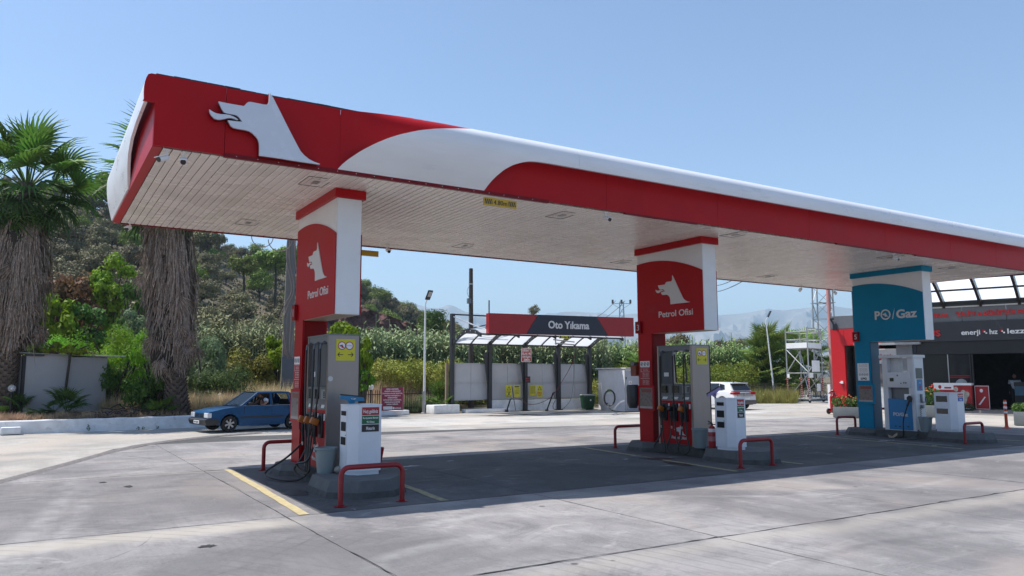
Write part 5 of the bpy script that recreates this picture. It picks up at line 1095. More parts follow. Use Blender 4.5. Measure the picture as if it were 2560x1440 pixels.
# fascia sign
s0, s1 = atd(1221, 830, 35.2), atd(1584, 838, 38.2)
sg = thing("car_wash_sign", "long red and navy sign reading Oto Yıkama over the car wash", "sign", (s0.x, s0.y, 0), math.atan2((s1-s0).y, (s1-s0).x)); sw = (s1-s0).xy.length
z0 = 3.73; z1 = 4.66
fr = Matrix(((1, 0, 0, 0), (0, 0, -1, 0), (0, 1, 0, 0), (0, 0, 0, 1)))
def spoly(name, pts, m, d0=0., d1=.03): b = MB(); b.prism(pts, d0, d1, mx=fr); return b.build(name, m, sg)
bx("box", sg, (0, .02, z0), (sw, .3, z1), mat("sign_side_red", (.35, .01, .015), .4))
spoly("red_field", [(0, z0), (sw*.243, z0), (sw*.322, z1), (0, z1)], mat("sign_side_red", (0, 0, 0)), -.019)
spoly("navy_field", [(sw*.245, z0), (sw*.809, z0), (sw*.727, z1), (sw*.324, z1)], navy, -.019)
spoly("red_field", [(sw*.811, z0), (sw, z0), (sw, z1), (sw*.729, z1)], mat("sign_side_red", (0, 0, 0)), -.019)
spoly("red_edge", [(0, z0-.02), (.02, z0-.02), (.02, z1+.02), (0, z1+.02)], mat("bright_red", (.6, .02, .03), .4), .0, .05)
text("Oto Yıkama", frame(*FRONT, (sw*.532, -.031, (z0+z1)/2+.02)), .36, lettr, sg, w=2.2, bold=.025, ex=.03)
p_ = spot(1412, 36.4); cl = thing("clearance_sign", "small yellow 3.30m height plate hanging under the Oto Yıkama sign", "height sign", (p_.x, p_.y, 3.62), R(-5)); bx("plate", cl, (-.3, -.01, -.07), (.3, .01, .07), signy); text("3.30m", frame(*FRONT, (0, -.011, 0)), .09, signk, cl, w=.26, bold=.03)
for s_ in (-1, 1): bx("hazard_block", cl, (s_*.22-.05, -.013, -.05), (s_*.22+.05, -.0105, .05), signk)
def wallsign(name, label, u, v0, v1, w, dep, m, lines, tm, rz=wa, rim=None, extra=None, cat="sign"):
    pt, pb = atd(u, v0, dep), atd(u, v1, dep); h_ = pt.z-pb.z
    r = thing(name, label, cat, (pb.x, pb.y, pb.z), rz)
    if rim: bx("border", r, (-w/2, -.005, 0), (w/2, .01, h_), rim); bx("panel", r, (-w/2+.03, -.01, .03), (w/2-.03, -.005, h_-.03), m)
    else: bx("panel", r, (-w/2, -.01, 0), (w/2, .0, h_), m)
    k = len(lines)
    for i, (tx, ww, yy, th) in enumerate(lines): text(tx, frame(*FRONT, (0, -.011, h_*yy)), th, tm, r, w=ww*w, bold=.03, ex=.002)
    if extra: extra(r, w, h_)
    return r
wallsign("warning_sign", "red sign with white words DİKKAT ! ISLAK VE KAYGAN ZEMİN on the middle post", 1316, 870, 905, .60, 38.9, signr, [("DİKKAT !", .82, .83, .115), ("ISLAK VE", .84, .60, .115), ("KAYGAN", .76, .38, .115), ("ZEMİN", .62, .16, .115)], signw, rim=signw)
wallsign("notice_box", "small dark box with red writing on the middle post of the car wash", 1319, 941, 957, .32, 39.2, signk, [("jetonlu", .8, .7, .06), ("yıkama", .8, .35, .06)], signr, cat="box")
def tri(r, w, h_):
    b = MB(); t = .14; c = h_*.72
    for k in range(3):
        a0, a1 = R(90+120*k), R(210+120*k); b.prism([(t*math.cos(a0), t*math.sin(a0)), (t*math.cos(a1), t*math.sin(a1)), (.68*t*math.cos(a1), .68*t*math.sin(a1)), (.68*t*math.cos(a0), .68*t*math.sin(a0))][::-1], 0, .002, mx=frame(*FRONT, (0, -.0115, c-.02)))
    b.build("warning_triangle", signk, r)
def disc_(r, w, h_): tri(r, w, h_); part("black_disc", r, signk, lambda b: b.cyl((0, -.012, h_*.22), (0, -.011, h_*.22), .045, n=12))
wallsign("yellow_poster", "leftmost yellow poster on the car wash panels, with triangle and black disc", 1272, 963, 992, .36, 38.9, signy, [("ISLANMA", .8, .42, .05), ("VE", .3, .33, .04), ("DİKKAT", .8, .07, .05)], signk, extra=disc_)
wallsign("yellow_poster", "second yellow poster from the left on the car wash, with black heading", 1293, 963, 992, .36, 39.1, signy, [("KULLANIM", .5, .68, .03), ("talimatı", .7, .52, .03), ("su köpük cila", .7, .4, .03), ("jeton atınız", .6, .28, .03)], signk, extra=lambda r, w, h_: bx("heading_bar", r, (-w*.42, -.013, h_*.82), (w*.3, -.0105, h_*.92), signk))
wallsign("yellow_poster", "yellow poster full of small lines of text, right of the middle post", 1332, 963, 988, .36, 39.6, signy, [("dikkat edilecek hususlar", .85, .9-.1*i, .03) for i in range(8)], mat("print_grey", (.12, .11, .05), .5))
wallsign("yellow_poster", "rightmost yellow poster on the car wash panels, with triangle and orange words", 1349, 963, 992, .36, 39.8, signy, [("DİKKAT", .8, .38, .06), ("KAYGAN", .8, .26, .06), ("ZEMİN", .6, .12, .05)], mat("sign_orange_red", (.6, .08, .01), .5), extra=tri)
def lance(u0, v0, u1, v1, dep, label):
    a, c = atd(u0, v0, dep), atd(u1, v1, dep); o = part("pressure_lance", None, dark, lambda b: (b.tube([a, c], .035, 8), b.tube([c, c+Vector((.14, 0, .04))], .02, 6), b.box((a.x-.06, a.y-.06, 0), (a.x+.06, a.y+.06, a.z+.05)))); tag(o, label, "lance holder", "lances of the car wash")
lance(1267, 1027, 1276, 998, 38.2, "dark lance holder leaning below the left yellow posters"); lance(1367, 1026, 1383, 982, 39.0, "dark lance holder leaning between the third and fourth posts")
def hose_thing(name, label, pts, r_, m, dep=None): o = part(name, None, m, lambda b: b.tube(bez([atd(u, v, d) for u, v, d in pts], 8), r_, 6), True); return tag(o, label, "hose")
hrd = mat("hose_red", (.22, .02, .03), .5)
hose_thing("wash_hose", "thin red hose sagging along the car wash panels up to the boom", [(1283, 994, 38.3), (1300, 999, 38.4), (1320, 1010, 38.6), (1345, 1009, 38.8), (1370, 998, 39), (1385, 985, 39.1), (1400, 962, 39.3), (1422, 925, 39.3), (1437, 890, 39.1), (1440, 862, 38.9)], .014, hrd)
hose_thing("wash_hose", "grey hose hanging straight from the boom at the right of the car wash", [(1434, 862, 38.9), (1435, 900, 39), (1434, 950, 39), (1428, 995, 38.6), (1415, 1015, 38), (1405, 1023, 37.6)], .014, mgrey)
hose_thing("wash_hose", "short dark hose looping down from the lance by the third post", [(1385, 984, 39), (1388, 1000, 38.8), (1383, 1012, 38.5), (1384, 1022, 38), (1392, 1025, 37.6)], .014, dark)
b_ = MB()
for a, c in (((1384, 849, 37.6), (1436, 855, 38.9)), ((1388, 858, 37.6), (1436, 862, 38.9)), ((1388, 845, 37.6), (1390, 862, 37.6))): b_.tube([atd(*a), atd(*c)], .03, 6)
tag(b_.build("hose_boom", galv), "swinging steel hose boom under the roof of the car wash", "boom")
p_ = at(1400, 1022); o = part("thin_stick", None, dark, lambda b: b.tube([atd(1289, 1026, 38), atd(1280, 966, 38.5)], .016, 6)); tag(o, "thin dark stick leaning on the leftmost yellow poster", "stick")
# bin
p_ = spot(1468, 41.0); r = thing("wheelie_bin", "dark green bin with a pale lid at the right end of the car wash", "bin", (p_.x, p_.y, 0), wa); gb = mat("bin_green", (.015, .07, .025), .45)
part("body", r, gb, lambda b: (taperbox(b, .22, .22, .29, .29, .03, .72), b.box((-.2, -.23, 0), (.2, -.1, .12)))); part("lid", r, mat("bin_lid", (.33, .36, .34), .4), lambda b: b.box((-.31, -.31, .72), (.31, .31, .80), bev=.03)); part("mark", r, signw, lambda b: b.cyl((.0, -.282, .5), (.0, -.27, .5), .05, n=12)); part("pedal", r, signk, lambda b: b.box((-.05, -.27, .02), (.05, -.2, .08)))
# white equipment cabin
c0, c1, c2 = at(1497, 1023), at(1563, 1029), at(1606, 1026)
r = thing("equipment_cabin", "white panel equipment cabin with a grey door right of the car wash", "cabin", (c1.x, c1.y, 0), math.atan2(c2.y-c1.y, c2.x-c1.x)-.1)
cwm = mat("cabin_white", (.62, .63, .66), .45, var=.05); inv = Matrix.Rotation(-r.rotation_euler.z, 4, 'Z'); lc = inv @ (c0-c1)
ln = Vector((lc.x, lc.y, 0)).normalized()
def lw(b, z0, z1, th=.06): 
    L2 = Vector((lc.x, lc.y, 0)); nn = Vector((ln.y, -ln.x, 0))*th; P4 = [Vector((0, 0, 0)), L2, L2-nn*0+Vector((.06, 0, 0)), Vector((.06, .0, 0))]
    b.add([(*p.xy, z0) for p in P4]+[(*p.xy, z1) for p in P4], [(0, 1, 2, 3)[::-1], (4, 5, 6, 7), (0, 4, 5, 1), (1, 5, 6, 2), (2, 6, 7, 3), (3, 7, 4, 0)])
part("side_wall", r, cwm, lambda b: lw(b, 0, 2.1)); bx("front_wall", r, (.06, 0, 0), (2.6, .05, 2.12), cwm); bx("corner_trim", r, (-.0, -.02, 0), (.07, -.001, 2.12), alum)
bx("door", r, (.14, -.02, .06), (1.12, -.001, 2.02), mat("cabin_door", (.50, .53, .60), .4, var=.04)); bx("door_sticker", r, (.32, -.024, 1.33), (.56, -.0205, 1.53), signw); text("WC", frame(*FRONT, (.44, -.0245, 1.46)), .05, signr, r, bold=.03); text("KÜMÜR", frame(*FRONT, (.44, -.0245, 1.39)), .035, signr, r, w=.2)
bx("door_frame", r, (1.13, -.03, .0), (1.17, -.001, 2.06), alum); bx("hinge", r, (.10, -.03, 1.6), (.135, -.001, 1.72), dark)
def rfn(b): 
    L2 = Vector((lc.x, lc.y, 0))*1.05; P4 = [Vector((-.1, -.15, 0)), L2+Vector((-.15, 0, 0)), L2+Vector((2.7, 0, 0)), Vector((2.7, -.15, 0))]
    b.add([(*p.xy, z) for z in (2.13, 2.2) for p in P4], [(3, 2, 1, 0), (4, 5, 6, 7), (0, 1, 5, 4), (1, 2, 6, 5), (2, 3, 7, 6), (3, 0, 4, 7)][::1])
part("roof", r, mat("cabin_roof", (.66, .65, .62), .5, var=.1), rfn)
q = atd(1524, 1000, 37.2); tag(part("hose_coil", None, dark, lambda b: (b.tube([atd(1524+13*math.sin(t)*(1+.05*k), 995-20*math.cos(t), 35.9-.02*k) for k in range(2) for t in [R(i*20) for i in range(19)]], .035, 6), b.tube(bez([atd(1518, 1008, 35.9), atd(1524, 1020, 35.5), atd(1535, 1027, 35.2), at(1560, 1030, .03), at(1600, 1028, .03)], 6), .03, 6)), True), "black suction hose coiled on the side of the white cabin", "hose coil")
tag(part("hose_hook", None, mat("lime_plastic", (.3, .45, .05), .5), lambda b: b.box(tuple(atd(1520, 978, 36.0)-Vector((.08, .0, .05))), tuple(atd(1530, 974, 36.0)+Vector((.03, .05, .03))))), "lime green hook holding the black hose on the cabin", "hook")
tag(part("leaning_board", None, signw, lambda b: b.add([at(1497, 1021, .0), at(1510, 1023, 0), atd(1502, 957, 37.2), atd(1495, 957, 37.3), at(1498, 1020.5, 0), at(1511, 1022.5, 0), atd(1503, 957, 37.3), atd(1496, 957, 37.4)], [(0, 1, 2, 3), (7, 6, 5, 4), (0, 4, 5, 1), (1, 5, 6, 2), (2, 6, 7, 3), (3, 7, 4, 0)])), "narrow white board leaning against the cabin's side", "board")
# ================================================================ scaffold tower
a0, a1, a2 = spot(1968, 52.), spot(2022, 50.5), spot(2056, 52.4); a3 = a0+(a2-a1)
sc = thing("scaffold_tower", "wheeled aluminium scaffold tower with white platform and ladder", "scaffold")
cs = [Vector((p.x, p.y, 0)) for p in (a0, a1, a2, a3)]
def pt(i, z): return (cs[i].x, cs[i].y, z)
HZ = 5.0
for i in range(4):
    top = HZ if i else HZ-.1
    part("upright", sc, galv, lambda b: b.cyl(pt(i, .15), pt(i, top), .045, n=8))
    b_ = MB(); 
    for k in range(10): b_.cyl(pt(i, .3+.14*k), pt(i, .37+.14*k), .05, n=8)
    b_.build("striped_sleeve", signr, sc)
    part("caster", sc, tyre, lambda b: (b.cyl((cs[i].x-.03, cs[i].y, .09), (cs[i].x+.03, cs[i].y, .09), .09, n=12), b.box((cs[i].x-.03, cs[i].y-.03, .09), (cs[i].x+.03, cs[i].y+.03, .2))))
for i in range(4):
    j = (i+1) % 4
    for z in (.25, 1.95, 3.62, 4.2, 4.72, 4.95): 
        if z == 4.95 and i not in (1, 2): continue
        part("ledger", sc, galv, lambda b: b.cyl(pt(i, z), pt(j, z), .032, n=6))
part("brace", sc, galv, lambda b: (b.cyl(pt(0, 3.55), pt(1, 2.0), .032, n=6), b.cyl(pt(0, .25), pt(1, 1.9), .032, n=6), b.cyl(pt(2, 3.55), pt(1, 2.0), .032, n=6), b.cyl(pt(2, .25), pt(1, 1.9), .032, n=6), b.cyl(pt(3, .25), pt(2, 1.9), .032, n=6), b.cyl(pt(3, 3.5), pt(0, 2.0), .032, n=6)))
def quad3(b, i, j, z0, z1, k0=0., k1=1.):
    p = cs[i].lerp(cs[j], k0); q_ = cs[i].lerp(cs[j], k1); n_ = (q_-p).normalized().cross(Vector((0, 0, 1)))*.03
    P8 = [p, q_, q_+n_, p+n_]; b.add([(c.x, c.y, z0) for c in P8]+[(c.x, c.y, z1) for c in P8], [(3, 2, 1, 0), (4, 5, 6, 7), (0, 1, 5, 4), (1, 2, 6, 5), (2, 3, 7, 6), (3, 0, 4, 7)])
part("toe_board", sc, signw, lambda b: [quad3(b, i, (i+1) % 4, 3.62, 3.98) for i in range(4)])
part("platform", sc, whitew, lambda b: b.add([pt(i, 3.68) for i in range(4)]+[pt(i, 3.64) for i in range(4)], [(0, 1, 2, 3), (7, 6, 5, 4)]))
for (i, j, z0, z1, k0, k1) in ((1, 2, 2.05, 2.8, .25, .8), (1, 2, 1.65, 1.98, .02, .3), (2, 3, 1.65, 1.98, .0, .25), (1, 2, .75, 1.25, .55, .8), (0, 1, 1.65, 1.9, .0, .12)): part("warning_plate", sc, signw, lambda b: quad3(b, i, j, z0, z1, k0, k1))
c_ = (cs[0]+cs[1]+cs[2]+cs[3])/4
la, lb_ = c_+(cs[1]-cs[0])*.28+Vector((0, 0, .2)), c_+(cs[0]-cs[1])*.25+Vector((0, 0, 3.6)); lw_ = (cs[2]-cs[1]).normalized()*.2
part("ladder", sc, alum, lambda b: (b.cyl(la-lw_, lb_-lw_, .028, n=6), b.cyl(la+lw_, lb_+lw_, .028, n=6), [b.cyl(la.lerp(lb_, t/11)-lw_, la.lerp(lb_, t/11)+lw_, .02, n=6) for t in range(1, 11)]))
# lattice mast
mp_ = spot(2066, 57.); ms_ = thing("lattice_mast", "tall galvanised lattice mast behind the shop's red wall", "mast", (mp_.x, mp_.y, 0), R(20))
w_ = .66; cc = [(-w_, -w_), (w_, -w_), (w_, w_), (-w_, w_)]
part("leg", ms_, galv, lambda b: None) if 0 else None
for i in range(4): part("leg", ms_, galv, lambda b: b.cyl((*cc[i], 0), (cc[i][0]*.8, cc[i][1]*.8, 12), .055, n=6))
b_ = MB()
for k in range(10):
    z0 = k*1.2; z1 = z0+1.2; s0_, s1_ = 1-.2*z0/12, 1-.2*z1/12
    for i in range(4):
        j = (i+1) % 4; a = (cc[i][0]*s0_, cc[i][1]*s0_, z0); b2 = (cc[j][0]*s1_, cc[j][1]*s1_, z1); c2_ = (cc[j][0]*s0_, cc[j][1]*s0_, z0)
        b_.cyl(a, b2, .026, n=4) if k % 2 else b_.cyl(c2_, (cc[i][0]*s1_, cc[i][1]*s1_, z1), .026, n=4); b_.cyl(a, c2_, .026, n=4)
b_.build("lattice_bracing", galv, ms_, kind='stuff')
part("cable_ladder", ms_, galv, lambda b: (b.cyl((.35, -.5, 0), (.3, -.45, 12), .03, n=6), b.box((-.9, -.06, 7.2), (.9, .06, 7.24)), b.box((-.06, -.9, 7.2), (.06, .9, 7.24))))
rp_ = spot(2080, 52.); tag(part("red_pole", None, mat("pole_faded_red", (.62, .27, .24), .55, var=.15), lambda b: b.cyl((rp_.x, rp_.y, 0), (rp_.x, rp_.y, 10.5), .13, .12, n=14), True), "thick faded red pole rising at the left edge of the shop", "pole")
# far pylon
py = spot(1557, 300); pl = thing("electricity_pylon", "small distant lattice power pylon right of the Oto Yıkama sign", "pylon", (py.x, py.y, 0), R(-32))
b_ = MB(); pw = lambda z: 1.6-.9*z/31
for k in range(12):
    z0, z1 = k*2.6, k*2.6+2.6; a, c = pw(z0), pw(z1)
    for sx, sy in ((1, 1), (-1, 1), (-1, -1), (1, -1)): b_.cyl((sx*a, sy*a, z0), (sx*c, sy*c, z1), .14, n=4)
    b_.cyl((-a, -a, z0), (c, -c, z1), .09, n=4); b_.cyl((a, -a, z0), (-c, -c, z1), .09, n=4); b_.cyl((-a, a, z0), (c, c, z1), .09, n=4); b_.cyl((-a, -a, z0), (-c, c, z1), .09, n=4)
b_.build("tower", galv, pl, kind='stuff'); part("cross_arm", pl, galv, lambda b: (b.cyl((-3.6, 0, 30.4), (3.6, 0, 30.4), .16, n=4), b.cyl((-3.6, 0, 30.3), (-.6, 0, 28.4), .1, n=4), b.cyl((3.6, 0, 30.3), (.6, 0, 28.4), .1, n=4)))
for x in (-3.5, 0, 3.5): part("insulator", pl, mat("insulator_brown", (.03, .02, .02), .3), lambda b: b.cyl((x, 0, 30.4), (x, 0, 31.9), .42, n=8))
wire = mat("power_wire", (.12, .12, .13), .6)
def cable(p, q_, r_, sag, label):
    P_ = [p.lerp(q_, i/14)-Vector((0, 0, sag*4*(i/14)*(1-i/14))) for i in range(15)]; tag(part("power_cable", None, wire, lambda b: b.tube(P_, r_, 4)), label, "cable", "power lines in the sky")
cable(atd(1539, 752, 300), atd(1476, 800, 330), .10, 1, "power line running left from the distant pylon"); cable(atd(1563, 752, 300), atd(1490, 806, 330), .10, 1, "second power line running left from the distant pylon")
cable(atd(1780, 715, 90), atd(1850, 690, 60), .035, .2, "upper cable crossing the sky right of the middle column"); cable(atd(1780, 731, 90), atd(1862, 700, 60), .035, .2, "lower cable crossing the sky right of the middle column")

# ================================================================ shop
SO = Vector((38.6, 9.15, 0)); sd_ = Vector((.335, -.942, 0)).normalized(); sa = math.atan2(sd_.y, sd_.x)
# local frame: +x along the facade to the right, -y towards the canopy
shop = thing("station_shop", "station shop with dark glass front, red end wall and white lettering under a glazed roof", "shop", SO, sa)
XLFT = -6.8
gpan = mat("parapet_grey", (.16, .165, .18), .4, var=.06); dband = mat("sign_band_dark", (.035, .037, .045), .45, var=.06)
redw = mat("shop_red", (.62, .006, .012), .45, var=.04)
x = XLFT
for w2 in (1.3, 1.6, 1.6, 1.9, 1.9, 1.9, 1.9, 1.9, 1.9, 1.9, 1.9):
    bx("parapet_panel", shop, (x+.01, -.02, 4.35 if x < -4.7 else 4.49), (x+w2-.01, .1, 5.05 if x < -4.7 else 5.2), gpan); x += w2
bx("parapet_core", shop, (XLFT, .11, 4.3), (x, .3, 5.0), dgrey); bx("white_coping", shop, (-4.2, -.08, 5.21), (x, .3, 5.27), signw)
bx("sign_band", shop, (-4.2, -.12, 3.5), (x, .1, 4.48), dband); bx("roof", shop, (XLFT+.1, .3, 4.2), (x, 9, 4.3), dgrey)
b_ = MB(); b_.box((XLFT, -.06, 0), (-6.1, .24, 4.33)); b_.build("red_wall", redw, shop)
bx("red_lintel", shop, (-6.09, -.06, 3.42), (-4.25, .24, 4.33), redw); bx("side_wall", shop, (XLFT, .25, 0), (XLFT+.2, 9, 4.2), whitew); bx("back_wall", shop, (XLFT+.21, 8.8, 0), (x, 9, 4.2), dgrey)
bx("dark_recess_back", shop, (-6.09, 1.6, 0), (-2.2, 1.7, 3.4), mat("recess_dark", (.03, .03, .032), .7)); bx("red_reveal", shop, (-4.6, .25, 0), (-4.4, 1.6, 3.4), redw)
bx("soffit_strip", shop, (-5.5, -.5, 3.38), (-2.3, -.125, 3.5), mat("strip_grey", (.35, .36, .38), .5))
bx("advert_wall", shop, (-5.0, -.02, 0.1), (-3.52, .08, 3.2), mat("advert_white", (.5, .5, .51), .5)); bx("advert_picture", shop, (-4.5, -.05, 1.2), (-3.55, -.021, 2.4), mat("advert_photo", (.12, .10, .10), .4, var=.8, scale=2.2, hue=.1))
text("7/24 açık", frame(*FRONT, (-4.2, -.055, 2.85)), .16, signr, shop, w=1.0); b_ = MB(); b_.prism([(-4.95, 2.5), (-4.2, 2.72), (-3.56, 2.6), (-3.56, 2.52), (-4.2, 2.62), (-4.95, 2.42)], .03, .05, mx=XZ); b_.build("red_roof_mark", signr, shop)
bx("blue_figure", shop, (-4.98, -.04, .8), (-4.6, -.021, 1.9), mat("advert_blue", (.02, .06, .2), .5, var=.5, scale=4)); bx("pillar", shop, (-3.5, -.1, 0), (-2.74, .2, 3.38), mat("pillar_grey", (.2, .21, .23), .5))
bx("dark_pillar", shop, (-2.72, -.05, 0), (-2.56, .2, 3.38), navy)
shl = mat("storefront_black", (.018, .019, .021), .35, var=.1)
bx("upper_fascia", shop, (-2.55, -.02, 2.85), (x, .12, 3.49), shl); 
for xa in (-2.55, -.22, -.12, 2.1, 2.25, 3.6): bx("mullion", shop, (xa, -.04, .1), (xa+.07, .1, 2.84), shl)
bx("silver_mullion", shop, (-1.17, -.05, .6), (-1.13, -.0, 2.84), alum)
bx("window_pane", shop, (-2.47, .02, .12), (-.23, .03, 2.84), glassd, label="dark shop window with red stripe and round white sticker"); bx("window_pane", shop, (2.33, .02, .12), (3.59, .03, 2.84), glassd); bx("window_pane", shop, (3.68, .02, .12), (8.5, .03, 2.84), glassd)
bx("red_stripe", shop, (-1.12, .005, 1.74), (-.24, .018, 1.78), signr); bx("red_stripe", shop, (-1.12, .005, 1.66), (-.24, .018, 1.69), signr)
part("round_sticker", shop, mat("sticker_grey", (.4, .42, .42), .5), lambda b: b.cyl((-.62, -.0, 1.35), (-.62, .018, 1.35), .26, n=20)); text("market", frame(*FRONT, (-.62, -.003, 1.38)), .07, signr, shop, w=.4)
bx("floor", shop, (-2.55, .12, .02), (12, 8.7, .1), mat("shop_floor", (.12, .11, .10), .4))
bx("interior_back", shop, (-2.55, 5.0, .1), (12, 5.1, 4.1), mat("shelf_dark", (.03, .028, .028), .8, var=.6, scale=3, hue=.1)); bx("interior_side", shop, (-2.62, .13, .1), (-2.55, 5, 4.1), mat("recess_dark", (0, 0, 0)))
text("US", frame(*FRONT, (-1.66, -.13, 3.93)), .30, mat("neon_red", (.7, .02, .02), .4), shop, w=.55, ex=.05, bold=.03)
text("PL", frame(*FRONT, (-2.3, -.13, 3.93)), .30, mat("neon_red", (0, 0, 0)), shop, w=.5, ex=.05, bold=.03)
for tx, xc, w2 in (("enerji", -.05, .82), ("hız", .93, .34), ("lezzet", 2.05, 1.1)): text(tx, frame(*FRONT, (xc, -.13, 3.93)), .25, signw, shop, w=w2, ex=.03, bold=.02)
for xc in (.55, 1.29):
    for i_, (dx, dz, m_) in enumerate(((-.07, .0, signr), (.0, .07, signr), (.0, -.002, signw), (.07, -.07, signw), (-.07, .07, signr))): bx("cross_tile", shop, (xc+dx-.033, -.145, 3.93+dz-.033), (xc+dx+.033, -.121, 3.93+dz+.033), m_)
nr = mat("neon_red", (0, 0, 0))
text("“KALİTE ve DÜRÜSTLÜK PRENSİBİMİZ”", frame(*FRONT, (-.68, -.025, 4.86)), .21, nr, shop, w=4.2, ex=.04, bold=.035, align='L')
text("İPOTKAR", frame(*FRONT, (-.98, -.025, 4.84)), .20, nr, shop, w=1.25, ex=.04, bold=.03, align='R')
# objects in front of and inside the shop
def local(xl, yl, z=0.): return shop.matrix_basis @ Vector((xl, yl, z))
ramp = MB(); ramp.add([tuple(Matrix.Translation(SO) @ Matrix.Rotation(sa, 4, 'Z') @ Vector(v)) for v in ((-.6, -3.1, -.01), (9, -3.1, -.01), (9, -.1, .12), (-.6, -.1, .12), (-1.2, -2.9, -.012), (-1.2, -.1, .1), (9, -.06, .12), (-1.2, -.06, .12))], [(0, 1, 2, 3), (4, 0, 3, 5), (5, 3, 2, 6, 7)])
ramp.build("paved_ramp", pavem, kind='structure')
M0 = Matrix.Translation(SO) @ Matrix.Rotation(sa, 4, 'Z')
def shopthing(name, label, cat, xl, yl, z=0.1, group=None): p = M0 @ Vector((xl, yl, z)); return thing(name, label, cat, p, sa, group)
fz = shopthing("ice_cream_freezer", "red and white ice cream chest freezer in front of the shop window", "freezer", -.95, -.55); fz.scale = (1, 1, 1.36)
bx("body", fz, (-.75, -.3, .08), (.85, .3, .88), mat("freezer_red", (.40, .015, .02), .35, var=.4, scale=2.5)); bx("lid", fz, (-.78, -.33, .88), (.88, .33, .96), signw); bx("base", fz, (-.72, -.28, 0), (.82, .28, .08), signw)
def cone_art(b, x, s_): b.prism([(x-.1*s_, .5), (x+.1*s_, .5), (x+.02, .16)], .0, .004, mx=Matrix.Translation((0, -.302, 0)) @ XZ)
part("cone_picture", fz, mat("print_cream", (.5, .46, .38), .5, var=.3, scale=9), lambda b: (cone_art(b, .55, 1.4), b.cyl((.5, -.306, .6), (.5, -.301, .6), .12, n=12), b.cyl((.66, -.306, .56), (.66, -.301, .56), .1, n=12), b.cyl((.2, -.306, .74), (.2, -.301, .74), .09, n=12), b.prism([(-.1, .1), (.35, .16), (.2, .3)], 0, .004, mx=Matrix.Translation((0, -.302, 0)) @ XZ)))
part("light_panel", fz, signw, lambda b: b.box((-.77, -.31, .72), (.1, -.301, .88))); part("heart_mark", fz, signr, lambda b: (b.cyl((-.5, -.315, .82), (-.5, -.309, .82), .07, n=12), b.box((-.3, -.315, .76), (.0, -.309, .82))))
f2_ = shopthing("red_menu_board", "upright red board with white scroll print beside the shop door", "board", .28, -.35); f2_.scale = (1, 1, 1.25)
bx("panel", f2_, (-.28, -.02, 0.05), (.28, .02, .92), signr); part("rim", f2_, signw, lambda b: (b.box((-.3, -.015, .03), (-.28, .015, .94)), b.box((.28, -.015, .03), (.3, .015, .94)), b.box((-.3, -.015, .92), (.3, .015, .94)), b.box((-.3, -.015, .03), (.3, .015, .05)))); part("mark", f2_, signw, lambda b: (b.cyl((-.02, -.026, .75), (-.02, -.021, .75), .07, n=14), b.prism([(-.18, .2), (-.1, .2), (.15, .5), (.1, .52)], .021, .024, mx=XZ)))
dsp = shopthing("display_counter", "glass display counter just inside the shop's open door", "counter", 2.1, 1.2); bx("body", dsp, (-.6, -.3, 0), (1.2, .4, .7), mat("recess_dark", (0, 0, 0))); bx("glass", dsp, (-.58, -.28, .7), (1.18, .35, 1.15), mat("counter_glass_blue", (.12, .22, .3), .1)); bx("top", dsp, (-.6, -.3, 1.15), (1.2, .38, 1.35), shl)
# shop assistant
ps = shopthing("person", "person in a white t-shirt standing inside the dark shop doorway, head out of the light", "person", 1.45, 1.9); ps.rotation_euler.z = sa-R(90)
J = [(0, 0, .95), (0, 0, 1.15), (0, 0, 1.38), (0, 0, 1.50), (0, .19, 1.42), (.02, .24, 1.15), (.08, .24, .9), (0, -.19, 1.42), (.02, -.24, 1.15), (.08, -.24, .9), (0, .1, .88), (.01, .11, .48), (0, .11, .06), (.14, .12, .03), (0, -.1, .88), (.01, -.11, .48), (0, -.11, .06), (.14, -.12, .03)]
E_ = [(0, 1), (1, 2), (2, 3), (2, 4), (4, 5), (5, 6), (2, 7), (7, 8), (8, 9), (0, 10), (10, 11), (11, 12), (12, 13), (0, 14), (14, 15), (15, 16), (16, 17)]
human("body", ps, J, E_, [.14, .13, .14, .055, .065, .045, .035, .065, .045, .035, .09, .06, .045, .035, .09, .06, .045, .035], cloth_d)
human("shirt", ps, [(0, 0, .92), (0, 0, 1.15), (0, 0, 1.38), (0, .2, 1.40), (.01, .235, 1.22), (0, -.2, 1.40), (.01, -.235, 1.22)], [(0, 1), (1, 2), (2, 3), (3, 4), (2, 5), (5, 6)], [.165, .155, .165, .09, .07, .09, .07], cloth_w)
part("head", ps, skin, lambda b: head(b, (.02, 0, 1.64)), True); part("hair", ps, hairm, lambda b: b.ball((-.01, 0, 1.67), (.1, .085, .11), 8), True)
part("hand", ps, skin, lambda b: [(b.ball((.085, s*.245, .84), (.03, .02, .05), 6), [b.tube([(.075+.015*k, s*.245, .81), (.08+.016*k, s*.24, .77), (.09+.012*k, s*.235, .745)], .008, 5) for k in range(4)], b.tube([(.11, s*.235, .85), (.125, s*.22, .81)], .009, 5)) for s in (-1, 1)])
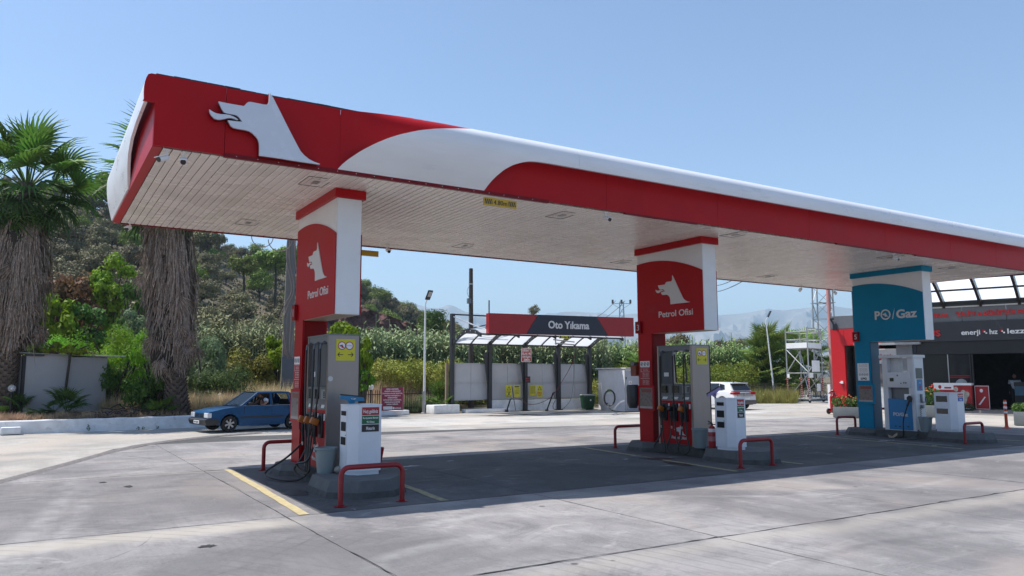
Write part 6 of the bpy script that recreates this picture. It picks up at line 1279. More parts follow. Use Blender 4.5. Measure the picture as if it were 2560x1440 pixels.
# planters with flowers
leafg = mat("planter_leaf", (.085, .20, .02), .6, var=.35, scale=14, hue=.02, trans=.3, rand=.15)
fl_r = mat("flower_red", (.65, .03, .01), .6, var=.2); fl_o = mat("flower_orange", (.62, .16, .03), .6, var=.2); plm = mat("planter_grey", (.17, .19, .20), .6, var=.12, dirt=((.1, .11, .1), .6, 4))
def leaves(c, r3, n, s, seed=1, up=.3):
    g = np.random.default_rng(seed); d = g.normal(size=(n, 3)); d /= np.linalg.norm(d, axis=1)[:, None]; rad = g.uniform(.45, 1, (n, 1))**.5
    p = np.array(c)+d*rad*np.array(r3); nrm = d*.5+g.normal(size=(n, 3))*.6; nrm[:, 2] += up; nrm /= np.linalg.norm(nrm, axis=1)[:, None]
    a = np.cross(nrm, g.normal(size=(n, 3))); a /= np.linalg.norm(a, axis=1)[:, None]; b = np.cross(nrm, a); sc_ = (s*g.uniform(.6, 1.3, (n, 1)))
    return np.stack([p-a*sc_, p-b*sc_*.45, p+a*sc_, p+b*sc_*.45], 1).reshape(-1, 3)
def planter(xy, rz, L_, w, h, label, nfl, seed, fh=.45, drop=0.):
    r = thing("flower_planter", label, "planter", (*xy, 0), rz, "grey planters in front of the shop")
    bx("trough", r, (-L_/2, -w/2, 0), (L_/2, w/2, h), plm, .012); bx("soil", r, (-L_/2+.04, -w/2+.04, h-.02), (L_/2-.04, w/2-.04, h+.005), mat("soil_dark", (.04, .03, .02), .9))
    V = np.concatenate([leaves((L_*(k/5-.4), 0, h+fh*.42), (L_*.16, w*.55, fh*(.5+.15*(k % 2))), 240, .05, seed+k) for k in range(5)]); link("foliage", quadmesh("foliage", V, 0, leafg), r)
    g = random.Random(seed)
    for i in range(nfl):
        x_, y_, z_ = g.uniform(-L_*.45, L_*.45), g.uniform(-w*.5, w*.3), h+fh*g.uniform(.55, 1.15)
        part("flower", r, fl_r if i % 3 else fl_o, lambda b: b.ball((x_, y_, z_), (.045, .045, .03), 4))
    return r
p_ = at(2128, 1044); planter(p_.xy, sa+R(6), 1.35, .5, .45, "long grey planter with red flowers left of the blue column", 16, 3)
p_ = at(2318, 1042, 0); planter(p_.xy, sa, 1.1, .5, .5, "grey planter with tall orange red flowers seen between the gas pump and its cabinet", 14, 9, .8)
p_ = at(2596, 1064); planter(p_.xy, sa, 1.4, .5, .48, "grey planter with a green bush at the right edge by the shop door", 0, 5, .35)
p_ = at(2420, 1028, .05); o = link("low_bush", quadmesh("low_bush", leaves((p_.x, p_.y, .22), (.3, .3, .2), 400, .05, 8), 0, mat("dark_bush", (.035, .08, .02), .7, var=.3, trans=.25)), cat="bush", label="dark green low bush between the last white cabinet and the freezer")
# flexible bollard
p_ = at(2517, 1071); r = thing("flexible_bollard", "orange flexible bollard with white bands on the right before the shop", "bollard", (p_.x, p_.y, 0)); ob = mat("bollard_orange", (.68, .07, .01), .45)
part("post", r, ob, lambda b: (b.cyl((0, 0, .02), (0, 0, .95), .05, .042, n=14), b.lathe([(.14, 0), (.14, .02), (.07, .045), (.055, .08)], 18)), True)
for z in (.50, .66, .82): part("reflective_band", r, signw, lambda b: b.cyl((0, 0, z), (0, 0, z+.07), .0505, .05, n=14, caps=False))
# glazed roof between shop and canopy
gr = thing("glazed_roof", "dark steel glazed roof with white panes between the canopy and the shop", "glass roof", SO, sa)
def gp(t): return -.1-4.2*t, 5.45+1.45*math.sin(t*1.35)          # y outwards, z
xs_ = [-4.4+1.62*i for i in range(9)]
for i, xb in enumerate(xs_):
    b_ = MB(); n = 10; vs = []
    for k in range(n+1): y, z = gp(k/n); vs += [(xb-.06, y, z-.26), (xb+.06, y, z-.26), (xb+.06, y, z), (xb-.06, y, z)]
    b_.add(vs, [(k*4+j, k*4+(j+1) % 4, (k+1)*4+(j+1) % 4, (k+1)*4+j) for k in range(n) for j in range(4)]+[(3, 2, 1, 0), (n*4, n*4+1, n*4+2, n*4+3)]); rb = b_.build("curved_beam", mat("beam_black", (.022, .024, .026), .4), gr)
    b_ = MB()
    for k in (1, 3, 5, 7, 9): y, z = gp(k/n); b_.cyl((xb-.065, y, z-.13), (xb+.065, y, z-.13), .06, n=10)
    b_.build("hole_ring", frost, rb)
bmb = mat("beam_black", (0, 0, 0))
for i in range(8):
    for (ta, tb) in ((.03, .27), (.29, .53), (.55, .78), (.8, .99)):
        b_ = MB(); vs = []
        for k in range(4): y, z = gp(ta+(tb-ta)*k/3); vs += [(xs_[i]+.09, y, z+.01), (xs_[i+1]-.09, y, z+.01)]
        b_.add(vs, [(2*k, 2*k+1, 2*k+3, 2*k+2) for k in range(3)]); b_.build("glass_pane", frost, gr)
    for t in (.02, .28, .54, .79, 1.): y, z = gp(t); bx("cross_bar", gr, (xs_[i]+.06, y-.04, z-.06), (xs_[i+1]-.06, y+.04, z+.03), bmb)
bx("gutter_beam", gr, (-4.6, -.15, 5.28), (xs_[-1]+.2, .12, 5.5), bmb); bx("front_beam", gr, (-4.6, gp(1)[0]-.1, gp(1)[1]-.3), (xs_[-1]+.2, gp(1)[0]-.02, gp(1)[1]+.05), bmb)
for xb in (-4.4, xs_[-1]): bx("support_post", gr, (xb-.07, gp(1)[0]-.07, 0), (xb+.07, gp(1)[0]+.07-.16, gp(1)[1]-.3), bmb)
# little security camera on the shop's left end, tap on the red wall, leaning bin
r = shopthing("wall_lamp", "black angled lamp on the grey parapet above the red wall", "lamp", -6.6, -.1, 4.6); part("arm", r, signk, lambda b: (b.tube([(0, 0, .3), (-.1, -.15, .3), (.1, -.2, -.1)], .05, 6), b.box((.02, -.26, -.35), (.2, -.14, 0))))
r = shopthing("wall_tap", "small white fitting on the red shop wall", "fitting", -6.3, -.07, 1.35); part("body", r, signw, lambda b: (b.box((-.06, -.08, .0), (.06, .0, .14)), b.box((-.12, -.06, .03), (-.06, -.02, .08)))); part("tail", r, signr, lambda b: b.box((-.02, -.05, -.22), (.04, -.01, 0)))
r = shopthing("dark_container", "dark waste container in the recess behind the red wall", "container", -5.0, .9, 0); part("body", r, dgrey, lambda b: b.box((-.6, -.3, 0), (.5, .3, 1.35), bev=.03)); part("lid", r, mgrey, lambda b: b.box((-.64, -.34, 1.35), (.54, .34, 1.42)))
r = thing("white_cabinet_box", "narrow white utility box standing at the left foot of the red wall", "utility box", (*(M0 @ Vector((-7.0, -.1, 0))).xy, 0), sa); part("body", r, signw, lambda b: b.box((-.07, -.06, 0), (.07, .06, 1.3)))
# ================================================================ terrain, hill, mountains
BASE_AZ = YAW
def az_of(u): return BASE_AZ+math.atan((u-1280)/F_PX)
SK_U = [-2600, -900, -400, 0, 200, 300, 450, 620, 740, 905, 1020, 1120, 1200, 1280, 1500]
SK_V = [560, 440, 420, 470, 520, 545, 590, 655, 680, 752, 796, 850, 900, 940, 945]
sk_az = [az_of(u) for u in SK_U]; sk_el = [math.atan((944-v)/F_PX*math.cos(a-BASE_AZ)) for u, v, a in zip(SK_U, SK_V, sk_az)]
def vnoise(x, y, s):
    return (math.sin(x/s*1.7+math.sin(y/s*1.3)*1.9)+math.sin(y/s*2.1+1.7*math.sin(x/s*.9))+.5*math.sin((x+y)/s*3.7))/2.5
def hill_h(az, r, x=None, y=None):
    el = np.interp(az, sk_az, sk_el); R0 = np.interp(az, [sk_az[2], sk_az[6], sk_az[9], sk_az[12]], [46, 56, 88, 110]); R1 = np.interp(az, [sk_az[2], sk_az[9], sk_az[12]], [165, 205, 230])
    hr = max(0, math.tan(el)*R1+1.75)
    t = (r-R0)/(R1-R0)
    if t <= 0: return 0.
    h = hr*(min(t, 1)**1.15 if t < 1 else 1-.15*(min(t, 3)-1))
    if x is None: x, y = CX+r*math.sin(az), CY+r*math.cos(az)
    return h+vnoise(x, y, 17)*min(1, t*3)*1.1*(hr > 2)
def soil_h(x, y): return 0
tm = mat("dry_soil", (.15, .12, .07), .95, var=.35, scale=.6, bump=.6, bscale=6, hue=.015, dirt=((.12, .12, .05), .5, .25))
naz, nr_ = 300, 90; rr = np.concatenate([np.linspace(0, 40, 12), np.geomspace(42, 700, nr_-12)]); az = np.concatenate([np.linspace(-math.pi+BASE_AZ, BASE_AZ-1.35, 20, False), np.linspace(BASE_AZ-1.35, BASE_AZ+.9, naz-40, False), np.linspace(BASE_AZ+.9, math.pi+BASE_AZ, 20, False)])
vs = []; 
for a in az:
    for r_ in rr:
        x, y = CX+r_*math.sin(a), CY+r_*math.cos(a); vs.append((x, y, hill_h(a, r_, x, y)-.06 + (0 if r_ < 60 else vnoise(x, y, 9)*.12)))
n_a, n_r = len(az), len(rr); fs = [(i*n_r+k, ((i+1) % n_a)*n_r+k, ((i+1) % n_a)*n_r+k+1, i*n_r+k+1) for i in range(n_a) for k in range(n_r-1)]
link("hillside", MB().add(vs, fs).mesh("hillside", tm), kind='structure')
b_ = MB(); n = 64; b_.add([(CX+6000*math.cos(2*math.pi*i/n), CY+6000*math.sin(2*math.pi*i/n), -.6) for i in range(n)], [tuple(range(n))]); b_.build("plain", mat("plain_soil", (.22, .2, .12), .95, var=.3, scale=.02), kind='structure')
# raised verge behind the kerb wall
vg = MB(); VX = [(-22, 16.5), (-8, 17.2), (-1.94, 17.65), (1.37, 17.83), (3.65, 18.04), (6.0, 18.5), (8.5, 19.8), (10.1, 21.1)]
vs = []; 
for (x, y) in VX:
    for k, (dd, z) in enumerate(((0, .33), (1.0, .34), (3, .36), (6, .3), (10, .0))): vs.append((x-dd*.25, y+dd, z+random.uniform(-.02, .02)))
vg.add(vs, [(i*5+k, (i+1)*5+k, (i+1)*5+k+1, i*5+k+1) for i in range(len(VX)-1) for k in range(4)]); vg.build("verge", tm, kind='structure', smooth=True)
# red earth cut at the foot of the hill
rc = mat("red_rock", (.15, .066, .055), .95, var=.6, scale=.5, bump=1., bscale=1.5, hue=.02, stretch=(1, 1, .45), dirt=((.36, .27, .22), .6, .6))
def cutface(name, pts, dep, n=70, m=18):
    vs = []; u0, u1 = pts[0][0], pts[-1][0]; g = random.Random(3)
    for i in range(n+1):
        u = u0+(u1-u0)*i/n; vt = np.interp(u, [p[0] for p in pts], [p[1] for p in pts]); vb = np.interp(u, [p[0] for p in pts], [p[2] for p in pts])
        for k in range(m+1):
            t = k/m; d = dep+(u-u0)*.02-1.6*(1-t)+vnoise(u*.5, k*3, 7)*.7+g.uniform(-.35, .35); vs.append(tuple(atd(u, vb+(vt-vb)*t+g.uniform(-1, 1), d)))
    b = MB(); b.add(vs, [(i*(m+1)+k, (i+1)*(m+1)+k, (i+1)*(m+1)+k+1, i*(m+1)+k+1) for i in range(n) for k in range(m)]); return b.build(name, rc, kind='structure')
cutface("rock_cut", [(560, 850, 900), (640, 830, 900), (740, 792, 900), (860, 772, 900), (905, 768, 900), (950, 782, 900), (1000, 800, 900), (1040, 815, 900), (1060, 850, 900)], 108)
# mountains far away
mtm = mat("mountain_rock", (.30, .28, .25), .95, var=.35, scale=.004, bump=0, dirt=((.62, .58, .52), .55, .015), coord='P')
def ridge(name, dep, pts, rough, seed, basev=944, bulge=.35):
    g = np.random.default_rng(seed); n, m = 360, 26; u0, u1 = pts[0][0], pts[-1][0]; vs = []
    ph = g.uniform(0, 6.28, 12)
    def fr_(x, y): return sum(math.sin(x*f*2**i+ph[i]+2*math.sin(y*f*2**i*1.3+ph[i+4]))*.5**i for i, f in enumerate([1]*6))
    for i in range(n+1):
        u = u0+(u1-u0)*i/n; v = np.interp(u, [p[0] for p in pts], [p[1] for p in pts])+fr_(u*.02, 3)*rough*.35
        a = az_of(u); k_ = math.cos(a-BASE_AZ); top = (944-v)/F_PX*dep+1.7
        for k in range(m+1):
            t = k/m; d = (dep-dep*bulge*(1-t)**1.1)/k_; z = max(-2, top*(t**1.25)*(1+.22*fr_(u*.045, t*6)*(1-t)*t*4)); d *= 1+.05*fr_(u*.07, t*8)*(1-t)
            vs.append((CX+d*math.sin(a), CY+d*math.cos(a), z))
    b = MB(); b.add(vs, [(i*(m+1)+k, (i+1)*(m+1)+k, (i+1)*(m+1)+k+1, i*(m+1)+k+1) for i in range(n) for k in range(m)]); return b.build(name, mtm, kind='structure', smooth=True)
ridge("far_mountains", 5400, [(-500, 880), (600, 820), (900, 790), (1020, 768), (1040, 765), (1070, 773), (1095, 777), (1118, 766), (1135, 769), (1165, 782), (1200, 786), (1250, 792), (1320, 796), (1380, 788), (1420, 784), (1500, 784), (1530, 791), (1580, 788), (1640, 790), (1720, 795), (1800, 790), (1850, 787), (1920, 778), (1970, 780), (2020, 775), (2080, 768), (2140, 775), (2300, 800), (2700, 840), (3200, 900)], 4, 1)
ridge("near_mountains", 3800, [(-200, 930), (900, 900), (1100, 850), (1180, 835), (1250, 832), (1350, 838), (1450, 842), (1560, 835), (1640, 828), (1720, 822), (1800, 822), (1860, 836), (1930, 842), (2000, 850), (2060, 835), (2150, 815), (2300, 830), (2700, 880), (3200, 930)], 5, 2)

# ================================================================ vegetation
def lmat(name, col, var=.35, hue=.02, trans=.3, scale=2., rand=.2, rough=.6): return mat(name, col, rough, var=var, scale=scale, hue=hue, trans=trans, rand=rand, coord='O', spec=.25)
olive = lmat("olive_leaf", (.185, .17, .08), .3, .015, .06, .35, .22); pine = lmat("pine_needle", (.17, .23, .03), .3, .02, .12, .35, .2); lime = lmat("lime_leaf", (.19, .30, .016), .35, .02, .4, 1.2)
feath = lmat("feathery_leaf", (.16, .40, .025), .35, .025, .4, 1.2); grn = lmat("green_leaf", (.075, .15, .02), .4, .02, .35, 1.5); redb = lmat("reddish_leaf", (.17, .085, .04), .45, .03, .3, 1.5); khaki = lmat("khaki_leaf", (.225, .235, .035), .4, .025, .15, .9)
greyg = lmat("grey_green_leaf", (.16, .22, .11), .35, .02, .3, 1.5); yelg = lmat("yellow_green_leaf", (.24, .27, .02), .35, .02, .4, 1.5); bark = mat("bark", (.07, .055, .045), .9, var=.3)
brn = lmat("brown_leaf", (.12, .095, .06), .4, .02, .2, 1.5)
def crown_pts(g, n, R3, blobs, s, flat=.55):
    """leaf clumps on the skins of many overlapping blobs"""
    cen = []
    for _ in range(blobs):
        d = g.normal(size=3); d /= np.linalg.norm(d); d[2] = d[2]*.8+.1; cen.append(d*np.array(R3)*g.uniform(.35, .72))
    cen = np.array(cen); rb = g.uniform(.30, .48, blobs)*min(R3); k = g.integers(0, blobs, n); d = g.normal(size=(n, 3)); d /= np.linalg.norm(d, axis=1)[:, None]
    d[:, 2] = np.where(d[:, 2] < -.3, -d[:, 2]*.5, d[:, 2]); rad = g.uniform(.55, 1.08, (n, 1)); p = cen[k]+d*rb[k][:, None]*rad
    nrm = d*.9+g.normal(size=(n, 3))*.38; nrm /= np.linalg.norm(nrm, axis=1)[:, None]; a = np.cross(nrm, g.normal(size=(n, 3))); a /= np.linalg.norm(a, axis=1)[:, None]; b = np.cross(nrm, a); q = s*g.uniform(.5, 1.4, (n, 1))
    return np.stack([p-a*q, p-b*q*flat, p+a*q, p+b*q*flat], 1).reshape(-1, 3)
def trunk_mb(h, r, g, n=4):
    b = MB(); b.tube([(0, 0, -.4), (g.uniform(-.1, .1), g.uniform(-.1, .1), h*.4), (g.uniform(-.2, .2), g.uniform(-.2, .2), h*.75)], [r, r*.8, r*.5], 6)
    for k in range(n): t = 6.28*k/n+g.uniform(-.4, .4); b.tube([(0, 0, h*.4), (math.cos(t)*h*.22, math.sin(t)*h*.22, h*.65), (math.cos(t)*h*.38, math.sin(t)*h*.38, h*.85)], [r*.5, r*.35, r*.2], 5)
    return b
# hillside trees
crowns = []
for i in range(5):
    g = np.random.default_rng(20+i); V = crown_pts(g, 5200, (2.9, 2.9, 2.3), 13, .12); V[:, 2] += 2.2; crowns.append(quadmesh("crown", V, 0, olive))
pcr = []
for i in range(3):
    g = np.random.default_rng(40+i); V = crown_pts(g, 4600, (2.9, 2.9, 3.2), 22, .13); V[:, 2] += 2.9; pcr.append(quadmesh("crown", V, 0, pine))
tks = [trunk_mb(3, .16, random.Random(i)).mesh("trunk", bark) for i in range(3)]
g = random.Random(11); placed = []
tries = 0
while len(placed) < 292 and tries < 60000:
    tries += 1; u = g.uniform(-180, 1130); a = az_of(u); r0 = float(np.interp(a, [sk_az[2], sk_az[6], sk_az[9], sk_az[12]], [56, 66, 112, 130])); r_ = r0+(228-r0)*g.random()**1.05
    x, y = CX+r_*math.sin(a), CY+r_*math.cos(a)
    if tries <= 62: u = 850+tries*4.9; a = az_of(u); r_ = g.uniform(190, 222); x, y = CX+r_*math.sin(a), CY+r_*math.cos(a)
    elif any((x-q[0])**2+(y-q[1])**2 < (3.1+.009*r_)**2 for q in placed): continue
    z = hill_h(a, r_, x, y)
    if z < .8: continue
    placed.append((x, y, z, a, r_, u))
for i, (x, y, z, a, r_, u) in enumerate(placed):
    near = r_ < 95; isp = g.random() < (.22 if r_ > 120 else .05)
    r = thing("pine_tree" if isp else "olive_tree", "bright yellow green pine among the grey olive trees on the hillside" if isp else "grey green olive tree in the dense grove covering the hillside", "tree", (x, y, z-.2), g.uniform(0, 6.28), "pines on the hillside" if isp else "olive trees on the hillside")
    s_ = (g.uniform(.75, 1.2) if not isp else g.uniform(.65, 1.2)); r.scale = (s_, s_, s_*g.uniform(.85, 1.15))
    link("crown", g.choice(pcr if isp else crowns), r); link("trunk", g.choice(tks), r)
g2 = np.random.default_rng(77); Q = []
for _ in range(5200):                                   # low maquis between the trees
    u = g2.uniform(-200, 1150); a = az_of(u); r0 = float(np.interp(a, [sk_az[2], sk_az[6], sk_az[9], sk_az[12]], [52, 62, 112, 120])); r_ = r0+(225-r0)*g2.random(); x, y = CX+r_*math.sin(a), CY+r_*math.cos(a); z = hill_h(a, r_, x, y)
    if z > .5: Q.append((x, y, z))
Q = np.array(Q); k = g2.integers(0, len(Q), 95000); d = g2.normal(size=(95000, 3)); d /= np.linalg.norm(d, axis=1)[:, None]; d[:, 2] = abs(d[:, 2])*.8; P_ = Q[k]+d*(.5+.9*((k % 17)/17.))[:, None]*g2.uniform(.7, 1.05, (95000, 1))
nm_ = d+g2.normal(size=d.shape)*.5; nm_ /= np.linalg.norm(nm_, axis=1)[:, None]; a_ = np.cross(nm_, g2.normal(size=d.shape)); a_ /= np.linalg.norm(a_, axis=1)[:, None]; b__ = np.cross(nm_, a_); q_ = .20*g2.uniform(.5, 1.4, (95000, 1))
link("maquis", quadmesh("maquis", np.stack([P_-a_*q_, P_-b__*q_*.6, P_+a_*q_, P_+b__*q_*.6], 1).reshape(-1, 3), 0, lmat("maquis_leaf", (.085, .085, .035), .4, .025, .05, .05)), kind='stuff', label="low maquis scrub covering the hillside between the trees")
# umbrella pines on the skyline
for (u, v, dep, w, lb, m_, fl) in ((285, 478, 150, 13.5, "large dark round pine on the skyline left of the canopy", pine, .62), (215, 470, 150, 8, "yellow green pine on the skyline beside the left palm", pine, .7), (690, 650, 120, 9, "big bright green pine on the hill left of the concrete pole", pine, .6), (610, 668, 116, 6, "bright green pine lower on the hill by the right palm", pine, .7),
    (520, 600, 150, 9, "dark pine top showing just under the canopy edge", olive, .6), (770, 640, 125, 7, "green pine on the hill behind the first column", pine, .8),
    (1335, 778, 130, 2.2, "narrow dark tree standing up behind the Oto Yıkama sign", olive, 1.3), (1085, 808, 95, 4.5, "dark cypress like bush right of the street lamp", grn, .9), (1110, 826, 100, 5.0, "dark rounded shrub at the foot of the hill", olive, .7), (1240, 826, 85, 3.0, "dark tree top behind the car wash's left post", olive, .7)):
    p = atd(u, v, dep); g2 = np.random.default_rng(int(u)); R3 = (w/2, w/2, w/2*fl); V = crown_pts(g2, 4200, R3, 30, w*.028); gz = max(0, hill_h(az_of(u), (p-Vector((CX, CY, p.z))).length)-.2); V[:, 2] += p.z-gz-(0 if v < 700 else 0)
    r = thing("pine_tree" if m_ is pine else "tree", lb, "tree", (p.x, p.y, gz)); link("crown", quadmesh("crown", V, 0, m_), r); part("trunk", r, bark, lambda b: b.tube([(0, 0, -.5), (.1, 0, (p.z-gz)*.6), (0, .1, p.z-gz)], [.25, .2, .12], 7))
# bushes between shed and hill
def bush(name, label, u, vt, vb, wpx, dep, m, n, ls, seed, blobs=14, depth_k=.8, flat=.55, cat="bush", trunk=False, ngr=0.):
    pt_ = atd(u, vt, dep); pb = atd(u, vb, dep); w = wpx/F_PX*dep; zb = max(pb.z, ngr); h = max(.3, pt_.z-zb); g2 = np.random.default_rng(seed)
    V = crown_pts(g2, n, (w/2, w/2*depth_k, h*.62), blobs, ls, flat); zmin, zmax = np.percentile(V[:, 2], .5), V[:, 2].max()
    V[:, 2] = (V[:, 2]-zmin)/(zmax-zmin)*h; r = thing(name, label, cat, (pt_.x, pt_.y, zb)); link("foliage", quadmesh("foliage", V, 0, m), r)
    part("stems", r, bark, lambda b: [b.tube([(0, 0, -zb-.05), (w*.12*math.cos(t), w*.12*math.sin(t), h*.4), (w*.25*math.cos(t), w*.25*math.sin(t), h*.75)], [.05, .04, .02], 5) for t in (0, 1.3, 2.6, 3.9, 5.2)]); return r
bush("broom_bush", "bright green feathery bush behind the concrete shed", 300, 806, 985, 330, 30.5, feath, 16000, .055, 1, 26, .6, .28)
bush("broom_bush", "bright green feathery bush right beside the right palm, above the shed roof", 395, 815, 1000, 190, 29.5, feath, 11000, .055, 2, 18, .6, .28)
bush("broom_bush", "bright green feathery bush at the left, between palm and shed roof", 150, 832, 985, 200, 31, feath, 8000, .055, 3, 16, .6, .28)
bush("fig_tree", "glossy yellow green broad leaved tree beside the left palm", 135, 728, 900, 150, 36, lime, 2600, .13, 4, 14, .7, .6, "tree")
bush("fig_tree", "dark green broad leaved tree above the bright broom bush", 215, 752, 900, 170, 37, grn, 3200, .13, 5, 16, .7, .6, "tree")
bush("smoke_tree", "tree with rust red and green leaves on the slope above the shed", 190, 672, 830, 230, 46, redb, 5200, .13, 6, 22, .7, .6, "tree")
bush("ash_tree", "yellow green young tree left of the right palm", 285, 630, 830, 150, 47, mat("yellow_green_leaf", (0, 0, 0)) if 0 else lime, 4200, .12, 7, 18, .7, .5, "tree")
bush("ash_tree", "darker green young tree just left of the right palm's skirt", 340, 700, 860, 120, 44, grn, 3600, .12, 8, 14, .7, .5, "tree")
bush("grey_bush", "grey green leafy bush left of the right palm trunk", 330, 770, 900, 140, 39, greyg, 5200, .085, 9, 16, .7, .35)
bush("vine", "yellow green creeper spilling over the shed roof", 165, 852, 890, 210, 27.5, yelg, 1800, .07, 10, 14, .5, .75, "creeper", ngr=2.4)
bush("shrub", "low dark green shrub left of the right palm's foot", 390, 912, 1030, 170, 28, grn, 6500, .06, 11, 16, .7, .4)
bush("shrub", "dark undergrowth at the foot of the bright bush by the shed", 290, 900, 1010, 140, 29, grn, 5000, .06, 111, 14, .7, .4)
bush("grey_bush", "tall grey green feathery bush right of the right palm", 520, 835, 1010, 150, 32, greyg, 13000, .06, 12, 22, .8, .3)
bush("grey_bush", "soft green bush between the right palm and the blue car", 560, 905, 1020, 200, 31, mat("soft_green_leaf", (0, 0, 0)) if 0 else lmat("soft_green_leaf", (.095, .165, .05), .35, .02, .3, 1.5), 13000, .055, 13, 20, .8, .3)
bush("khaki_bush", "dense ochre green bush behind the blue car, left of the concrete pole", 625, 862, 985, 190, 35, khaki, 11000, .06, 14, 24, .7, .45)
bush("leafy_tree", "bright yellow green tree just behind the concrete pole", 700, 835, 985, 90, 36, lime, 5200, .085, 15, 14, .8, .5, "tree")
bush("leafy_tree", "bright green tree behind the nearest steel pump's top", 850, 800, 985, 130, 35, lime, 7000, .09, 16, 16, .8, .5, "tree")
bush("leafy_tree", "yellow green bush right of the nearest steel pump", 905, 838, 975, 70, 34.5, lime, 5500, .08, 17, 14, .8, .5, "tree")
bush("small_bush", "small bright green bush right of the nearest steel pump, low by the dry grass", 912, 920, 975, 55, 33, lmat("vivid_leaf", (.09, .26, .012), .35, .02, .4, 1.5), 1500, .07, 18, 10, .8, .7)
bush("grey_bush", "dark olive shrub behind the rear of the blue car", 740, 895, 1000, 110, 35, khaki, 6000, .06, 19, 14, .8, .45)
# scrub belt in front of the reeds
def scrub(name, u0, u1, d0, d1, n, hfun, m, ls, seed, flat=.4, label=None, zb=0.):
    g2 = np.random.default_rng(seed); u = g2.uniform(u0, u1, n); d = g2.uniform(d0, d1, n); 
    bump = np.array([hfun(a, b) for a, b in zip(u, d)]); z = bump*g2.uniform(.0, 1, n)**.45
    P = np.array([tuple(spot(a, b)) for a, b in zip(u, d)]); P[:, 2] = z+zb+g2.normal(size=n)*.06
    nrm = g2.normal(size=(n, 3)); nrm[:, 2] = abs(nrm[:, 2])+.3; nrm /= np.linalg.norm(nrm, axis=1)[:, None]; a = np.cross(nrm, g2.normal(size=(n, 3))); a /= np.linalg.norm(a, axis=1)[:, None]; b = np.cross(nrm, a); q = ls*g2.uniform(.5, 1.5, (n, 1))
    V = np.stack([P-a*q, P-b*q*flat, P+a*q, P+b*q*flat], 1).reshape(-1, 3); return link(name, quadmesh(name, V, 0, m), kind='stuff', label=label)
hb_ = lambda u, d: 2.25+.55*vnoise(u*.06, d, 1.4)+.35*vnoise(u*.16, d*2, 1.1)
scrub("scrub", 905, 1160, 41, 49, 42000, hb_, khaki, .07, 31, label="low olive green scrub between the dry grass and the reeds")
scrub("scrub", 1150, 1510, 46, 52, 26000, lambda u, d: 1.2+.4*vnoise(u*.06, d, 1.4), khaki, .07, 32, label="green undergrowth behind the car wash panels")
scrub("scrub", 1480, 1900, 54, 66, 42000, lambda u, d: 2.35+.55*vnoise(u*.05, d, 1.8), lmat("sun_scrub", (.16, .19, .025), .35, .02, .35, 1.5), .085, 33, label="sunlit yellow green scrub behind the white hatchback")
# reeds
def reeds(name, u0, u1, d0, d1, n, h0, h1, seed, m, label, hmod=lambda u: 1.):
    g2 = np.random.default_rng(seed); Q = []; u = g2.uniform(u0, u1, n); d = g2.uniform(d0, d1, n); P = np.array([tuple(spot(a, b)) for a, b in zip(u, d)]); H_ = g2.uniform(h0-.4, h1, n)*np.array([hmod(x) for x in u])*(1+.10*np.sin(u*.13+d*2.1)+.08*np.sin(u*.31+d)+.05*np.sin(u*.7))*np.where(g2.random(n) < .06, 1.13, 1)
    L_ = 9; t = (np.arange(L_)+.8)/L_
    for k in range(L_):
        az_ = g2.uniform(0, 6.28, n); ln = g2.uniform(.45, .85, n)*(1-.2*t[k]); z0_ = H_*(.30+.70*t[k]); dx, dy = np.cos(az_), np.sin(az_); w = .05*g2.uniform(.7, 1.7, n)
        px, py = -dy*w, dx*w; up_ = ln*g2.uniform(.15, .55, n); dr = ln*g2.uniform(.0, .4, n)
        A = np.stack([P[:, 0], P[:, 1], z0_], 1); B = np.stack([P[:, 0]+dx*ln*.5, P[:, 1]+dy*ln*.5, z0_+up_], 1); C_ = np.stack([P[:, 0]+dx*ln, P[:, 1]+dy*ln, z0_+up_-dr], 1); s = np.stack([px, py, np.zeros(n)], 1)
        Q.append(np.stack([A-s*.5, A+s*.5, B+s, B-s], 1)); Q.append(np.stack([B-s, B+s, C_+s*.1, C_-s*.1], 1))
    s = np.stack([np.full(n, .015), np.full(n, -.01), np.zeros(n)], 1); A = P.copy(); A[:, 2] = 0; B = P.copy(); B[:, 2] = H_; Q.append(np.stack([A-s, A+s, B+s, B-s], 1))
    return link(name, quadmesh(name, np.concatenate(Q).reshape(-1, 3), 0, m), kind='stuff', label=label)
reedm = lmat("reed_leaf", (.235, .275, .14), .5, .025, .12, 1.1, .2, .8); reedd = lmat("reed_leaf_green", (.215, .28, .105), .5, .025, .15, 1.1, .2, .8)
reeds("reed_bed", 900, 1240, 50, 58, 3300, 4.0, 5.0, 51, reedm, "silvery green reed bed below the rock cut", lambda u: float(np.interp(u, [900, 960, 1080, 1240], [.90, .88, .86, .82])))
reeds("reed_bed", 1235, 1520, 52, 60, 2700, 3.2, 4.2, 52, reedm, "reed bed seen through the car wash frame"); reeds("reed_bed", 1500, 1930, 60, 70, 3300, 3.1, 4.1, 53, reedd, "tall reed bed behind the white hatchback")
reeds("reed_bed", 480, 760, 47, 54, 2000, 3.7, 4.5, 54, reedm, "grey reeds below the hill left of the first column")
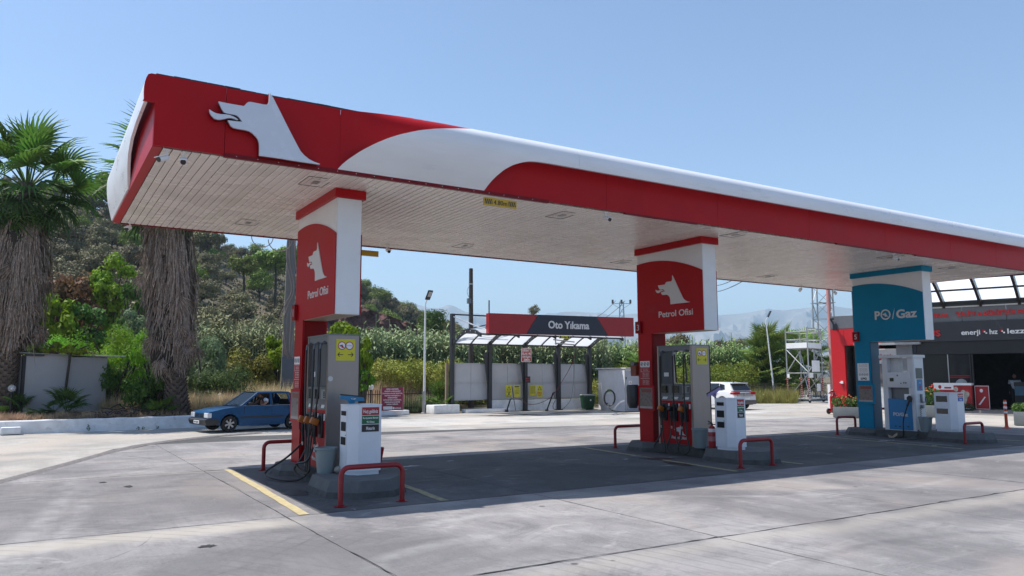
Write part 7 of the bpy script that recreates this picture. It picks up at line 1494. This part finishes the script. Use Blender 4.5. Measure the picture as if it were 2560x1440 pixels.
# dry grass
def grass(name, u0, u1, d0, d1, n, h, m, seed, label, zb=0., zf=None):
    g2 = np.random.default_rng(seed); u = g2.uniform(u0, u1, n); d = g2.uniform(d0, d1, n)+(np.clip(u, 0, 480)/480*3.1 if zf == 1 else (np.clip(u-886, 0, 260)/242*5 if zf == 2 else 0)); P = np.array([tuple(spot(a, b)) for a, b in zip(u, d)]); P[:, 2] = zb
    hh = h*g2.uniform(.35, 1.1, n)*(1+.35*np.sin(u*.09)*np.sin(d*3)); az_ = g2.uniform(0, 6.28, n); lean = hh*g2.uniform(.1, .7, n); w = .014*g2.uniform(.6, 1.6, n)
    T = P+np.stack([np.cos(az_)*lean, np.sin(az_)*lean, hh], 1); s = np.stack([-np.sin(az_)*w, np.cos(az_)*w, np.zeros(n)], 1)
    V = np.stack([P-s, P+s, T], 1).reshape(-1, 3); return link(name, quadmesh(name, V, 0, m, True), kind='stuff', label=label)
straw = lmat("straw", (.56, .43, .26), .35, .015, .3, 2.); strawp = lmat("straw_pink", (.50, .36, .24), .35, .015, .3, 2.)
grass("dry_grass", 760, 1140, 36.1, 44, 40000, .75, straw, 61, "dry straw coloured grass behind the railing", .0, 2); grass("dry_grass", 900, 1130, 38.5, 41.5, 16000, 1.3, strawp, 62, "taller pinkish dry grass before the scrub", 0, 2)
grass("dry_grass", 255, 700, 28.0, 32, 46000, .75, straw, 63, "dry straw grass on the verge between shed and blue car", .3); grass("dry_grass", -60, 470, 24.3, 26.0, 14000, .26, strawp, 64, "short dry grass along the top of the kerb wall", .33, 1)
grass("dry_grass", 560, 780, 31, 36, 24000, 1.15, straw, 65, "tall dry grass behind the blue car", .1); grass("dry_grass", 1780, 1990, 50, 60, 22000, .9, lmat("half_dry_grass", (.26, .25, .07), .35, .02, .3, 2.), 66, "half dry grass behind the right railing")
grass("pale_weeds", 1000, 1130, 38.4, 41, 5000, .7, greyg, 67, "pale green weeds along the foot of the railing")
# branch pile on the verge
b_ = MB(); g = random.Random(5); c = spot(330, 26.9)
for i in range(170):
    a = g.uniform(0, 6.28); L_ = g.uniform(.3, .9); x, y, z = c.x+g.gauss(0, .55), c.y+g.gauss(0, .28), .36+abs(g.gauss(0, .12)); b_.tube([(x, y, z), (x+math.cos(a)*L_*.5, y+math.sin(a)*L_*.3, z+g.uniform(-.02, .14)), (x+math.cos(a)*L_, y+math.sin(a)*L_*.6, z+g.uniform(-.05, .1))], g.uniform(.008, .02), 4)
tag(b_.build("branch_pile", mat("dead_branch", (.07, .05, .045), .9, var=.4)), "pile of dark dead palm branches on the verge beside the shed", "branch pile")
tag(part("grey_ball", None, mat("ball_grey", (.13, .15, .18), .5), lambda b: b.ball(tuple(atd(267, 1036, 26.5)), .13, 10), True), "dark grey ball lying at the right foot of the shed", "ball")
# trees beyond the reeds
for (u, v, w, dep, m_, lb, fl) in ((1640, 848, 120, 85, olive, "grey green tree right behind the column marked 3", .45), (1690, 838, 90, 88, olive, "tallest feathery tree above the middle steel pump", .6), (1820, 852, 110, 92, brn, "brownish tree crown above the white hatchback", .42), (1850, 846, 50, 93, olive, "small olive tree top right of the brownish crown", .7), (1395, 850, 110, 80, brn, "brown green tree behind the car wash, middle", .5), (1450, 855, 90, 82, grn, "dark green tree behind the car wash, right", .6),
    (1340, 858, 90, 80, grn, "dark green tree left of the warning sign beyond the reeds", .6), (1590, 862, 60, 80, olive, "round tree left of the column marked 3", .6), (1775, 905, 70, 62, brn, "rust brown shrub in the reeds behind the hatchback", .9), (1930, 868, 80, 80, olive, "hazy tree right of the leaning street lamp", .5), (1990, 880, 120, 75, grn, "dark tree mass behind the scaffold tower", .6), (2100, 890, 120, 70, olive, "tree behind the lattice mast", .7),
    (1245, 865, 70, 78, olive, "olive tree behind the second car wash post", .6), (1160, 885, 60, 75, olive, "low olive tree left of the wooden pole", .6)):
    wm = w/F_PX*dep; p = atd(u, v, dep); h = wm*fl; g2 = np.random.default_rng(int(u)+7); V = crown_pts(g2, 3400, (wm/2, wm/2, h*.6), 22, wm*.024); V[:, 2] += p.z-h*.42
    r = thing("tree", lb, "tree", (p.x, p.y, 0)); link("crown", quadmesh("crown", V, 0, m_), r); part("trunk", r, bark, lambda b: b.tube([(0, 0, -.1), (.1, .05, p.z*.5), (0, 0, p.z-.3)], [.2, .16, .08], 7))
# far house
p = atd(1283, 858, 110); hs = thing("far_house", "small white house far behind the reeds, seen through the car wash frame", "house", (p.x, p.y, 0), R(-30)); bx("wall", hs, (-4.8, 0, 0), (4.8, 6, 6.9), mat("house_white", (.5, .5, .5), .7)); bx("balcony", hs, (-3.4, -.9, 4.0), (4.9, -.02, 4.15), mat("house_white", (0, 0, 0))); part("roof", hs, mat("roof_tile", (.32, .12, .07), .8), lambda b: b.add([(-5.2, -.4, 6.92), (5.2, -.4, 6.92), (5.2, 6.4, 6.92), (-5.2, 6.4, 6.92), (-3, 3, 8.3), (3, 3, 8.3)], [(0, 1, 5, 4), (1, 2, 5), (2, 3, 4, 5), (3, 0, 4)]))
for x_ in (-3.9, -1.6, .8, 3.2):
    for z_ in (1.4, 4.6): bx("window", hs, (x_-.55, -.03, z_), (x_+.55, -.001, z_+1.4), mat("house_window", (.05, .055, .06), .3))
for x_ in (-3.3, .6, 4.8): bx("balcony_post", hs, (x_-.08, -.88, 0), (x_+.08, -.72, 6.9), mat("house_white", (0, 0, 0)))

# ================================================================ palms
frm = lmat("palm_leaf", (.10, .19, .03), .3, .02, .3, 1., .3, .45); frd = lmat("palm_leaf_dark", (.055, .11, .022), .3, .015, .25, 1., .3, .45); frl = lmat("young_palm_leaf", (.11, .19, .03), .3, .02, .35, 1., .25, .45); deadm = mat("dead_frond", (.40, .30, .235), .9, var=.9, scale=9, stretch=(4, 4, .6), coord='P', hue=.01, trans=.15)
def frond_mesh(seed, m, pet=.9, R_=1.0, n=30, droop=.35, span=150, pw=.02):
    """a fan leaf growing along +x, petiole from the origin"""
    g2 = random.Random(seed); b = MB(); b.tube([(0, 0, 0), (pet*.5, 0, .05), (pet, 0, 0)], [pw*1.3, pw, pw*.7], 5, caps=False)
    for i in range(n):
        a = R(-span+2*span*i/(n-1)); L_ = R_*(1-.25*(abs(a)/R(span))**2)*g2.uniform(.88, 1.06); w = R(span)*2/n*.55
        segs = []; side = Vector((-math.sin(a), math.cos(a), 0)); fold = (.05 if i % 2 else -.05)
        for k, (t, ww) in enumerate(((.03, .6), (.45, 1.0), (.75, .55), (1.0, .06))):
            z = .10*math.sin(t*2.2)-droop*L_*max(0, t-.35)**1.7*g2.uniform(.8, 1.3)+abs(math.sin(a))*.16*t; c = Vector((pet+math.cos(a)*L_*t, math.sin(a)*L_*t, z)); hw = w*L_*.45*ww*min(1, t*2+.15)
            segs += [c-side*hw, c+Vector((0, 0, fold*ww*.6)), c+side*hw]
        fs = []
        for k in range(3): o_ = k*3; fs += [(o_, o_+3, o_+4, o_+1), (o_+1, o_+4, o_+5, o_+2)]
        b.add(segs, fs)
    return b.mesh("frond", m)
FM = [frond_mesh(i, frm, 1.05, .98, 24, .55, 118) for i in range(3)]; FD = [frond_mesh(10+i, frd, 1.0, .95, 26, .8, 125) for i in range(3)]; FY = [frond_mesh(20+i, frl, .75, .7, 22, .2, 130) for i in range(2)]
DEADF = [frond_mesh(50+i, deadm, .45, .85, 16, .5, 55) for i in range(3)]
def put_frond(r, me, base, azm, pitch, roll, s, name="frond"):
    o = link(name, me, r); o.matrix_local = Matrix.Translation(base) @ Matrix.Rotation(azm, 4, 'Z') @ Matrix.Rotation(-pitch, 4, 'Y') @ Matrix.Rotation(roll, 4, 'X') @ Matrix.Scale(s, 4)
def big_palm(x, y, zc, label, seed, skirt_top, skirt_bot, skirt_r, lean=(0, 0), crown=1.0):
    g2 = random.Random(seed); r = thing("fan_palm", label, "palm tree", (x, y, .25))
    zc -= .25; skirt_top -= .25; skirt_bot -= .25
    def cx(z): return (lean[0]*z/zc, lean[1]*z/zc)
    part("trunk", r, mat("palm_trunk", (.10, .078, .062), .95, var=.4, scale=7, bump=.8), lambda b: b.tube([(*cx(z), z) for z in (-.3, 0, .25, 1, zc*.5, zc)], [.5, .44, .36, .31, .26, .24], 14), True)
    b = MB()
    for k in range(26):                                  # criss-cross leaf boots
        z = .15+k*.105
        for j in range(10):
            a = 6.283*(j+.5*(k % 2))/10; rr_ = .30+.09*max(0, 1-z); c, s_ = math.cos(a), math.sin(a); ox, oy = cx(z)
            w = .055; b.add([(ox+rr_*c-s_*w, oy+rr_*s_+c*w, z), (ox+rr_*c+s_*w, oy+rr_*s_-c*w, z), (ox+(rr_+.10)*c+s_*w*1.3, oy+(rr_+.10)*s_-c*w*1.3, z+.19), (ox+(rr_+.10)*c-s_*w*1.3, oy+(rr_+.10)*s_+c*w*1.3, z+.19), (ox+(rr_-.02)*c, oy+(rr_-.02)*s_, z+.2)], [(0, 1, 2, 3), (3, 2, 4), (0, 3, 4), (1, 4, 2)])
    b.build("leaf_boots", mat("palm_boot", (.17, .13, .105), .9, var=.4, scale=9), r)
    # skirt of dead leaves: long hanging blades
    gN = np.random.default_rng(seed); n = 7000; a = gN.uniform(0, 6.283, n); z = gN.uniform(skirt_bot+.25, skirt_top, n); t = (z-skirt_bot)/(skirt_top-skirt_bot)
    prof_r = np.interp(t, [0, .12, .35, .7, 1], [.36, .60, .88, 1., .72])*skirt_r*(1+.10*np.sin(a*5+seed)+.07*np.sin(a*11))
    rad = prof_r*gN.uniform(.72, 1.04, n); ln = gN.uniform(.35, 1.0, n); w = gN.uniform(.008, .028, n); fx = gN.normal(size=n)*.07; 
    X = np.cos(a)*rad+lean[0]*z/zc; Y = np.sin(a)*rad+lean[1]*z/zc; sx, sy = -np.sin(a+fx*4)*w, np.cos(a+fx*4)*w; out = gN.uniform(-.14, .10, n)
    T0 = np.stack([X-np.cos(a)*.12-sx, Y-np.sin(a)*.12-sy, z], 1); T1 = np.stack([X-np.cos(a)*.12+sx, Y-np.sin(a)*.12+sy, z], 1); bz = np.maximum(z-ln, skirt_bot+.45*np.abs(np.sin(a*2.5+seed))+gN.uniform(-.35, .35, n))
    X2 = X+np.cos(a)*out+fx*ln; Y2 = Y+np.sin(a)*out+fx*ln; B1_ = np.stack([X2+sx*.6, Y2+sy*.6, bz], 1); B0 = np.stack([X2-sx*.6, Y2-sy*.6, bz], 1)
    link("dead_leaf_skirt", quadmesh("dead_leaf_skirt", np.stack([T0, T1, B1_, B0], 1).reshape(-1, 3), 0, deadm), r, kind='stuff')
    part("skirt_core", r, mat("skirt_core", (.05, .037, .028), 1.), lambda b: b.lathe([(.2, skirt_bot+.2), (skirt_r*.55, skirt_bot+.35), (skirt_r*.72, skirt_bot+(skirt_top-skirt_bot)*.35), (skirt_r*.66, skirt_top-.5), (.2, skirt_top)], 14, mx=Matrix.Translation((lean[0]*.6, lean[1]*.6, 0))))
    b = MB()                                             # bare pale petioles sticking out of the skirt
    for k in range(60):
        a_ = g2.uniform(0, 6.28); z_ = g2.uniform(skirt_bot+.5, skirt_top); L_ = g2.uniform(.6, 1.3); r_ = skirt_r*.6; c, s_ = math.cos(a_), math.sin(a_); ox, oy = cx(z_)
        b.tube([(ox+r_*c, oy+r_*s_, z_), (ox+(r_+.35)*c, oy+(r_+.35)*s_, z_-L_*.35), (ox+(r_+.38)*c+g2.uniform(-.1, .1), oy+(r_+.38)*s_, z_-L_)], [.018, .014, .008], 4)
    for k_ in range(34):                                 # whole dead fans folded down over the skirt
        a_ = g2.uniform(0, 6.283); z_ = g2.uniform(skirt_bot+1.1, skirt_top+.2); rr_ = skirt_r*float(np.interp((z_-skirt_bot)/(skirt_top-skirt_bot), [0, .3, .7, 1], [.5, .75, .8, .5])); ox, oy = cx(z_)
        put_frond(r, DEADF[k_ % 3], (ox+rr_*math.cos(a_)*.75, oy+rr_*math.sin(a_)*.75, z_), a_, R(g2.uniform(-84, -66)), R(g2.uniform(-50, 50)), g2.uniform(.75, 1.1), "dead_frond")
    b.build("dead_petioles", mat("pale_petiole", (.30, .25, .20), .8, var=.2), r, kind='stuff')
    # living crown
    k = 0
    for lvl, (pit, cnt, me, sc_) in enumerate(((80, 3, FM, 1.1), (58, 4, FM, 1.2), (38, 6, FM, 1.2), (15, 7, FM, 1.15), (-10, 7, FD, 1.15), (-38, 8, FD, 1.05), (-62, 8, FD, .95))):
        for j in range(cnt):
            a_ = 6.283*(j+.37*lvl)/cnt+g2.uniform(-.2, .2); put_frond(r, me[k % 3], (lean[0]+.1*math.cos(a_), lean[1]+.1*math.sin(a_), zc+.02+.05*lvl*-1), a_, R(pit+g2.uniform(-9, 9)), R(g2.uniform(-35, 35)), sc_*crown*g2.uniform(.85, 1.12)); k += 1
    return r
pL = spot(8, 26.2); big_palm(pL.x, pL.y, 8.6, "big fan palm at the left edge with grey brown dead leaf skirt", 1, 7.2, 2.6, 1.02, (.3, .15), 1.12)
pR = spot(448, 27.7); big_palm(pR.x, pR.y, 8.9, "big fan palm right of the shed, crown hidden behind the canopy corner", 2, 8.2, 1.75, .92, (-.75, .1), 1.15)
def small_palm(u, dep, zb, n, s, label, seed, me, spread=1., h=.25, name="small_palm", group=None):
    g2 = random.Random(seed); p = spot(u, dep); r = thing(name, label, "palm", (p.x, p.y, zb)); part("stem", r, bark, lambda b: b.cyl((0, 0, -.1), (0, 0, h), .07, .05, n=8))
    for k in range(n): a_ = 6.283*k/n*1.618*2+g2.uniform(-.3, .3); put_frond(r, g2.choice(me), (0, 0, h*g2.uniform(.6, 1)), a_, R(g2.uniform(8, 78)*spread), R(g2.uniform(-30, 30)), s*g2.uniform(.75, 1.15))
    return r
small_palm(172, 26.2, .32, 9, .5, "small dark fan palm growing against the shed wall", 1, FD, 1.1, .3); small_palm(140, 26.0, .32, 5, .32, "tiny fan palm left of the small one at the shed wall", 11, FD, .8)
small_palm(405, 27.1, .32, 11, .5, "small bright fan palm on the kerb wall below the right palm", 2, FY, .7, .2); small_palm(52, 26.0, .32, 6, .45, "small fan palm behind the globe lamp at the left", 3, FD, .8); small_palm(105, 25.7, .32, 5, .35, "flat withered fan palm at the foot of the shed", 4, FD, .25)
small_palm(1100, 38.2, .1, 14, .85, "bright green young palm behind the railing left of the car wash", 5, FY, 1.1, .3); small_palm(1108, 37.6, .1, 7, .5, "small pale palm at the foot of the railing by the car wash", 6, FY, .7)
p = spot(1925, 56.5); r = thing("palm_clump", "large bushy fan palm clump behind the leaning street lamp and scaffold", "palm", (p.x, p.y, 0)); g2 = random.Random(9)
FB = [frond_mesh(30+i, lmat("clump_leaf", (.16, .23, .05), .3, .02, .3, 1., .3, .45), .8, .95, 24, .3, 140) for i in range(3)]
for k in range(84):
    a_ = g2.uniform(0, 6.283); z = g2.uniform(.4, 4.3); put_frond(r, FB[k % 3], (g2.gauss(0, .45), g2.gauss(0, .45), z), a_, R(g2.uniform(-15, 35)+z*9), R(g2.uniform(-35, 35)), g2.uniform(1.0, 1.35))
p = spot(2015, 58.5); r = thing("palm_clump", "second fan palm clump behind the scaffold tower", "palm", (p.x, p.y, 0))
for k in range(50):
    a_ = g2.uniform(0, 6.283); z = g2.uniform(.4, 4.4); put_frond(r, FB[k % 3], (g2.gauss(0, .6), g2.gauss(0, .5), z), a_, R(g2.uniform(-15, 35)+z*9), R(g2.uniform(-35, 35)), g2.uniform(1.0, 1.35))
for (u, s_) in ((1895, .4), (1952, .5)): p = spot(u, 53.5); link("weed_tuft", quadmesh("weed_tuft", leaves((p.x, p.y, .35), (.5, .5, .4), 500, .06, int(u)), 0, khaki), cat="bush", label="small weedy tuft at the foot of the leaning lamp" if u > 1900 else "weedy tuft beside the white kerb block at the right")
p = spot(1592, 38.5, 1.9); r = thing("potted_palm", "single bright palm frond showing left of the column marked 3", "palm", (p.x+.4, p.y, 0)); part("stem", r, bark, lambda b: b.cyl((0, 0, 0), (0, 0, 2.0), .08, n=8))
for k, (a_, pt_) in enumerate(((R(200), 20), (R(150), 12), (R(100), 40), (R(20), 30), (R(300), 25))): put_frond(r, FY[k % 2], (0, 0, 2.2), a_, R(pt_), 0, .9)
# plants poking out of the kerb wall
for u, v in ((220, 1062), (345, 1066), (358, 1062), (393, 1070)):
    p = at(u, {220: 1079, 345: 1075, 358: 1074, 393: 1072}[u]); o = link("wall_weed", quadmesh("wall_weed", leaves((p.x, p.y, .12), (.05, .04, .12), 40, .03, u), 0, mat("dark_bush", (0, 0, 0))), cat="weed", label={220: "small weed growing out of the white kerb wall, leftmost", 345: "tiny weed at the foot of the kerb wall under the right palm", 358: "weed sprouting from the kerb wall right of the tiny one", 393: "weed at the kerb wall beneath the small bright palm"}[u])
    if u != 220: o.scale = (1, 1, .5)

# ================================================================ haze
b_ = MB(); b_.box((-6200, -6200, -8.), (6200, 6200, 535)); hz = b_.build("haze", None, kind='stuff'); hm = bpy.data.materials.new("haze"); hm.use_nodes = True; t = hm.node_tree
t.nodes.remove(t.nodes["Principled BSDF"]); pv = N(t, "ShaderNodeVolumePrincipled"); pv.inputs["Color"].default_value = (.62, .83, 1, 1); pv.inputs["Density"].default_value = 2.5e-4; pv.inputs["Anisotropy"].default_value = .1
t.links.new(pv.outputs[0], t.nodes["Material Output"].inputs["Volume"]); hz.data.materials.append(hm)
